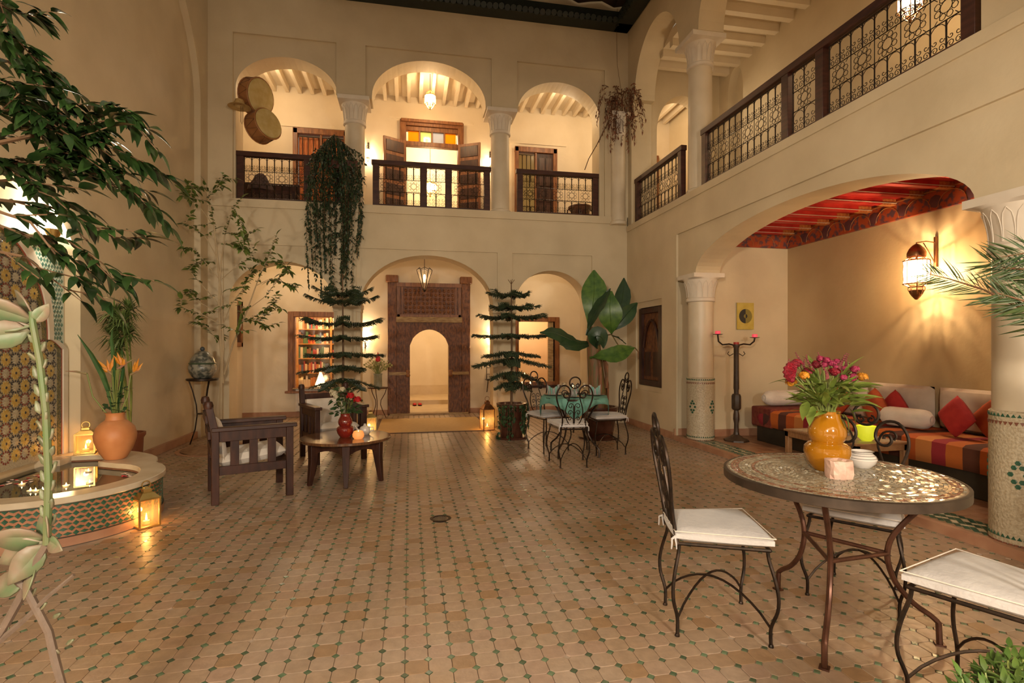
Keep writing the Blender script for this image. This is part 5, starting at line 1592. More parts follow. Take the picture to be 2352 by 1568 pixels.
# ================================================================ plants
def scatter(root, me, mats4, limit=300, name='leaf', mat_=None):
    """first `limit` leaves as parts, the rest joined into one stuff part"""
    if len(mats4) > limit:
        mb = MB()
        vs = [v.co.copy() for v in me.vertices]; fs = [tuple(p.vertices) for p in me.polygons]
        for m in mats4[limit:]:
            mb.add(vs, fs, m)
        mb.build('foliage', me.materials[0], root, kind='stuff')
    for m in mats4[:limit]:
        inst(name, me, root, m)
def leafy_branch(pts, mats4, L, every, spread=.6, scale=(.7, 1.15), tip=True, droop=.35):
    P = [Vector(p) for p in pts]
    for i in range(len(P) - 1):
        a, b = P[i], P[i + 1]; n = max(1, int((b - a).length / every))
        for k in range(n):
            p = a.lerp(b, (k + random.random()) / n); d = (b - a).normalized()
            side = d.cross(Vector((0, 0, 1))); side = side.normalized() if side.length > .01 else Vector((1, 0, 0))
            dd = d * random.uniform(.2, 1) + side * random.choice((-1, 1)) * random.uniform(.4, 1) * spread * 1.6 + Vector((0, 0, random.uniform(-1, .5) * droop * 1.6))
            mats4.append(frame(p, dd, roll=random.uniform(-.7, .7), scale=random.uniform(*scale)))
    if tip:
        mats4.append(frame(P[-1], P[-1] - P[-2], scale=scale[1]))
BARK = mat('pale_bark', (.36, .26, .15), .7, c2=(.46, .35, .21), scale=14, stretch=(1, 1, .3), bump=.2)
TWIG = mat('brown_twig', (.14, .075, .035), .7)

# --- weeping fig leaning in from the upper left, in front of the fountain
FIG = leafmat('fig_leaf', (.010, .026, .006), (.026, .055, .012), .45, .30)
fig = thing('weeping_fig', 'dark leaved fig tree leaning into the upper left of courtyard', 'tree', (-1.25, .95, 0))
figleaf = leaf_mesh('leaf', .064, .027, FIG, .22, .30, 6)
trunk = [(0, 0, 0), (.03, .02, .8), (.0, .05, 1.5), (.05, .1, 2.2), (.0, .15, 2.9)]
MB().tube(trunk, [.05, .045, .04, .03, .02], 8).build('trunk', BARK, fig)
base = Vector(fig.location)
W = lambda px, py, t: at(px, py, t) - base
br = [
    ([(-40, 420, 1.5), (100, 405, 1.55), (200, 400, 1.55), (290, 440, 1.6), (362, 480, 1.65)], 1.0),
    ([(-40, 330, 1.4), (60, 290, 1.45), (150, 300, 1.5), (240, 330, 1.5), (330, 372, 1.55)], 1.2),
    ([(-40, 130, 1.5), (60, 150, 1.5), (110, 200, 1.5), (180, 240, 1.5), (250, 235, 1.55), (300, 258, 1.55)], 1.2),
    ([(-40, 505, 1.35), (60, 540, 1.4), (150, 550, 1.45), (230, 600, 1.45), (285, 650, 1.5)], 1.1),
    ([(-30, -10, 1.45), (30, 25, 1.5), (85, 40, 1.5)], 1.5),
    ([(-40, 570, 1.4), (60, 590, 1.4), (120, 640, 1.45), (185, 690, 1.45)], .5),
    ([(-40, 220, 1.4), (50, 200, 1.45), (130, 250, 1.5), (160, 330, 1.5)], 1.5),
    ([(-40, 455, 1.4), (100, 470, 1.5), (180, 500, 1.5), (260, 545, 1.55), (322, 548, 1.6)], .9),
    ([(-40, 60, 1.4), (40, 90, 1.45), (90, 150, 1.5)], 1.6),
    ([(-40, 380, 1.4), (60, 370, 1.4), (120, 350, 1.45), (190, 300, 1.5), (235, 268, 1.5)], 1.4),
    ([(-40, 260, 1.4), (40, 250, 1.4), (90, 300, 1.45), (125, 380, 1.45)], 1.4), ([(-40, 350, 1.35), (30, 395, 1.4), (90, 440, 1.4), (150, 462, 1.45)], 1.3), ([(-40, 170, 1.4), (30, 200, 1.4), (70, 270, 1.4)], 1.4),
    ([(130, 300, 1.5), (170, 360, 1.5), (230, 395, 1.55), (300, 400, 1.55)], 1.0),
    ([(-20, 480, 1.35), (70, 510, 1.35), (140, 600, 1.4), (180, 640, 1.4)], .7)]
lm4 = []; mb = MB()
for pts, dens in br:
    P = [W(*p) for p in pts]
    mb.tube(P, [.0045 - .0035 * i / (len(P) - 1) for i in range(len(P))], 5)
    mb.tube([trunk[3] if pts[0][1] < 300 else trunk[2], P[0]], [.012, .0045], 5)
    for _ in range(3 if dens > 1.1 else 2):
        leafy_branch(P, lm4, .078, .026 / dens, 1.0)
    for i in range(1, len(P)):
        e = P[i] + Vector((random.uniform(.0, .1), random.uniform(-.04, .06), random.uniform(-.09, .03)))
        mb.tube([P[i - 1].lerp(P[i], .5), e], .0018, 4)
        leafy_branch([P[i - 1].lerp(P[i], .5), e], lm4, .07, .013 / dens, 1.0)
mb.build('branches', TWIG, fig)
random.shuffle(lm4)
scatter(fig, figleaf, lm4, 295)

# --- young slender ficus in the earth bed
YOUNG = leafmat('young_leaf', (.075, .12, .02), (.15, .20, .04), .4, .4)
yf = thing('young_tree', 'slender pale barked young tree in the earth bed', 'tree', (-2.64, 7.95, .03))
yl = leaf_mesh('leaf', .105, .052, YOUNG, .25, .3, 4)
by = Vector(yf.location)
def YW(px, py, dy=0.0):
    p = on_y(px, py, 7.95 + dy); p.x = max(p.x, XL + .14); return p - by
mb = MB(); lm4 = []
stems = [
    ([(507, 1000), (508, 880), (512, 800), (510, 700), (500, 600), (492, 520), (478, 450), (470, 420)], .024),
    ([(512, 880), (506, 780), (503, 680), (508, 600), (516, 540), (535, 480), (555, 455)], .018),
    ([(515, 860), (535, 790), (565, 720), (590, 650), (615, 590), (635, 540)], .014),
    ([(498, 590), (470, 540), (440, 520), (415, 515)], .007), ([(505, 700), (460, 650), (420, 620), (395, 610)], .007),
    ([(507, 720), (450, 690), (400, 670), (350, 665)], .007), ([(507, 745), (460, 720), (410, 705), (362, 708)], .007),
    ([(503, 640), (470, 600), (445, 570), (425, 570)], .006), ([(492, 520), (455, 470), (425, 450), (405, 440)], .006),
    ([(480, 455), (500, 425), (512, 410)], .006), ([(510, 640), (545, 610), (575, 590), (600, 600)], .007),
    ([(570, 710), (610, 680), (640, 640), (660, 610)], .006), ([(590, 655), (620, 640), (655, 650), (672, 660)], .006),
    ([(560, 730), (590, 740), (610, 750)], .005), ([(507, 760), (530, 700), (560, 660), (580, 620)], .007), ([(512, 560), (545, 560), (560, 575)], .005),
    ([(610, 600), (640, 600), (665, 625)], .005), ([(535, 480), (550, 500), (560, 540)], .004), ([(516, 800), (490, 770), (470, 745), (450, 740)], .006),
    ([(470, 430), (440, 430), (415, 455)], .004), ([(555, 740), (600, 720), (625, 700)], .004), ([(575, 700), (555, 720), (545, 760)], .004)]
for i, (pts, r) in enumerate(stems):
    off = random.uniform(-.35, .3) if i > 2 else 0
    N = len(pts)
    P = [YW(p[0], p[1], off * k / (N - 1)) for k, p in enumerate(pts)]
    mb.tube(P, [r * (1 - .75 * k / (N - 1)) for k in range(N)], 6)
    if i > 2:
        leafy_branch(P[N // 4:], lm4, .1, .020, 1.2, (.6, 1.1))
        leafy_branch(P[-2:], lm4, .1, .014, 1.2, (.6, 1.1))
        for e in range(3):
            a = random.choice(P[N // 3:]); q = a + Vector((random.uniform(-.18, .18), random.uniform(-.15, .15), random.uniform(-.05, .16))); q.x = max(q.x, XL + .14 - by.x)
            mb.tube([a, q], .003, 4); leafy_branch([a, q], lm4, .1, .022, 1.2, (.6, 1.1))
    else: leafy_branch(P[-3:], lm4, .1, .022, 1.2, (.6, 1.1))
mb.build('stems', BARK, yf)
random.shuffle(lm4); scatter(yf, yl, lm4, 290)

# --- araucarias (monkey-puzzle like tiers)
ARA = leafmat('araucaria_green', (.022, .042, .018), (.045, .065, .028), .3, .5)
DARKPOT = mat('dark_glazed_pot', (.06, .02, .012), .25, c2=(.10, .035, .02), scale=6, coat=.3)
def araucaria(label, x, y, hpot, tiers, ytop, pxc, pot_lbl):
    root = thing('araucaria', label, 'potted tree', (x, y, 0))
    MB().lathe([(0, 0), (.15, 0), (.17, .03), (.205, hpot - .06), (.22, hpot - .05), (.225, hpot), (.19, hpot), (.18, hpot - .05), (0, hpot - .04)], 28, caps=False).build('pot', DARKPOT, root)
    zt = on_y(pxc, ytop, y).z
    mb = MB(); mb.tube([(0, 0, hpot - .06), (.01, .01, 1.2), (0, 0, zt - .05), (.01, 0, zt)], [.02, .016, .008, .004], 7)
    for k in range(4): mb.tube([(0, 0, zt - .05), (.05 * cos(k * 1.6), .05 * sin(k * 1.6), zt + .02)], .004, 4)
    mb.build('trunk', TWIG, root)
    for (py, lpx, rpx, rise) in tiers:
        z0 = on_y(pxc, py, y).z; Rr = (rpx - lpx) / 2 * y / F * 1.0
        nb = 6; a0 = random.uniform(0, .8)
        for b in range(nb):
            a = a0 + 2 * pi * b / nb
            cx = abs(cos(a)); side = 1 if cos(a) > 0 else -1
            L = Rr * random.uniform(.85, 1.05)
            if abs(cos(a)) > .8: L = (rpx - pxc if side > 0 else pxc - lpx) * y / F
            if sin(a) > .05: L = min(L, (YF - .06 - y) / sin(a))
            mbb = MB(); pts = []; rad = []
            for k in range(10):
                t = k / 9
                pts.append(Vector((L * t * cos(a), L * t * sin(a), z0 + rise * L * t * t - (.03 * sin(pi * t)))))
                rad.append(.005 * (1 - .7 * t) + .001)
            mbb.tube(pts, rad, 4)
            for k in range(int(14 + L * 85)):           # needle-clad side twigs, shorter near the tip
                t = random.uniform(.12, 1); p = pts[0].lerp(pts[-1], t)
                p = Vector((L * t * cos(a), L * t * sin(a), z0 + rise * L * t * t - (.03 * sin(pi * t))))
                s = random.choice((-1, 1)); l = .13 * (1 - .5 * t) + .02
                d = Vector((cos(a) * .5 - s * sin(a), sin(a) * .5 + s * cos(a), random.uniform(-.45, .1))).normalized()
                q = p + d * l
                mbb.tube([p, q + Vector((0, 0, -.015))], [.0065, .003], 4)
                up = Vector((0, 0, 1)); u = d.cross(up).normalized()
                for m_ in range(3):
                    c = p.lerp(q, .3 + .3 * m_)
                    for e in (u, -u, up):
                        mbb.add([c - d * .008, c + e * .018 + d * .012, c + d * .008], [(0, 1, 2)])
            mbb.build('branch', ARA, root)
    return root
random.seed(21)
a1 = araucaria('araucaria with flat needle tiers before the left arcade pier', -.97, 8.15, .5, [(672, 730, 852, .22), (690, 712, 866, .18), (740, 694, 880, .10), (772, 692, 872, .02), (808, 705, 885, -.06), (838, 700, 840, -.16), (868, 722, 868, -.30)], 632, 790, '')
a2 = araucaria('araucaria with flat needle tiers before the right arcade pier', 1.50, 7.85, .52, [(674, 1114, 1211, .10), (702, 1117, 1238, .05), (724, 1088, 1256, .02), (766, 1074, 1262, -.03), (806, 1100, 1240, -.16), (822, 1074, 1262, -.20), (852, 1120, 1240, -.35), (875, 1135, 1215, -.5)], 645, 1169, '')
IVY = leafmat('ivy_leaf', (.022, .06, .022), (.05, .10, .03), .4, .45)
ivl = leaf_mesh('leaf', .05, .042, IVY, .15, .3, 3)
m4 = []
mb = MB()
for i in range(26):
    a = random.uniform(-2.6, .9); L = random.uniform(.15, .5)
    P = [Vector((.2 * cos(a), .2 * sin(a), .52)), Vector((.25 * cos(a), .25 * sin(a), .5)), Vector((.26 * cos(a), .26 * sin(a), .52 - L))]
    mb.tube(P, .003, 4)
    leafy_branch(P, m4, .05, .022, .8, (.7, 1.2))
mb.build('ivy_stems', TWIG, a2)
MB().lathe([(0, 0), (.24, 0), (.25, .03), (.235, .03), (0, .015)], 28, caps=False).build('saucer', DARKPOT, a2)
scatter(a2, ivl, m4, 0)

# --- creeper hanging from the balcony
CRE = leafmat('creeper_leaf', (.020, .040, .018), (.045, .07, .028), .4, .5)
cr_ = thing('hanging_creeper', 'dark green creeper trailing from the upper railing over the pier', 'hanging plant', (-.98, YF - .06, 4.2))
bc = Vector(cr_.location)
MB().box2((-.30, -.08, .02), (.16, .03, .16)).build('planter', DARKPOT, cr_, bevel=.01)
mb = MB(); m4 = []
tops = [(735, 310), (752, 300), (770, 312), (790, 330), (805, 350), (820, 380), (720, 330), (712, 360)]
for i in range(62):
    x0 = random.uniform(712, 824)
    y_end = random.choice((random.uniform(380, 470), random.uniform(470, 600), random.uniform(560, 690)))
    w = (1 - abs(x0 - 770) / 60)
    off = random.uniform(-.16, .02)
    s = 352 - 45 * max(0, w) ** .5
    P = []
    xe = 770 + (x0 - 770) * random.uniform(.9, 1.15) + random.uniform(-6, 6)
    for k in range(7):
        t = k / 6
        px = 765 + (x0 - 765) * min(1, .5 + t * 1.5) * (1 + .15 * sin(t * 3)) + (xe - x0) * t
        py = s + (y_end - s) * t
        p = on_y(px, py, YF - .06 + off * (1 - .4 * t)) - bc
        P.append(p)
    mb.tube(P, .003, 3)
    leafy_branch(P, m4, .04, .022, .9, (.6, 1.25), droop=.8)
    for e in range(4):
        a = P[random.randint(1, 6)]; q = a + Vector((random.uniform(-.10, .10), random.uniform(-.08, .02), random.uniform(-.12, .02)))
        leafy_branch([a, q], m4, .04, .02, 1.0, (.6, 1.2), droop=.6)
mb.build('stems', TWIG, cr_)
crl = leaf_mesh('leaf', .055, .036, CRE, .2, .3, 3)
random.shuffle(m4); scatter(cr_, crl, m4, 0)

# --- dried climber on the upper corner
DRY = leafmat('dried_leaf', (.14, .045, .022), (.24, .09, .04), .4, .7)
dp = thing('dried_climber', 'reddish dried climbing plant hanging at the upper right corner', 'hanging plant', (3.40, YF - .12, 5.4))
bd = Vector(dp.location); mb = MB(); m4 = []
def DP(px, py, off):
    p = on_y(px, py, YF - .05 - off)
    return p if p.x < XR - .1 else on_x(px, py, XR - .1)
for i in range(46):
    x0 = 1425 + random.gauss(0, 22); y0 = 215 + random.uniform(-18, 25)
    P = []
    L = random.uniform(20, 120) * (1 if x0 < 1445 else .6); dx = random.gauss((x0 - 1425) * .6, 12)
    for k in range(5):
        t = k / 4
        P.append(DP(x0 + dx * t, y0 + L * t * t - 12 * sin(pi * t), random.uniform(.02, .22)) - bd)
    mb.tube(P, .003, 3); leafy_branch(P, m4, .03, .028, .8, (.6, 1.2), droop=.9)
P = [on_y(px, py, YF - .02 + (.3 if py > 330 else 0)) - bd for px, py in ((1410, 250), (1392, 290), (1372, 330), (1352, 365), (1343, 390))]
mb.tube(P, .008, 5); leafy_branch(P[:3], m4, .03, .05, .6, (.6, 1.0))
P = [on_y(px, py, YF - .03) - bd for px, py in ((1428, 215), (1418, 150), (1416, 60), (1418, 20))]
mb.tube(P, .003, 4)
mb.build('stems', TWIG, dp)
scatter(dp, leaf_mesh('leaf', .06, .026, DRY, .2, .4, 3), m4, 0)

# --- banana plant
BAN = leafmat('banana_leaf', (.030, .085, .012), (.075, .15, .02), .15, .38)
BAND = leafmat('banana_leaf_dark', (.012, .040, .016), (.025, .062, .02), .2, .36)
bn = thing('banana_plant', 'broad leaved banana plant in a big dark pot', 'potted plant', (2.80, 7.62, 0))
MB().lathe([(0, 0), (.19, 0), (.21, .04), (.27, .40), (.29, .43), (.29, .47), (.25, .47), (.24, .42), (0, .42)], 32, caps=False).build('pot', DARKPOT, bn)
MB().lathe([(0, 0), (.3, 0), (.32, .03), (.29, .03), (0, .02)], 28, caps=False).build('saucer', DARKPOT, bn)
bb = Vector(bn.location)
Bp = lambda px, py, dy=0.0: on_y(px, py, 7.62 + dy) - bb
STALK = mat('banana_stalk', (.22, .09, .04), .6, c2=(.12, .10, .03), scale=5, stretch=(8, 8, 1), bump=.3, lo=.4, hi=.6)
MB().tube([Vector((0, 0, .4)), Bp(1372, 900), Bp(1366, 830), Bp(1362, 780), Bp(1362, 750)], [.15, .135, .115, .10, .06], 12).build('trunk', STALK, bn)
mb = MB()
for k in range(7):
    a = k * .9
    mb.tube([Vector((.13 * cos(a), .13 * sin(a), .45 + .05 * k)), Vector((.14 * cos(a), .14 * sin(a), .8 + .05 * k)), Vector((.10 * cos(a) - .03, .10 * sin(a), 1.2))], [.03, .025, .012], 5)
mb.build('old_sheaths', TERRA if False else mat('dry_sheath', (.30, .12, .06), .8, c2=(.12, .07, .03), scale=8, stretch=(6, 6, 1)), bn)
def blade(spine, wid, m_, fold=.15, nrm=None):
    """large leaf along a spine of points; wid = half width list"""
    P = [Vector(p) for p in spine]; N = len(P)
    vs = []; fs = []
    for i in range(N):
        t = (P[min(i + 1, N - 1)] - P[max(0, i - 1)]).normalized()
        s = t.cross(nrm[i] if isinstance(nrm, list) else nrm).normalized()
        n2 = s.cross(t).normalized()
        w = wid[i]
        for u in (-1, -.55, 0, .55, 1):
            vs.append(P[i] + s * w * u + n2 * (fold * w * abs(u) + .012 * sin(i * 2.3 + u * 5) * abs(u)))
    for i in range(N - 1):
        for k in range(4):
            a = i * 5 + k
            fs.append((a, a + 5, a + 6, a + 1))
    mb = MB().add(vs, fs); mb.tube(P, [.010 * (1 - .7 * i / (N - 1)) for i in range(N)], 5)
    o = mb.build('leaf', m_, bn); return o
VW = Vector((-.3, -1, .15)); UP = Vector((0, -.3, 1))
def taper(N, w, peak=.45):
    return [max(.006, w * sin(pi * min(.98, max(.03, (i / (N - 1)) ** (math.log(.5) / math.log(peak)))))) for i in range(N)]
def bl(pts, w, m_, nrm, peak=.45, fold=.15):
    P = [Bp(*p) for p in pts]; Q = []
    for i in range(len(P) - 1):
        for k in range(3): Q.append(P[i].lerp(P[i + 1], k / 3))
    Q.append(P[-1])
    # smooth
    for _ in range(2): Q = [Q[0]] + [(Q[i - 1] + Q[i] * 2 + Q[i + 1]) / 4 for i in range(1, len(Q) - 1)] + [Q[-1]]
    blade(Q, taper(len(Q), w, peak), m_, fold, nrm)
bl([(1352, 770, 0), (1356, 735, -.05), (1362, 700, -.1), (1366, 660, -.05), (1364, 620, .0)], .19, BAN, VW, .66)
bl([(1347, 770, -.1), (1362, 725, -.15), (1385, 690, -.2), (1402, 662, -.2)], .10, BAND, Vector((-.9, -.6, .3)), .5)
bl([(1404, 768, 0), (1420, 720, -.05), (1432, 680, .0), (1433, 638, .05)], .125, BAND, VW, .6)
bl([(1404, 762, -.05), (1425, 740, -.1), (1445, 715, -.1), (1464, 695, -.05)], .12, BAND, Vector((.1, -1, .5)), .55)
bl([(1405, 765, -.1), (1403, 735, -.18), (1400, 705, -.2), (1404, 668, -.15)], .18, BAN, VW, .5)
bl([(1360, 785, 0), (1330, 790, -.1), (1300, 775, -.2), (1270, 762, -.25), (1240, 764, -.25)], .15, BAND, Vector((0, -.75, .65)), .55, -.1)
bl([(1358, 792, 0), (1330, 795, -.2), (1305, 795, -.3), (1285, 790, -.32)], .10, BAND, Vector((0, -.8, .6)), .55)
bl([(1372, 800, -.1), (1362, 775, -.2), (1372, 770, -.25), (1385, 775, -.25), (1386, 800, -.22)], .14, BAND, Vector((0, -1, .1)), .5)
bl([(1355, 822, -.1), (1380, 815, -.25), (1410, 818, -.3), (1435, 805, -.28), (1458, 798, -.25)], .13, BAN, Vector((0, -.9, .5)), .55, .2)
bl([(1405, 770, 0), (1420, 775, 0), (1438, 790, 0)], .04, BAND, UP, .5)
mb = MB()
for pts in ([(1362, 770), (1385, 770), (1405, 768)], [(1405, 768), (1415, 785), (1425, 800)], [(1458, 798), (1466, 808), (1466, 825)]):
    mb.tube([Bp(*p) for p in pts], .010, 5)
mb.build('petioles', STALK, bn)

# --- palm fronds arching in front of the near column
PALM = leafmat('palm_leaflet', (.035, .075, .022), (.08, .11, .03), .35, .45)
pm = thing('date_palm', 'palm with feathery fronds reaching in before near column', 'palm', (3.35, 1.55, 0))
bpm = Vector(pm.location)
MB().tube([(0, 0, 0), (.02, .02, .7), (.0, .05, 1.35)], [.09, .085, .06], 10).build('trunk', STALK, pm)
PP = lambda px, py, t: at(px, py, t) - bpm
pll = leaf_mesh('leaflet', .20, .014, PALM, .5, .12, 3); m4 = []
fr = [([(2480, 760, 2.4), (2400, 730, 2.5), (2330, 700, 2.6), (2260, 665, 2.65), (2180, 640, 2.7), (2130, 628, 2.75)], (.45, 1.0)),
      ([(2500, 700, 2.3), (2430, 640, 2.35), (2380, 620, 2.4), (2310, 615, 2.45), (2270, 600, 2.5)], (.7, 1.0)),
      ([(2500, 720, 2.2), (2420, 700, 2.25), (2350, 690, 2.3), (2290, 672, 2.35)], (.7, 1.1)),
      ([(2520, 640, 2.3), (2440, 590, 2.35), (2360, 580, 2.4), (2300, 590, 2.45)], (.7, 1.0))]
for pts, sc in fr:
    P = [PP(*p) for p in pts]
    Q = []
    for i in range(len(P) - 1):
        for k in range(5): Q.append(P[i].lerp(P[i + 1], k / 5))
    Q.append(P[-1])
    MB().tube([Vector((0, .05, 1.3))] + Q, [.012] + [.009 - .007 * i / len(Q) for i in range(len(Q))], 5).build('frond_stalk', STALK, pm)
    for i in range(2, len(Q)):
        t = i / len(Q); d = (Q[i] - Q[i - 1]).normalized()
        for s in (1, -1):
            for e in range(2):
                dd = d * .95 + Vector((0, 0, s * (.85 if s > 0 else .6))) + Vector((random.uniform(-.1, .1), random.uniform(-.5, .5), random.uniform(-.15, .15)))
                m4.append(frame(Q[i - 1].lerp(Q[i], e / 2), dd, up=Vector((0, -1, 0)), roll=random.uniform(-.5, .5), scale=random.uniform(*sc) * (1.15 - .55 * t)))
scatter(pm, pll, m4, 260, 'leaflet')

# --- leafy plant at the lower right corner
lp = thing('bushy_herb', 'bright green leafy bush at the bottom right corner', 'plant', (1.42, 1.02, 0))
HER = leafmat('herb_leaf', (.035, .085, .012), (.09, .15, .025), .35, .45)
hl = leaf_mesh('leaf', .036, .015, HER, .2, .3, 3); m4 = []; mb = MB()
MB().lathe([(0, 0), (.11, 0), (.15, .22), (.16, .25), (.14, .25), (0, .22)], 24, caps=False).build('pot', TERRA, lp)
top = [at(px, py + 38, t) for px, py, t in [(2215, 1515, 1.5), (2250, 1490, 1.5), (2300, 1500, 1.45), (2335, 1470, 1.5), (2352, 1480, 1.45), (2390, 1480, 1.5), (2280, 1520, 1.4), (2330, 1510, 1.4), (2240, 1540, 1.4), (2210, 1550, 1.45), (2380, 1540, 1.4), (2300, 1560, 1.35), (2350, 1490, 1.6), (2270, 1555, 1.45), (2420, 1500, 1.5)]]
for p in top:
    for e in range(7):
        q = p - Vector(lp.location) + Vector((random.uniform(-.05, .05), random.uniform(-.05, .05), random.uniform(-.06, .0)))
        P = [Vector((random.uniform(-.06, .06), random.uniform(-.06, .06), .22)), Vector((q.x * .6, q.y * .6, .22 + (q.z - .22) * .6)), q]
        mb.tube(P, .0025, 4); leafy_branch(P[1:], m4, .05, .014, 1.0, (.7, 1.2), droop=.3)
        for k in range(4): m4.append(frame(q, Vector((random.uniform(-1, 1), random.uniform(-1, 1), random.uniform(-.1, .5))), scale=random.uniform(.7, 1.1)))
mb.build('stems', STEM, lp); random.shuffle(m4); scatter(lp, hl, m4, 280)

# --- succulent stalk close to the camera at the left
SUC = leafmat('succulent_leaf', (.075, .12, .05), (.19, .12, .085), .2, .5)
sc_ = thing('succulent', 'tall pale green succulent stalk close at the left edge', 'plant', (-.80, .86, 0))
bs = Vector(sc_.location); SP = lambda px, py, t=1.0: at(px, py, t) - bs
MB().lathe([(0, 0), (.13, 0), (.17, .26), (.18, .30), (.16, .30), (0, .26)], 24, caps=False).build('pot', TERRA, sc_)
SSTEM = mat('succulent_stem', (.07, .11, .035), .5, c2=(.11, .11, .05), scale=14); SWOOD = mat('succulent_wood', (.09, .06, .042), .7, c2=(.13, .09, .065), scale=20, bump=.3)
MB().tube([SP(108, 1250), SP(112, 1100), SP(106, 950), SP(92, 830), SP(76, 745), SP(72, 715)], [.0068, .0065, .0062, .006, .0058, .004], 8).build('stalk', SSTEM, sc_)
mb = MB()
mb.tube([Vector((.02, 0, .26)), SP(150, 1600), SP(128, 1520), SP(112, 1450), SP(60, 1350)], [.0085, .008, .0075, .007, .007], 7)
mb.tube([SP(-40, 1520), SP(10, 1440), SP(60, 1350), SP(85, 1290), SP(108, 1250)], [.0075, .0075, .008, .0075, .007], 7)
mb.tube([Vector((0, 0, .26)), SP(-40, 1520)], [.008, .0075], 6)
mb.tube([SP(-10, 1480), SP(60, 1420), SP(110, 1370), SP(170, 1320)], [.006, .005, .004, .003], 5)
mb.tube([SP(40, 1330), SP(60, 1350)], .008, 6)
mb.build('woody_stem', SWOOD, sc_)
sl1 = leaf_mesh('leaf', .095, .060, SUC, .35, -.15, 6); sl2 = leaf_mesh('leaf', .022, .010, SUC, .3, -.2, 3)
for o in (sl1, sl2): pass
def suc(me, px, py, dx, dy, dz, s=1.0, roll=0.0, t=1.0):
    ob = inst('leaf', me, sc_, frame(SP(px, py, t), RT * dx + Vector((0, 0, -dy)) + FW * dz, up=-FW, roll=roll + random.uniform(-.7, .7), scale=s))
    md = ob.modifiers.new('thick', 'SOLIDIFY'); md.thickness = .004
for a in ((72, 735, -1, -.45, -.2, 1.1), (76, 745, -1, -.05, .2, 1.0), (70, 760, -.8, .15, -.3, .95), (74, 725, -.6, -.8, .3, .7), (78, 740, .3, -.6, .2, .45), (74, 750, -1, .35, .3, .8)):
    suc(sl1, *a)
for a in ((100, 1235, -1, -.15, -.2, .95), (98, 1245, -1, .45, .2, 1.0), (100, 1250, -.7, .9, -.1, .9), (110, 1240, .6, .15, -.2, .55), (106, 1240, -.2, -.9, .2, .55), (112, 1235, .25, -1, -.2, .5), (60, 1330, -1, .35, .2, .85), (80, 1300, .1, .8, -.3, .6), (20, 1440, -.8, .5, 0, .6)):
    suc(sl1, *a)
for k in range(22):
    py = 790 + k * 20; px = 84 + (py - 790) * .075 if py < 1000 else 108
    s = 1 if k % 2 else -1
    suc(sl2, px + s * 4, py, s * .5, -1, random.uniform(-.3, .3), random.uniform(.8, 1.2))
for px, py in ((150, 1480), (136, 1500), (70, 1370), (120, 1420), (90, 1400), (140, 1540)):
    suc(sl2, px, py, random.uniform(-1, 1), -.5, 0, .9)

# --- papyrus tufts and flowers beside the fountain
PAP = leafmat('papyrus_green', (.07, .12, .025), (.13, .18, .045), .3, .5)
pp_ = thing('papyrus', 'papyrus with mop headed tufts in a brown pot behind the vase', 'potted plant', (-2.90, 6.28, 0))
MB().lathe([(0, 0), (.10, 0), (.105, .05), (.12, .40), (.14, .43), (.14, .46), (.12, .46), (.11, .40), (0, .4)], 24, caps=False).build('pot', mat('brown_pot', (.20, .06, .025), .5, c2=(.28, .09, .04), scale=6), pp_)
bq_ = Vector(pp_.location)
def PQ(px, py, dy=0):
    p = on_y(px, py, 5.98 + dy); p.x = max(p.x, XL + .22); return p - bq_
for px, py, r in ((262, 722, .21), (295, 715, .19), (255, 775, .21), (290, 770, .2), (240, 745, .16), (272, 800, .15), (282, 742, .2)):
    mb = MB(); h = PQ(px, py, random.uniform(-.1, .08))
    mb.tube([Vector((0, 0, .4)), Vector((h.x * .5, h.y * .3, h.z * .6)), h], [.008, .007, .006], 5)
    mb.build('cane', STEM, pp_)
    mb = MB()
    for k in range(110):
        a = random.uniform(0, 2 * pi); el = random.uniform(-.5, 1.3)
        d = Vector((cos(a) * cos(el), sin(a) * cos(el), sin(el))); L = r * random.uniform(.7, 1.1)
        e = h + d * L + Vector((0, 0, -.35 * L * cos(el)))
        mid = h + d * L * .55
        e.x = max(e.x, XL + .03 - bq_.x); mid.x = max(mid.x, XL + .03 - bq_.x)
        w = Vector((-sin(a), cos(a), 0)) * .008
        mb.add([h - w * .4, h + w * .4, mid + w, mid - w, e], [(0, 1, 2, 3), (3, 2, 4)])
    mb.build('tuft', PAP, pp_, kind='stuff')
vb = on_z(265, 1053, .34)
tv = thing('terracotta_vase', 'large round terracotta vase on the fountain ledge', 'vase', (vb.x, vb.y, .342))
kv = 4.6 / F
prof_v = [(0, 0), (.075, 0), (.085, .01), (.125, .08), (.152, .16), (.156, .21), (.14, .27), (.10, .315), (.072, .335), (.066, .36), (.068, .385), (.078, .398), (.07, .398), (.06, .38), (.06, .34), (.0, .3)]
MB().lathe([(r * 1.06, z * 1.06) for r, z in prof_v], 40, caps=False).build('body', TERRA, tv)
sb = thing('bird_of_paradise', 'orange bird of paradise flowers with long green leaves in vase', 'flowers', (vb.x, vb.y, .342 + .385 * 1.06))
bsb = Vector(sb.location); SB = lambda px, py, dy=0: on_y(px, py, vb.y + dy) - bsb
ORF = mat('orange_sepal', (.62, .20, .008), .5, c2=(.7, .30, .02), scale=20); BEAK = mat('pinkish_beak', (.34, .16, .10), .5, c2=(.24, .22, .09), scale=10)
GL = leafmat('strelitzia_leaf', (.03, .09, .025), (.06, .13, .035), .1, .4)
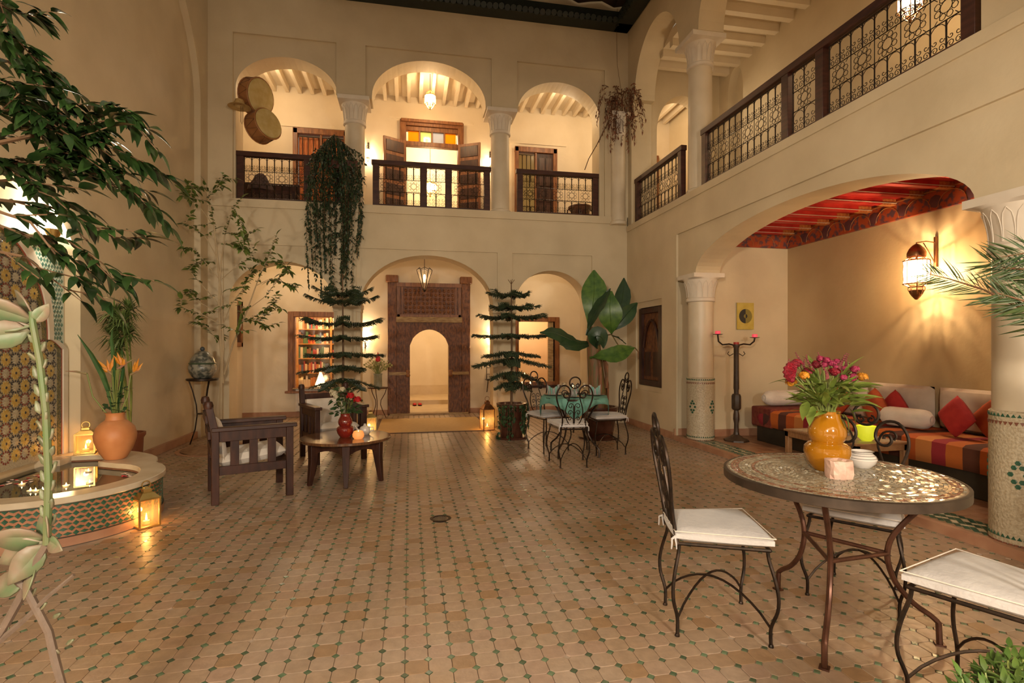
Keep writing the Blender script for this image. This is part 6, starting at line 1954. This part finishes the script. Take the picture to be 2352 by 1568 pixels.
for (bx, by_, tx, ty, fan) in ((258, 860, 232, 842, [(222, 826), (228, 832), (246, 828), (260, 822), (236, 846)]), (270, 848, 312, 822, [(262, 818), (270, 812), (280, 815), (286, 826)]), (300, 860, 324, 851, [(310, 832), (318, 826), (326, 836)]), (200, 858, 150, 852, [])):
    mb = MB(); b = SB(bx, by_, random.uniform(-.05, .05)); e = SB(tx, ty)
    mid = SB((265 + bx) / 2 + (bx - 265) * .3, 910)
    mb.tube([Vector((0, 0, -.1)), mid, b], [.007, .006, .006], 6); mb.build('flower_stem', STEM, sb)
    mb = MB(); mb.tube([b, b.lerp(e, .5) + Vector((0, 0, .008)), e], [.011, .009, .002], 7); mb.build('beak', BEAK, sb)
    for (fx, fy) in fan:
        f = SB(fx, fy, random.uniform(-.04, .04)); o = b.lerp(e, .25); d = (f - o); s = d.cross(FW).normalized()
        mb = MB(); mb.add([o, o.lerp(f, .5) + s * .019, o.lerp(f, 1.15), o.lerp(f, .5) - s * .019, o.lerp(f, .5) - FW * .012], [(0, 1, 4), (1, 2, 4), (2, 3, 4), (3, 0, 4)]); mb.build('sepal', ORF, sb)
def bladeG(pts, w, root, m_):
    P = [Vector(p) for p in pts]; N = len(P); vs = []; fs = []
    for i in range(N):
        t = (P[min(i + 1, N - 1)] - P[max(0, i - 1)]).normalized(); s = t.cross(Vector((-.5, -1, .1))).normalized()
        ww = max(.003, w * sin(pi * min(.97, .08 + .9 * i / (N - 1))))
        vs += [P[i] - s * ww, P[i] + Vector((0, .02, 0)) * (ww / .05), P[i] + s * ww]
    for i in range(N - 1):
        a = i * 3; fs += [(a, a + 3, a + 4, a + 1), (a + 1, a + 4, a + 5, a + 2)]
    MB().add(vs, fs).build('leaf', m_, root)
bladeG([Vector((0, 0, -.1)), SB(250, 900), SB(235, 860), SB(210, 815), SB(178, 768)], .035, sb, GL)
bladeG([Vector((0, 0, -.1)), SB(262, 890), SB(262, 830), SB(256, 780), SB(258, 755)], .03, sb, GL)
bladeG([Vector((0, 0, -.1)), SB(275, 900), SB(283, 850), SB(280, 800)], .025, sb, GL)
mb = MB()
for k in range(16):
    a = random.uniform(-.05, .05)
    mb.tube([Vector((random.uniform(-.03, .03), random.uniform(-.03, .03), -.1)), SB(265 + random.uniform(-18, 22), random.uniform(840, 900), random.uniform(-.06, .06))], .004, 4)
mb.build('stalks', STEM, sb)
m4 = []
for k in range(36):
    p = SB(268 + random.gauss(0, 16), random.uniform(890, 945), random.uniform(-.08, .08))
    m4.append(frame(p, Vector((random.uniform(-1, 1), random.uniform(-1, 1), random.uniform(-.4, .8))), scale=random.uniform(.8, 1.5)))
scatter(sb, ivl, m4, 0)
# ================================================================ wall fountain
fo = thing('wall_fountain', 'tiled wall fountain with mosaic panel and round basin of water', 'fountain', (XN, 4.6, 0))
fb = Vector(fo.location)
BC = Vector((-2.70, 4.72)); BR = .72
def arc2(c, r, a0, a1, n):
    return [(c[0] + r * cos(radians(a0 + (a1 - a0) * i / n)), c[1] + r * sin(radians(a0 + (a1 - a0) * i / n))) for i in range(n + 1)]
outer = [(XN + .05, 3.85)] + arc2(BC, BR, -112, 48, 36) + [(-2.25, 5.36), (-2.31, 5.50), (-2.42, 5.64), (-2.60, 5.80), (-2.80, 5.92)] + [(XN + .14, 5.99)]
inner = [(XN + .05, 4.06)] + arc2(BC, BR - .18, -118, 70, 32) + arc2((-2.93, 5.46), .22, -30, 100, 14) + [(XN + .05, 5.66)]
OB = BR - .025
wall_ = [(XN + .05, 3.88)] + arc2(BC, OB, -112, 48, 36) + [(-2.25, 5.36), (-2.31, 5.50), (-2.42, 5.64), (-2.60, 5.80), (-2.80, 5.92)] + [(XN + .14, 6.02)]
def between(mb, A, B, z0, z1):
    """ring of quads: A outer polyline, B inner polyline with own resolution, sampled by arc length"""
    def samp(P, n):
        L = [0]
        for i in range(len(P) - 1): L.append(L[-1] + hypot(P[i + 1][0] - P[i][0], P[i + 1][1] - P[i][1]))
        out = []
        for k in range(n + 1):
            s = L[-1] * k / n; i = 0
            while i < len(P) - 2 and L[i + 1] < s: i += 1
            t = (s - L[i]) / max(1e-9, L[i + 1] - L[i]); out.append((P[i][0] + (P[i + 1][0] - P[i][0]) * t, P[i][1] + (P[i + 1][1] - P[i][1]) * t))
        return out
    n = 90; a = samp(A, n); b = samp(B, n)
    vs = [(x, y, z1) for x, y in a] + [(x, y, z1) for x, y in b] + [(x, y, z0) for x, y in a] + [(x, y, z0) for x, y in b]
    fs = []
    for i in range(n):
        fs += [(i, i + 1, n + 1 + i + 1, n + 1 + i), (2 * (n + 1) + i, 2 * (n + 1) + i + 1, i + 1, i), (n + 1 + i, n + 1 + i + 1, 3 * (n + 1) + i + 1, 3 * (n + 1) + i), (3 * (n + 1) + i, 3 * (n + 1) + i + 1, 2 * (n + 1) + i + 1, 2 * (n + 1) + i)]
    mb.add(vs, fs); return a
RUSTT = mat('terracotta_zellige', (.33, .13, .065), .35, c2=(.42, .19, .10), scale=18, rnd=.2)
mb = MB(); between(mb, outer, inner, .295, .34); mb.build('rim', MARBLE, fo, True, bevel=.006)
mb = MB(); between(mb, wall_, inner, .0, .295); mb.build('basin_wall', RUSTT, fo, True)
DARKL = mat('dark_joint', (.05, .045, .03), .5)
foot = [(XN + .05, 3.85)] + arc2(BC, OB + .012, -112, 48, 36) + [(-2.25, 5.36), (-2.31, 5.50), (-2.42, 5.64), (-2.60, 5.80), (-2.80, 5.92)] + [(XN + .14, 5.99)]
mb = MB(); between(mb, foot, inner, .0, .06); mb.build('plinth', PINKSTONE, fo, True)
mb = MB(); a = between(mb, foot, inner, .062, .066); b = between(mb, foot, inner, .288, .294); mb.build('joint_line', DARKL, fo, True)
mb = MB(); mb.prism(inner, .05, .09); mb.build('basin_floor', mat('pool_tile', (.06, .09, .085), .3, c2=(.12, .14, .12), scale=12), fo, True, smooth=False)
m, t, b_ = nt('pool_water')
b_.inputs['Base Color'].default_value = (.10, .13, .12, 1); b_.inputs['Roughness'].default_value = .03; b_.inputs['IOR'].default_value = 1.33; b_.inputs['Transmission Weight'].default_value = .75
ns = node(t, 'ShaderNodeTexNoise'); ns.inputs['Scale'].default_value = 9; bp = node(t, 'ShaderNodeBump'); bp.inputs['Strength'].default_value = .06
t.links.new(ns.outputs[0], bp.inputs['Height']); t.links.new(bp.outputs[0], b_.inputs['Normal'])
mb = MB(); mb.add([(x, y, .285) for x, y in inner], [tuple(range(len(inner)))]); mb.build('water', m, fo, True, smooth=False)
# green diamond tiles in running rows on the basin wall, each tile its own piece
dm = MB()
for a, b in ((0, 1),):
    P = [(-.0195, 0), (0, -.0185), (.0195, 0), (0, .0185)]
    dm.add([(0, u, v) for u, v in P] + [(.004, u * .9, v * .9) for u, v in P], [(4, 5, 6, 7)] + [(i, (i + 1) % 4, 4 + (i + 1) % 4, 4 + i) for i in range(4)])
dmesh = dm.mesh('tile', GREENT, False)
dl = MB(); P = [(-.027, 0), (0, -.0125), (.027, 0), (0, .0125)]
dl.add([(0, u, v) for u, v in P] + [(.004, u * .9, v * .9) for u, v in P], [(4, 5, 6, 7)] + [(i, (i + 1) % 4, 4 + (i + 1) % 4, 4 + i) for i in range(4)])
dmesh2 = dl.mesh('tile', GREENT, False)
count = 0
rest = MB()
for row in range(7):
    z = .082 + row * .0335
    nA = 44
    for i in range(nA):
        ang = -104 + 166 * (i + .5 * (row % 2)) / nA
        a = radians(ang)
        if ang < -86 and ang < -100: continue
        p = Vector((BC.x + OB * cos(a), BC.y + OB * sin(a), z))
        mm = Matrix.Translation(p - fb) @ Matrix.Rotation(a, 4, 'Z')
        me = dmesh if (i + row) % 2 == 0 else dmesh2
        if -95 < ang < 40 and count < 298:
            inst('tile', me, fo, mm); count += 1
        else: rest.add([v.co.copy() for v in me.vertices], [tuple(q.vertices) for q in me.polygons], mm)
rest.build('tile_field', GREENT, fo, smooth=False, kind='stuff')
# marble shelf filling the ledge behind the basin
mb = MB(); mb.box2((XN, 5.5, .0), (XN + .20, 5.915, .338)); mb.build('ledge', MARBLE, fo, True, smooth=False)

# mosaic wall panel: arch with shoulder, centre at y=4.65
YC = 4.66; ZS = 1.38
def half_arch(w_top, w_low, z0, zsh, zap, n=22):
    """right half outline of the lobed panel: (dy,z)"""
    pts = [(w_low, z0), (w_low, zsh)]
    pts += [(w_low - .18 * (w_low - w_top) / .2 * 0 - (w_low - w_top) * k / 6, zsh + .09 * sin(pi / 2 * k / 6)) for k in range(1, 7)]
    for k in range(1, n + 1):
        q = k / n
        pts.append((w_top * cos(pi / 2 * q) ** .85, zsh + .12 + (zap - zsh - .12) * sin(pi / 2 * q)))
    return pts
W1, W2, ZSH, ZAP = .98, 1.185, 1.34, 2.43
hp = half_arch(W1, W2, .335, ZSH, ZAP)
full = [(YC + u, v) for u, v in hp] + [(YC - u, v) for u, v in hp[::-1][1:]]
XP = XN + .03
mb = MB(); mb.prism(full, XN, XP, FX); 
MOB = mat('mosaic_ground', (.44, .39, .29), .3, c2=(.33, .29, .21), scale=90, detail=1, bump=.1)
mb.build('mosaic_panel', MOB, fo, True, smooth=False)
def band(mb, off0, off1, x0, x1):
    def off(o):
        return [(u + o, v + (o if v > ZSH + .1 else 0)) for u, v in hp]
    A = off(off0); B = off(off1)
    for s in (1, -1):
        for i in range(len(A) - 1):
            (a, za), (b, zb), (c, zc), (d, zd) = A[i], A[i + 1], B[i + 1], B[i]
            q = [(YC + s * a, za), (YC + s * b, zb), (YC + s * c, zc), (YC + s * d, zd)]
            mb.prism(q if s < 0 else q[::-1], x0, x1, FX)
MGRN = mat('mosaic_olive', (.17, .13, .035), .3, c2=(.05, .05, .02), scale=70, detail=1, lo=.45, hi=.55)
mb = MB(); band(mb, -.085, -.03, XP - .01, XP + .004); mb.build('mosaic_border', MGRN, fo, True, smooth=False)
mb = MB(); band(mb, -.03, -.018, XP - .01, XP + .006); mb.build('red_line', mat('red_line', (.30, .06, .03), .4), fo, True, smooth=False)
WM = mat('white_marble', (.62, .55, .43), .35, c2=(.70, .63, .52), scale=5)
mb = MB(); band(mb, -.018, .045, XP - .03, XP + .02); mb.build('marble_frame', WM, fo, True, smooth=False)
mb = MB(); mb.prism([(3.4, .335), (5.9, .335), (5.9, 2.38), (3.4, 2.38)], XN - .004, XN + .008, FX)
mb.build('spandrel', mat('pale_green_tile', (.45, .52, .44), .2, c2=(.52, .58, .50), scale=20), fo, True, smooth=False)
sp_ = MB(); P = [(-.020, 0), (0, -.023), (.020, 0), (0, .023)]
SPG = mat('spandrel_green', (.04, .13, .10), .2, c2=(.08, .19, .15), scale=20, rnd=.2)
cnt = 0; smesh = None
def dmnd(r):
    q = MB(); P = [(-r * .9, 0), (0, -r), (r * .9, 0), (0, r)]
    q.add([(0, u, v) for u, v in P] + [(.003, u * .9, v * .9) for u, v in P], [(4, 5, 6, 7)] + [(i, (i + 1) % 4, 4 + (i + 1) % 4, 4 + i) for i in range(4)])
    return q.mesh('tile', SPG, False)
smesh = dmnd(.0215)
def in_panel(y, z, marg):
    u = abs(y - YC)
    if z < ZSH: return u < W2 + marg
    if z < ZSH + .1: return u < W1 + (W2 - W1) * (1 - ((z - ZSH) / .1) ** 2) ** .5 + marg
    k = (z - ZSH - .1) / (ZAP - ZSH - .1)
    return k < 1 and u < W1 * (1 - k * k) ** .42 + marg
for i in range(60):
    for j in range(26):
        y = 3.5 + i * .0415 + (0 if j % 2 else .02075); z = 1.28 + j * .042
        if in_panel(y, z, .07) or y > 5.87: continue
        if y > 5.0:
            inst('tile', smesh, fo, Matrix.Translation(Vector((XN + .008, y, z)) - fb)); cnt += 1
# rosettes
YEL = mat('rosette_yellow', (.42, .27, .06), .3, c2=(.50, .36, .12), scale=40); DKR = mat('rosette_oxblood', (.17, .03, .025), .3); BLU = mat('rosette_black', (.035, .035, .04), .3)
def star(n, r0, r1, h):
    mb = MB(); vs = [(h, 0, 0)]
    for k in range(2 * n):
        a = pi * k / n; r = r1 if k % 2 == 0 else r0
        vs.append((h * .6, r * cos(a), r * sin(a)))
    for k in range(2 * n):
        a = pi * k / n; r = r1 if k % 2 == 0 else r0
        vs.append((-.002, r * cos(a), r * sin(a)))
    m_ = 2 * n
    fs = [(0, 1 + k, 1 + (k + 1) % m_) for k in range(m_)] + [(1 + k, 1 + m_ + k, 1 + m_ + (k + 1) % m_, 1 + (k + 1) % m_) for k in range(m_)]
    return mb.add(vs, fs)
rosY = star(12, .040, .058, .006).mesh('rosette', YEL, False)
rosR = star(12, .026, .038, .006).mesh('rosette', MOB, False)
pet = MB(); pb = MB()
D = .155
tiles = []
for i in range(-10, 11):
    for j in range(-1, 16):
        y = YC + i * D / 1.0 * .72 ; z = .56 + j * D * .72 * 1.04 
        if not in_panel(y, z, -.11) or z < .41: continue
        par = (i + j) % 2
        if par == 0:
            o = inst('rosette', rosY, fo, Matrix.Translation(Vector((XP + .001, y, z)) - fb))
            pb.lathe([(.014, 0), (.010, .004), (0, .005)], 6, m=Matrix.Translation(Vector((XP + .005, y, z))) @ Matrix.Rotation(pi / 2, 4, 'Y'), caps=False)
        else:
            big = (i % 2 == 0)
            o = inst('rosette', rosR, fo, Matrix.Translation(Vector((XP + .001, y, z)) - fb))
            R = .050; n = 12
            for k in range(n):
                a = 2 * pi * k / n
                c = Vector((XP + .002, y + R * cos(a), z + R * sin(a)))
                d = Vector((0, cos(a), sin(a))); w = Vector((0, -sin(a), cos(a)))
                tgt = pet if big else pb
                tgt.add([c - d * .014, c + w * .0105, c + d * .014, c - w * .0105, c + Vector((.004, 0, 0))], [(0, 1, 4), (1, 2, 4), (2, 3, 4), (3, 0, 4)])
        # little dark stars between
        yy, zz = y + D * .36, z + D * .37
        if in_panel(yy, zz, -.1):
            for k in range(8):
                a = 2 * pi * k / 8
                c = Vector((XP + .002, yy + .021 * cos(a), zz + .021 * sin(a))); d = Vector((0, cos(a), sin(a))); w = Vector((0, -sin(a), cos(a)))
                pb.add([c - d * .010, c + w * .007, c + d * .010, c - w * .007, c + Vector((.003, 0, 0))], [(0, 1, 4), (1, 2, 4), (2, 3, 4), (3, 0, 4)])
pet.build('rosette_petals', DKR, fo, True, smooth=False, kind='stuff'); pb.build('mosaic_chips', BLU, fo, True, smooth=False, kind='stuff')

# floating candles and petals
for i, (px, py, lab) in enumerate(((50, 1112, 'floating candle nearest the mosaic panel'), (82, 1127, 'floating candle in the cluster by the front rim'), (98, 1125, 'floating candle right of the front cluster'), (70, 1127, 'floating candle left in the front cluster'), (152, 1115, 'floating candle alone by the front rim'), (203, 1082, 'floating candle in the middle of the pool'), (206, 1108, 'floating candle close to the right rim'))):
    p = on_z(px, py, .29)
    t = thing('floating_candle', 'small lit ' + lab, 'candle', (p.x, p.y, .286), 0, 'floating candles in the basin')
    MB().lathe([(0, -.006), (.020, -.004), (.024, .008), (.020, .008), (.016, .0), (0, 0)], 14, caps=False).build('cup', WAX, t)
    MB().lathe([(0, .002), (.006, .008), (.005, .016), (.002, .024), (0, .03)], 8, caps=False).build('flame', FLAME, t)
lamp('pool_candles', (-2.6, 4.6, .40), 2.0, (1, .6, .25), .08)
PR = mat('red_petal', (.45, .015, .03), .5); PW = mat('pale_petal', (.62, .5, .45), .5)
for i in range(34):
    px, py = (random.uniform(-10, 105), random.uniform(1096, 1112)) if i < 26 else (random.uniform(278, 300), random.uniform(1086, 1098))
    py += (50 - px) * .2 if i < 26 else 0
    p = on_z(px, py, .288)
    mb = MB(); s = random.uniform(.014, .022)
    mb.add([(-s, 0, .002), (-s * .3, -s * .7, .005), (s, -s * .3, .003), (s * .8, s * .5, .005), (-s * .2, s * .8, .004)], [(0, 1, 2, 3, 4)])
    o = mb.build('rose_petal', PR if i % 3 == 0 else PW, loc=(p.x, p.y, .286)); o.rotation_euler = (0, 0, random.uniform(0, 6))
    md = o.modifiers.new('t', 'SOLIDIFY'); md.thickness = .001
    wh_ = 'below the mosaic panel' if i < 26 else 'by the right rim of the basin'; cl_ = 'red' if i % 3 == 0 else 'pale'
    tag(o, cl_ + ' rose petal floating ' + wh_, 'petal', cl_ + ' petals ' + wh_)
for px, py, lb in ((258, 1270 - 0, 'small pale fallen leaf on the tiles right of the basin'), (352, 1290, 'small yellow fallen leaf on the open floor')):
    p = on_z(px, py + 10, .002)
    o = inst('fallen_leaf', leaf_mesh('fallen_leaf', .05, .022, mat('fallen_' + str(px), (.45, .36, .15), .6), .2, .1, 3), None, Matrix.Translation(p)); tag(o, lb, 'leaf')
# ================================================================ things on the walls and galleries
# hanging drums
SKIN = mat('drum_skin', (.50, .36, .12), .6, c2=(.58, .45, .20), scale=10); DWOOD = mat('drum_shell', (.30, .12, .04), .5, c2=(.40, .18, .06), scale=6)
def drum(label, px, py, r, dep, rz, tilt):
    c = on_y(px, py, YF - .02)
    t = thing('drum', label, 'drum', tuple(c), 0, 'drums hung in the upper arch')
    t.rotation_euler = (radians(90) + tilt, 0, rz)
    MB().lathe([(r * .94, -dep / 2), (r, -dep * .3), (r, dep * .3), (r * .94, dep / 2)], 30, caps=False).build('shell', DWOOD, t)
    for s in (-1, 1): MB().lathe([(0, s * dep / 2), (r * .94, s * dep / 2), (r * .97, s * dep * .44)], 30, caps=False).build('skin', SKIN, t)
    mb = MB()
    for z in (-.40, .40): mb.tube([(r * 1.01 * cos(2 * pi * k / 24), r * 1.01 * sin(2 * pi * k / 24), z * dep) for k in range(24)], .012, 5, closed=True)
    mb.build('hoop', DWOOD, t)
    mb = MB(); N = 20
    mb.tube([(r * 1.02 * cos(2 * pi * k / N), r * 1.02 * sin(2 * pi * k / N), dep * .4 * (-1) ** k) for k in range(N)], .005, 4, closed=True)
    mb.build('lacing', mat('drum_rope', (.2, .1, .05), .7), t)
    return t
drum('upper hanging drum with pale skin in the left upper arch', 588, 222, .27, .22, radians(62), radians(8))
drum('lower hanging drum with pale skin in the left upper arch', 604, 290, .235, .30, radians(52), radians(-8))
c = on_y(550, 243, YF - .20)
t = thing('straw_hat', 'small straw hat hanging beside the drums', 'hat', tuple(c))
MB().lathe([(.0, .10), (.06, .09), (.085, .02), (.16, -.015), (.165, -.02), (.08, .0), (.055, .075), (0, .085)], 24, caps=False).build('brim_and_crown', STRAW, t)
mb = MB(); mb.tube([(.02, 0, .0), (.02, 0, -.24), (.035, 0, -.28), (.05, 0, -.24), (.05, 0, 0)], .004, 4); mb.build('chin_strap', TWIG, t)
# radiator under the library window
rd = thing('radiator', 'white ribbed radiator under the library window', 'radiator', (-1.62, YB - .08, .12))
mb = MB(); mb.box2((-.55, -.01, .0), (.55, .05, .42)); mb.build('panel', CREAM, rd)
rib = MB().box((0, -.018, .21), (.018, .02, .40)).mesh('rib', CREAM, False)
for k in range(30): inst('rib', rib, rd, Matrix.Translation((-.535 + k * .037, 0, 0)))
MB().box2((-.6, -.06, .43), (.6, .07, .445)).build('top_grille', AGED, rd)
for s in (-1, 1): MB().box2((s * .45 - .015, 0, -.12), (s * .45 + .015, .03, 0)).build('foot', CREAM, rd)
# library bookcase and books
BCX, BCY = -1.75, 12.75
bk = thing('bookcase', 'lit wooden bookcase behind the library window', 'bookcase', (BCX, BCY, 0))
SH = mat('honey_wood', (.42, .20, .05), .45, c2=(.52, .28, .09), scale=5, stretch=(1, 6, 6))
for x in (-.72, .0, .72): MB().box2((x - .02, -.15, 0), (x + .02, .15, 2.3)).build('upright', SH, bk)
MB().box2((-.72, .13, 0), (.72, .15, 2.3)).build('back_panel', SH, bk)
shelves = [.45, .78, 1.11, 1.44, 1.77, 2.1]
for z in shelves: MB().box2((-.70, -.14, z - .02), (.70, .13, z)).build('shelf', SH, bk)
cols = [mat('book_' + n, c, .55) for n, c in (('red', (.35, .04, .03)), ('cream', (.6, .52, .4)), ('blue', (.07, .10, .2)), ('green', (.06, .14, .08)), ('brown', (.2, .09, .04)), ('white', (.65, .6, .55)), ('orange', (.5, .18, .04)))]
colname = ['red', 'cream', 'blue', 'green', 'brown', 'white', 'orange']
bmesh_ = [MB().box((0, 0, .5), (1, 1, 1)).mesh('book', c, False) for c in cols]
ordn = ['lowest', 'second lowest', 'third', 'fourth', 'fifth', 'topmost']
for si, z in enumerate(shelves[:5]):
    for hx in (-.70, .02):
        x = hx
        while x < hx + .62:
            w = random.uniform(.03, .055); h = random.uniform(.17, .27); ci = random.randrange(7)
            o = bpy.data.objects.new('book', bmesh_[ci]); COL.objects.link(o)
            o.location = (BCX + x + w / 2, BCY - .02, z); o.scale = (w * .94, .17, h)
            tag(o, '%s book in the %s half of the %s bookcase shelf' % (colname[ci], 'left' if hx < 0 else 'right', ordn[si]), 'book', '%s books %s half %s shelf' % (colname[ci], 'left' if hx < 0 else 'right', ordn[si]))
            x += w
# cone lamp standing in the library window
c = on_y(736, 888, YB + .18)
wl = thing('cone_lamp', 'glowing white cone lamp in the library window', 'lamp', (c.x, YB + .2, .0))
MB().box2((-.18, -.12, 0), (.18, .15, c.z - .005)).build('stand', SH, wl)
MB().lathe([(.115, c.z), (.10, c.z + .06), (.045, c.z + .22), (.02, c.z + .30), (0, c.z + .30)], 14, caps=False).build('shade', glow('lit_paper', (1, .82, .5), 3.0, (.9, .8, .6)), wl)
mb = MB()
for k in range(7):
    a = 2 * pi * k / 7
    mb.tube([(.115 * cos(a), .115 * sin(a), c.z), (.02 * cos(a), .02 * sin(a), c.z + .30), (.035 * cos(a + .3), .035 * sin(a + .3), c.z + .36)], .004, 4)
mb.build('wire_frame', SH, wl)
lamp('cone_lamp_light', (c.x, YB + .15, c.z + .15), 4, (1, .75, .42), .1)
# candles in the dining room window
for k, (px, py, lb) in enumerate(((1205, 858, 'tall lit candle in the dining room window'), (1218, 880, 'short lit candle on the dining room window sill'), (1199, 880, 'short lit candle left on the dining room sill'))):
    c = on_y(px, py, YB - .06 if k else YB + .4)
    t = thing('pillar_candle', lb, 'candle', (c.x, c.y, .558 if k else .5), 0)
    H = max(.02, c.z - (.558 if k else .5) - .04)
    MB().lathe([(0, 0), (.025, 0), (.025, H), (0, H)], 12, caps=False).build('wax', WAX, t)
    MB().lathe([(0, H), (.014, H + .015), (.01, H + .04), (0, H + .065)], 8, caps=False).build('flame', FLAME, t)
c = on_y(1205, 858, YB + .4)
tb = thing('window_table', 'small dark table behind the dining room window', 'table', (c.x, YB + .45, 0))
MB().box2((-.3, -.12, .46), (.5, .3, .5)).build('top', WOOD, tb)
for sx in (-.27, .45):
    for sy in (-.1, .27): MB().box2((sx - .02, sy - .02, 0), (sx + .02, sy + .02, .46)).build('leg', WOOD, tb)
# wall hanging on the left end of the lower gallery
p = on_x(556, 745, XL + .03)
wh = thing('wooden_wall_mirror', 'narrow carved wooden frame hung on gallery end wall', 'mirror', (XL, min(p.y, 10.6), p.z))
mb = MB(); 
for (y0, y1, z0, z1) in ((-.25, -.17, -.42, .42), (.17, .25, -.42, .42), (-.25, .25, -.42, -.34), (-.25, .25, .34, .42)): mb.box2((0, y0, z0), (.05, y1, z1))
mb.build('frame', CEDAR, wh, bevel=.006); MB().box2((0, -.17, -.34), (.015, .17, .34)).build('panel', WOODX, wh)
# iron bracket chair-back like hook beside the right pier
c = on_y(1128, 872, YB - .05)
wb = thing('iron_console', 'black scrolled iron bracket shelf beside the right pier', 'shelf', (c.x, YB - .02, c.z))
mb = MB(); mb.box2((-.12, -.22, 0), (.12, 0, .02))
mb.build('shelf', IRON, wb)
mb = MB()
for s in (-.09, .09):
    mb.tube([(s, 0, -.25), (s, -.06, -.24), (s, -.10, -.15), (s, -.18, -.04), (s, -.2, 0)], .008, 5)
    mb.tube([(s, 0, .02), (s, -.01, .25)], .008, 5)
mb.tube([(-.09, -.01, .12), (.09, -.01, .12)], .007, 5); mb.tube([(-.09, -.01, .25), (.09, -.01, .25)], .007, 5)
mb.build('scroll_bracket', IRON, wb)
# upper gallery furniture seen through the railings
c = on_y(600, 430, YF + .75)
bh = thing('bench', 'dark wooden settle behind the upper left railing', 'bench', (c.x - .05, YF + .85, Z1))
MB().box2((-.5, -.2, .28), (.62, .2, .34)).build('seat', WOOD, bh)
MB().box2((-.5, .14, .34), (.62, .2, .55)).build('backrest', WOOD, bh)
MB().box2((-.5, -.18, .0), (.62, -.14, .28)).build('front_panel', WOODX, bh)
for sx in (-.48, .6):
    for sy in (-.17, .17): MB().box2((sx - .02, sy - .02, 0), (sx + .02, sy + .02, .28)).build('leg', WOOD, bh)
hd = thing('saddle_bag', 'dark draped bundle on the settle behind the railing', 'bundle', (c.x - .02, YF + .8, Z1 + .342))
mb = MB(); mb.lathe([(.0, 0), (.22, 0), (.20, .08), (.13, .18), (.09, .27), (.04, .31), (0, .32)], 16, caps=False); mb.build('bundle', mat('dark_cloth', (.03, .018, .02), .9, c2=(.06, .03, .03), scale=12, bump=.3), hd)
c = on_y(1341, 476, YF + .5)
pt = thing('clay_pot', 'wide dark clay pot behind the upper right railing', 'pot', (c.x, YF + .72, Z1))
MB().lathe([(0, 0), (.15, 0), (.17, .06), (.18, .26), (.20, .28), (.23, .31), (.23, .34), (.2, .36), (0, .38)], 24, caps=False).build('body', DARKPOT, pt)
for s in (-1, 1):
    mb = MB(); mb.tube([(s * .19, 0, .3), (s * .25, 0, .27), (s * .25, 0, .2), (s * .18, 0, .17)], .014, 6); mb.build('handle', DARKPOT, pt)
c = on_x(2165, 118, XR + .2)
bp2 = thing('balcony_plant', 'dark low plant peeping under the long balcony railing', 'plant', (XR + .62, c.y, ZR))
ivm = []
for k in range(70):
    a = random.uniform(0, 2 * pi); r = random.uniform(0, .2)
    ivm.append(frame(Vector((r * .5 * cos(a), r * sin(a), random.uniform(.05, .2))), Vector((cos(a), sin(a), random.uniform(-.2, .8)))))
MB().lathe([(0, 0), (.07, 0), (.09, .09), (.07, .09), (0, .07)], 14, caps=False).build('pot', DARKPOT, bp2)
scatter(bp2, crl, ivm, 0)
# upper room pendant
c = on_y(988, 432, 12.4)
star_lantern('pendant_lamp', 'lit pendant seen low through the open upper doors', tuple(c), .14, .4, 18, rod=6.5 - c.z, metal=BRASS, bulb=.07)
# red slippers in the corridor
c = on_z(953, 927, .02)
for k, s in enumerate((-1, 1)):
    sl = thing('slipper', 'red slipper on the corridor floor, %s of the pair' % ('left' if s < 0 else 'right'), 'slipper', (c.x + s * .06 + .05, min(12.4, c.y), .022), 0, 'red slippers')
    MB().ball((0, 0, .03), (.045, .12, .03), 12, 6).build('upper', ROSE, sl)
    MB().ball((0, 0, .006), (.05, .13, .008), 12, 4).build('sole', DARKB, sl)
# fallen petal by the table leg
p = on_z(1893, 1477, .006)
o = MB().ball((0, 0, 0), (.012, .014, .006), 8, 5).build('fallen_petal', PR, loc=tuple(p)); tag(o, 'red petal fallen beside the mosaic table leg', 'petal')
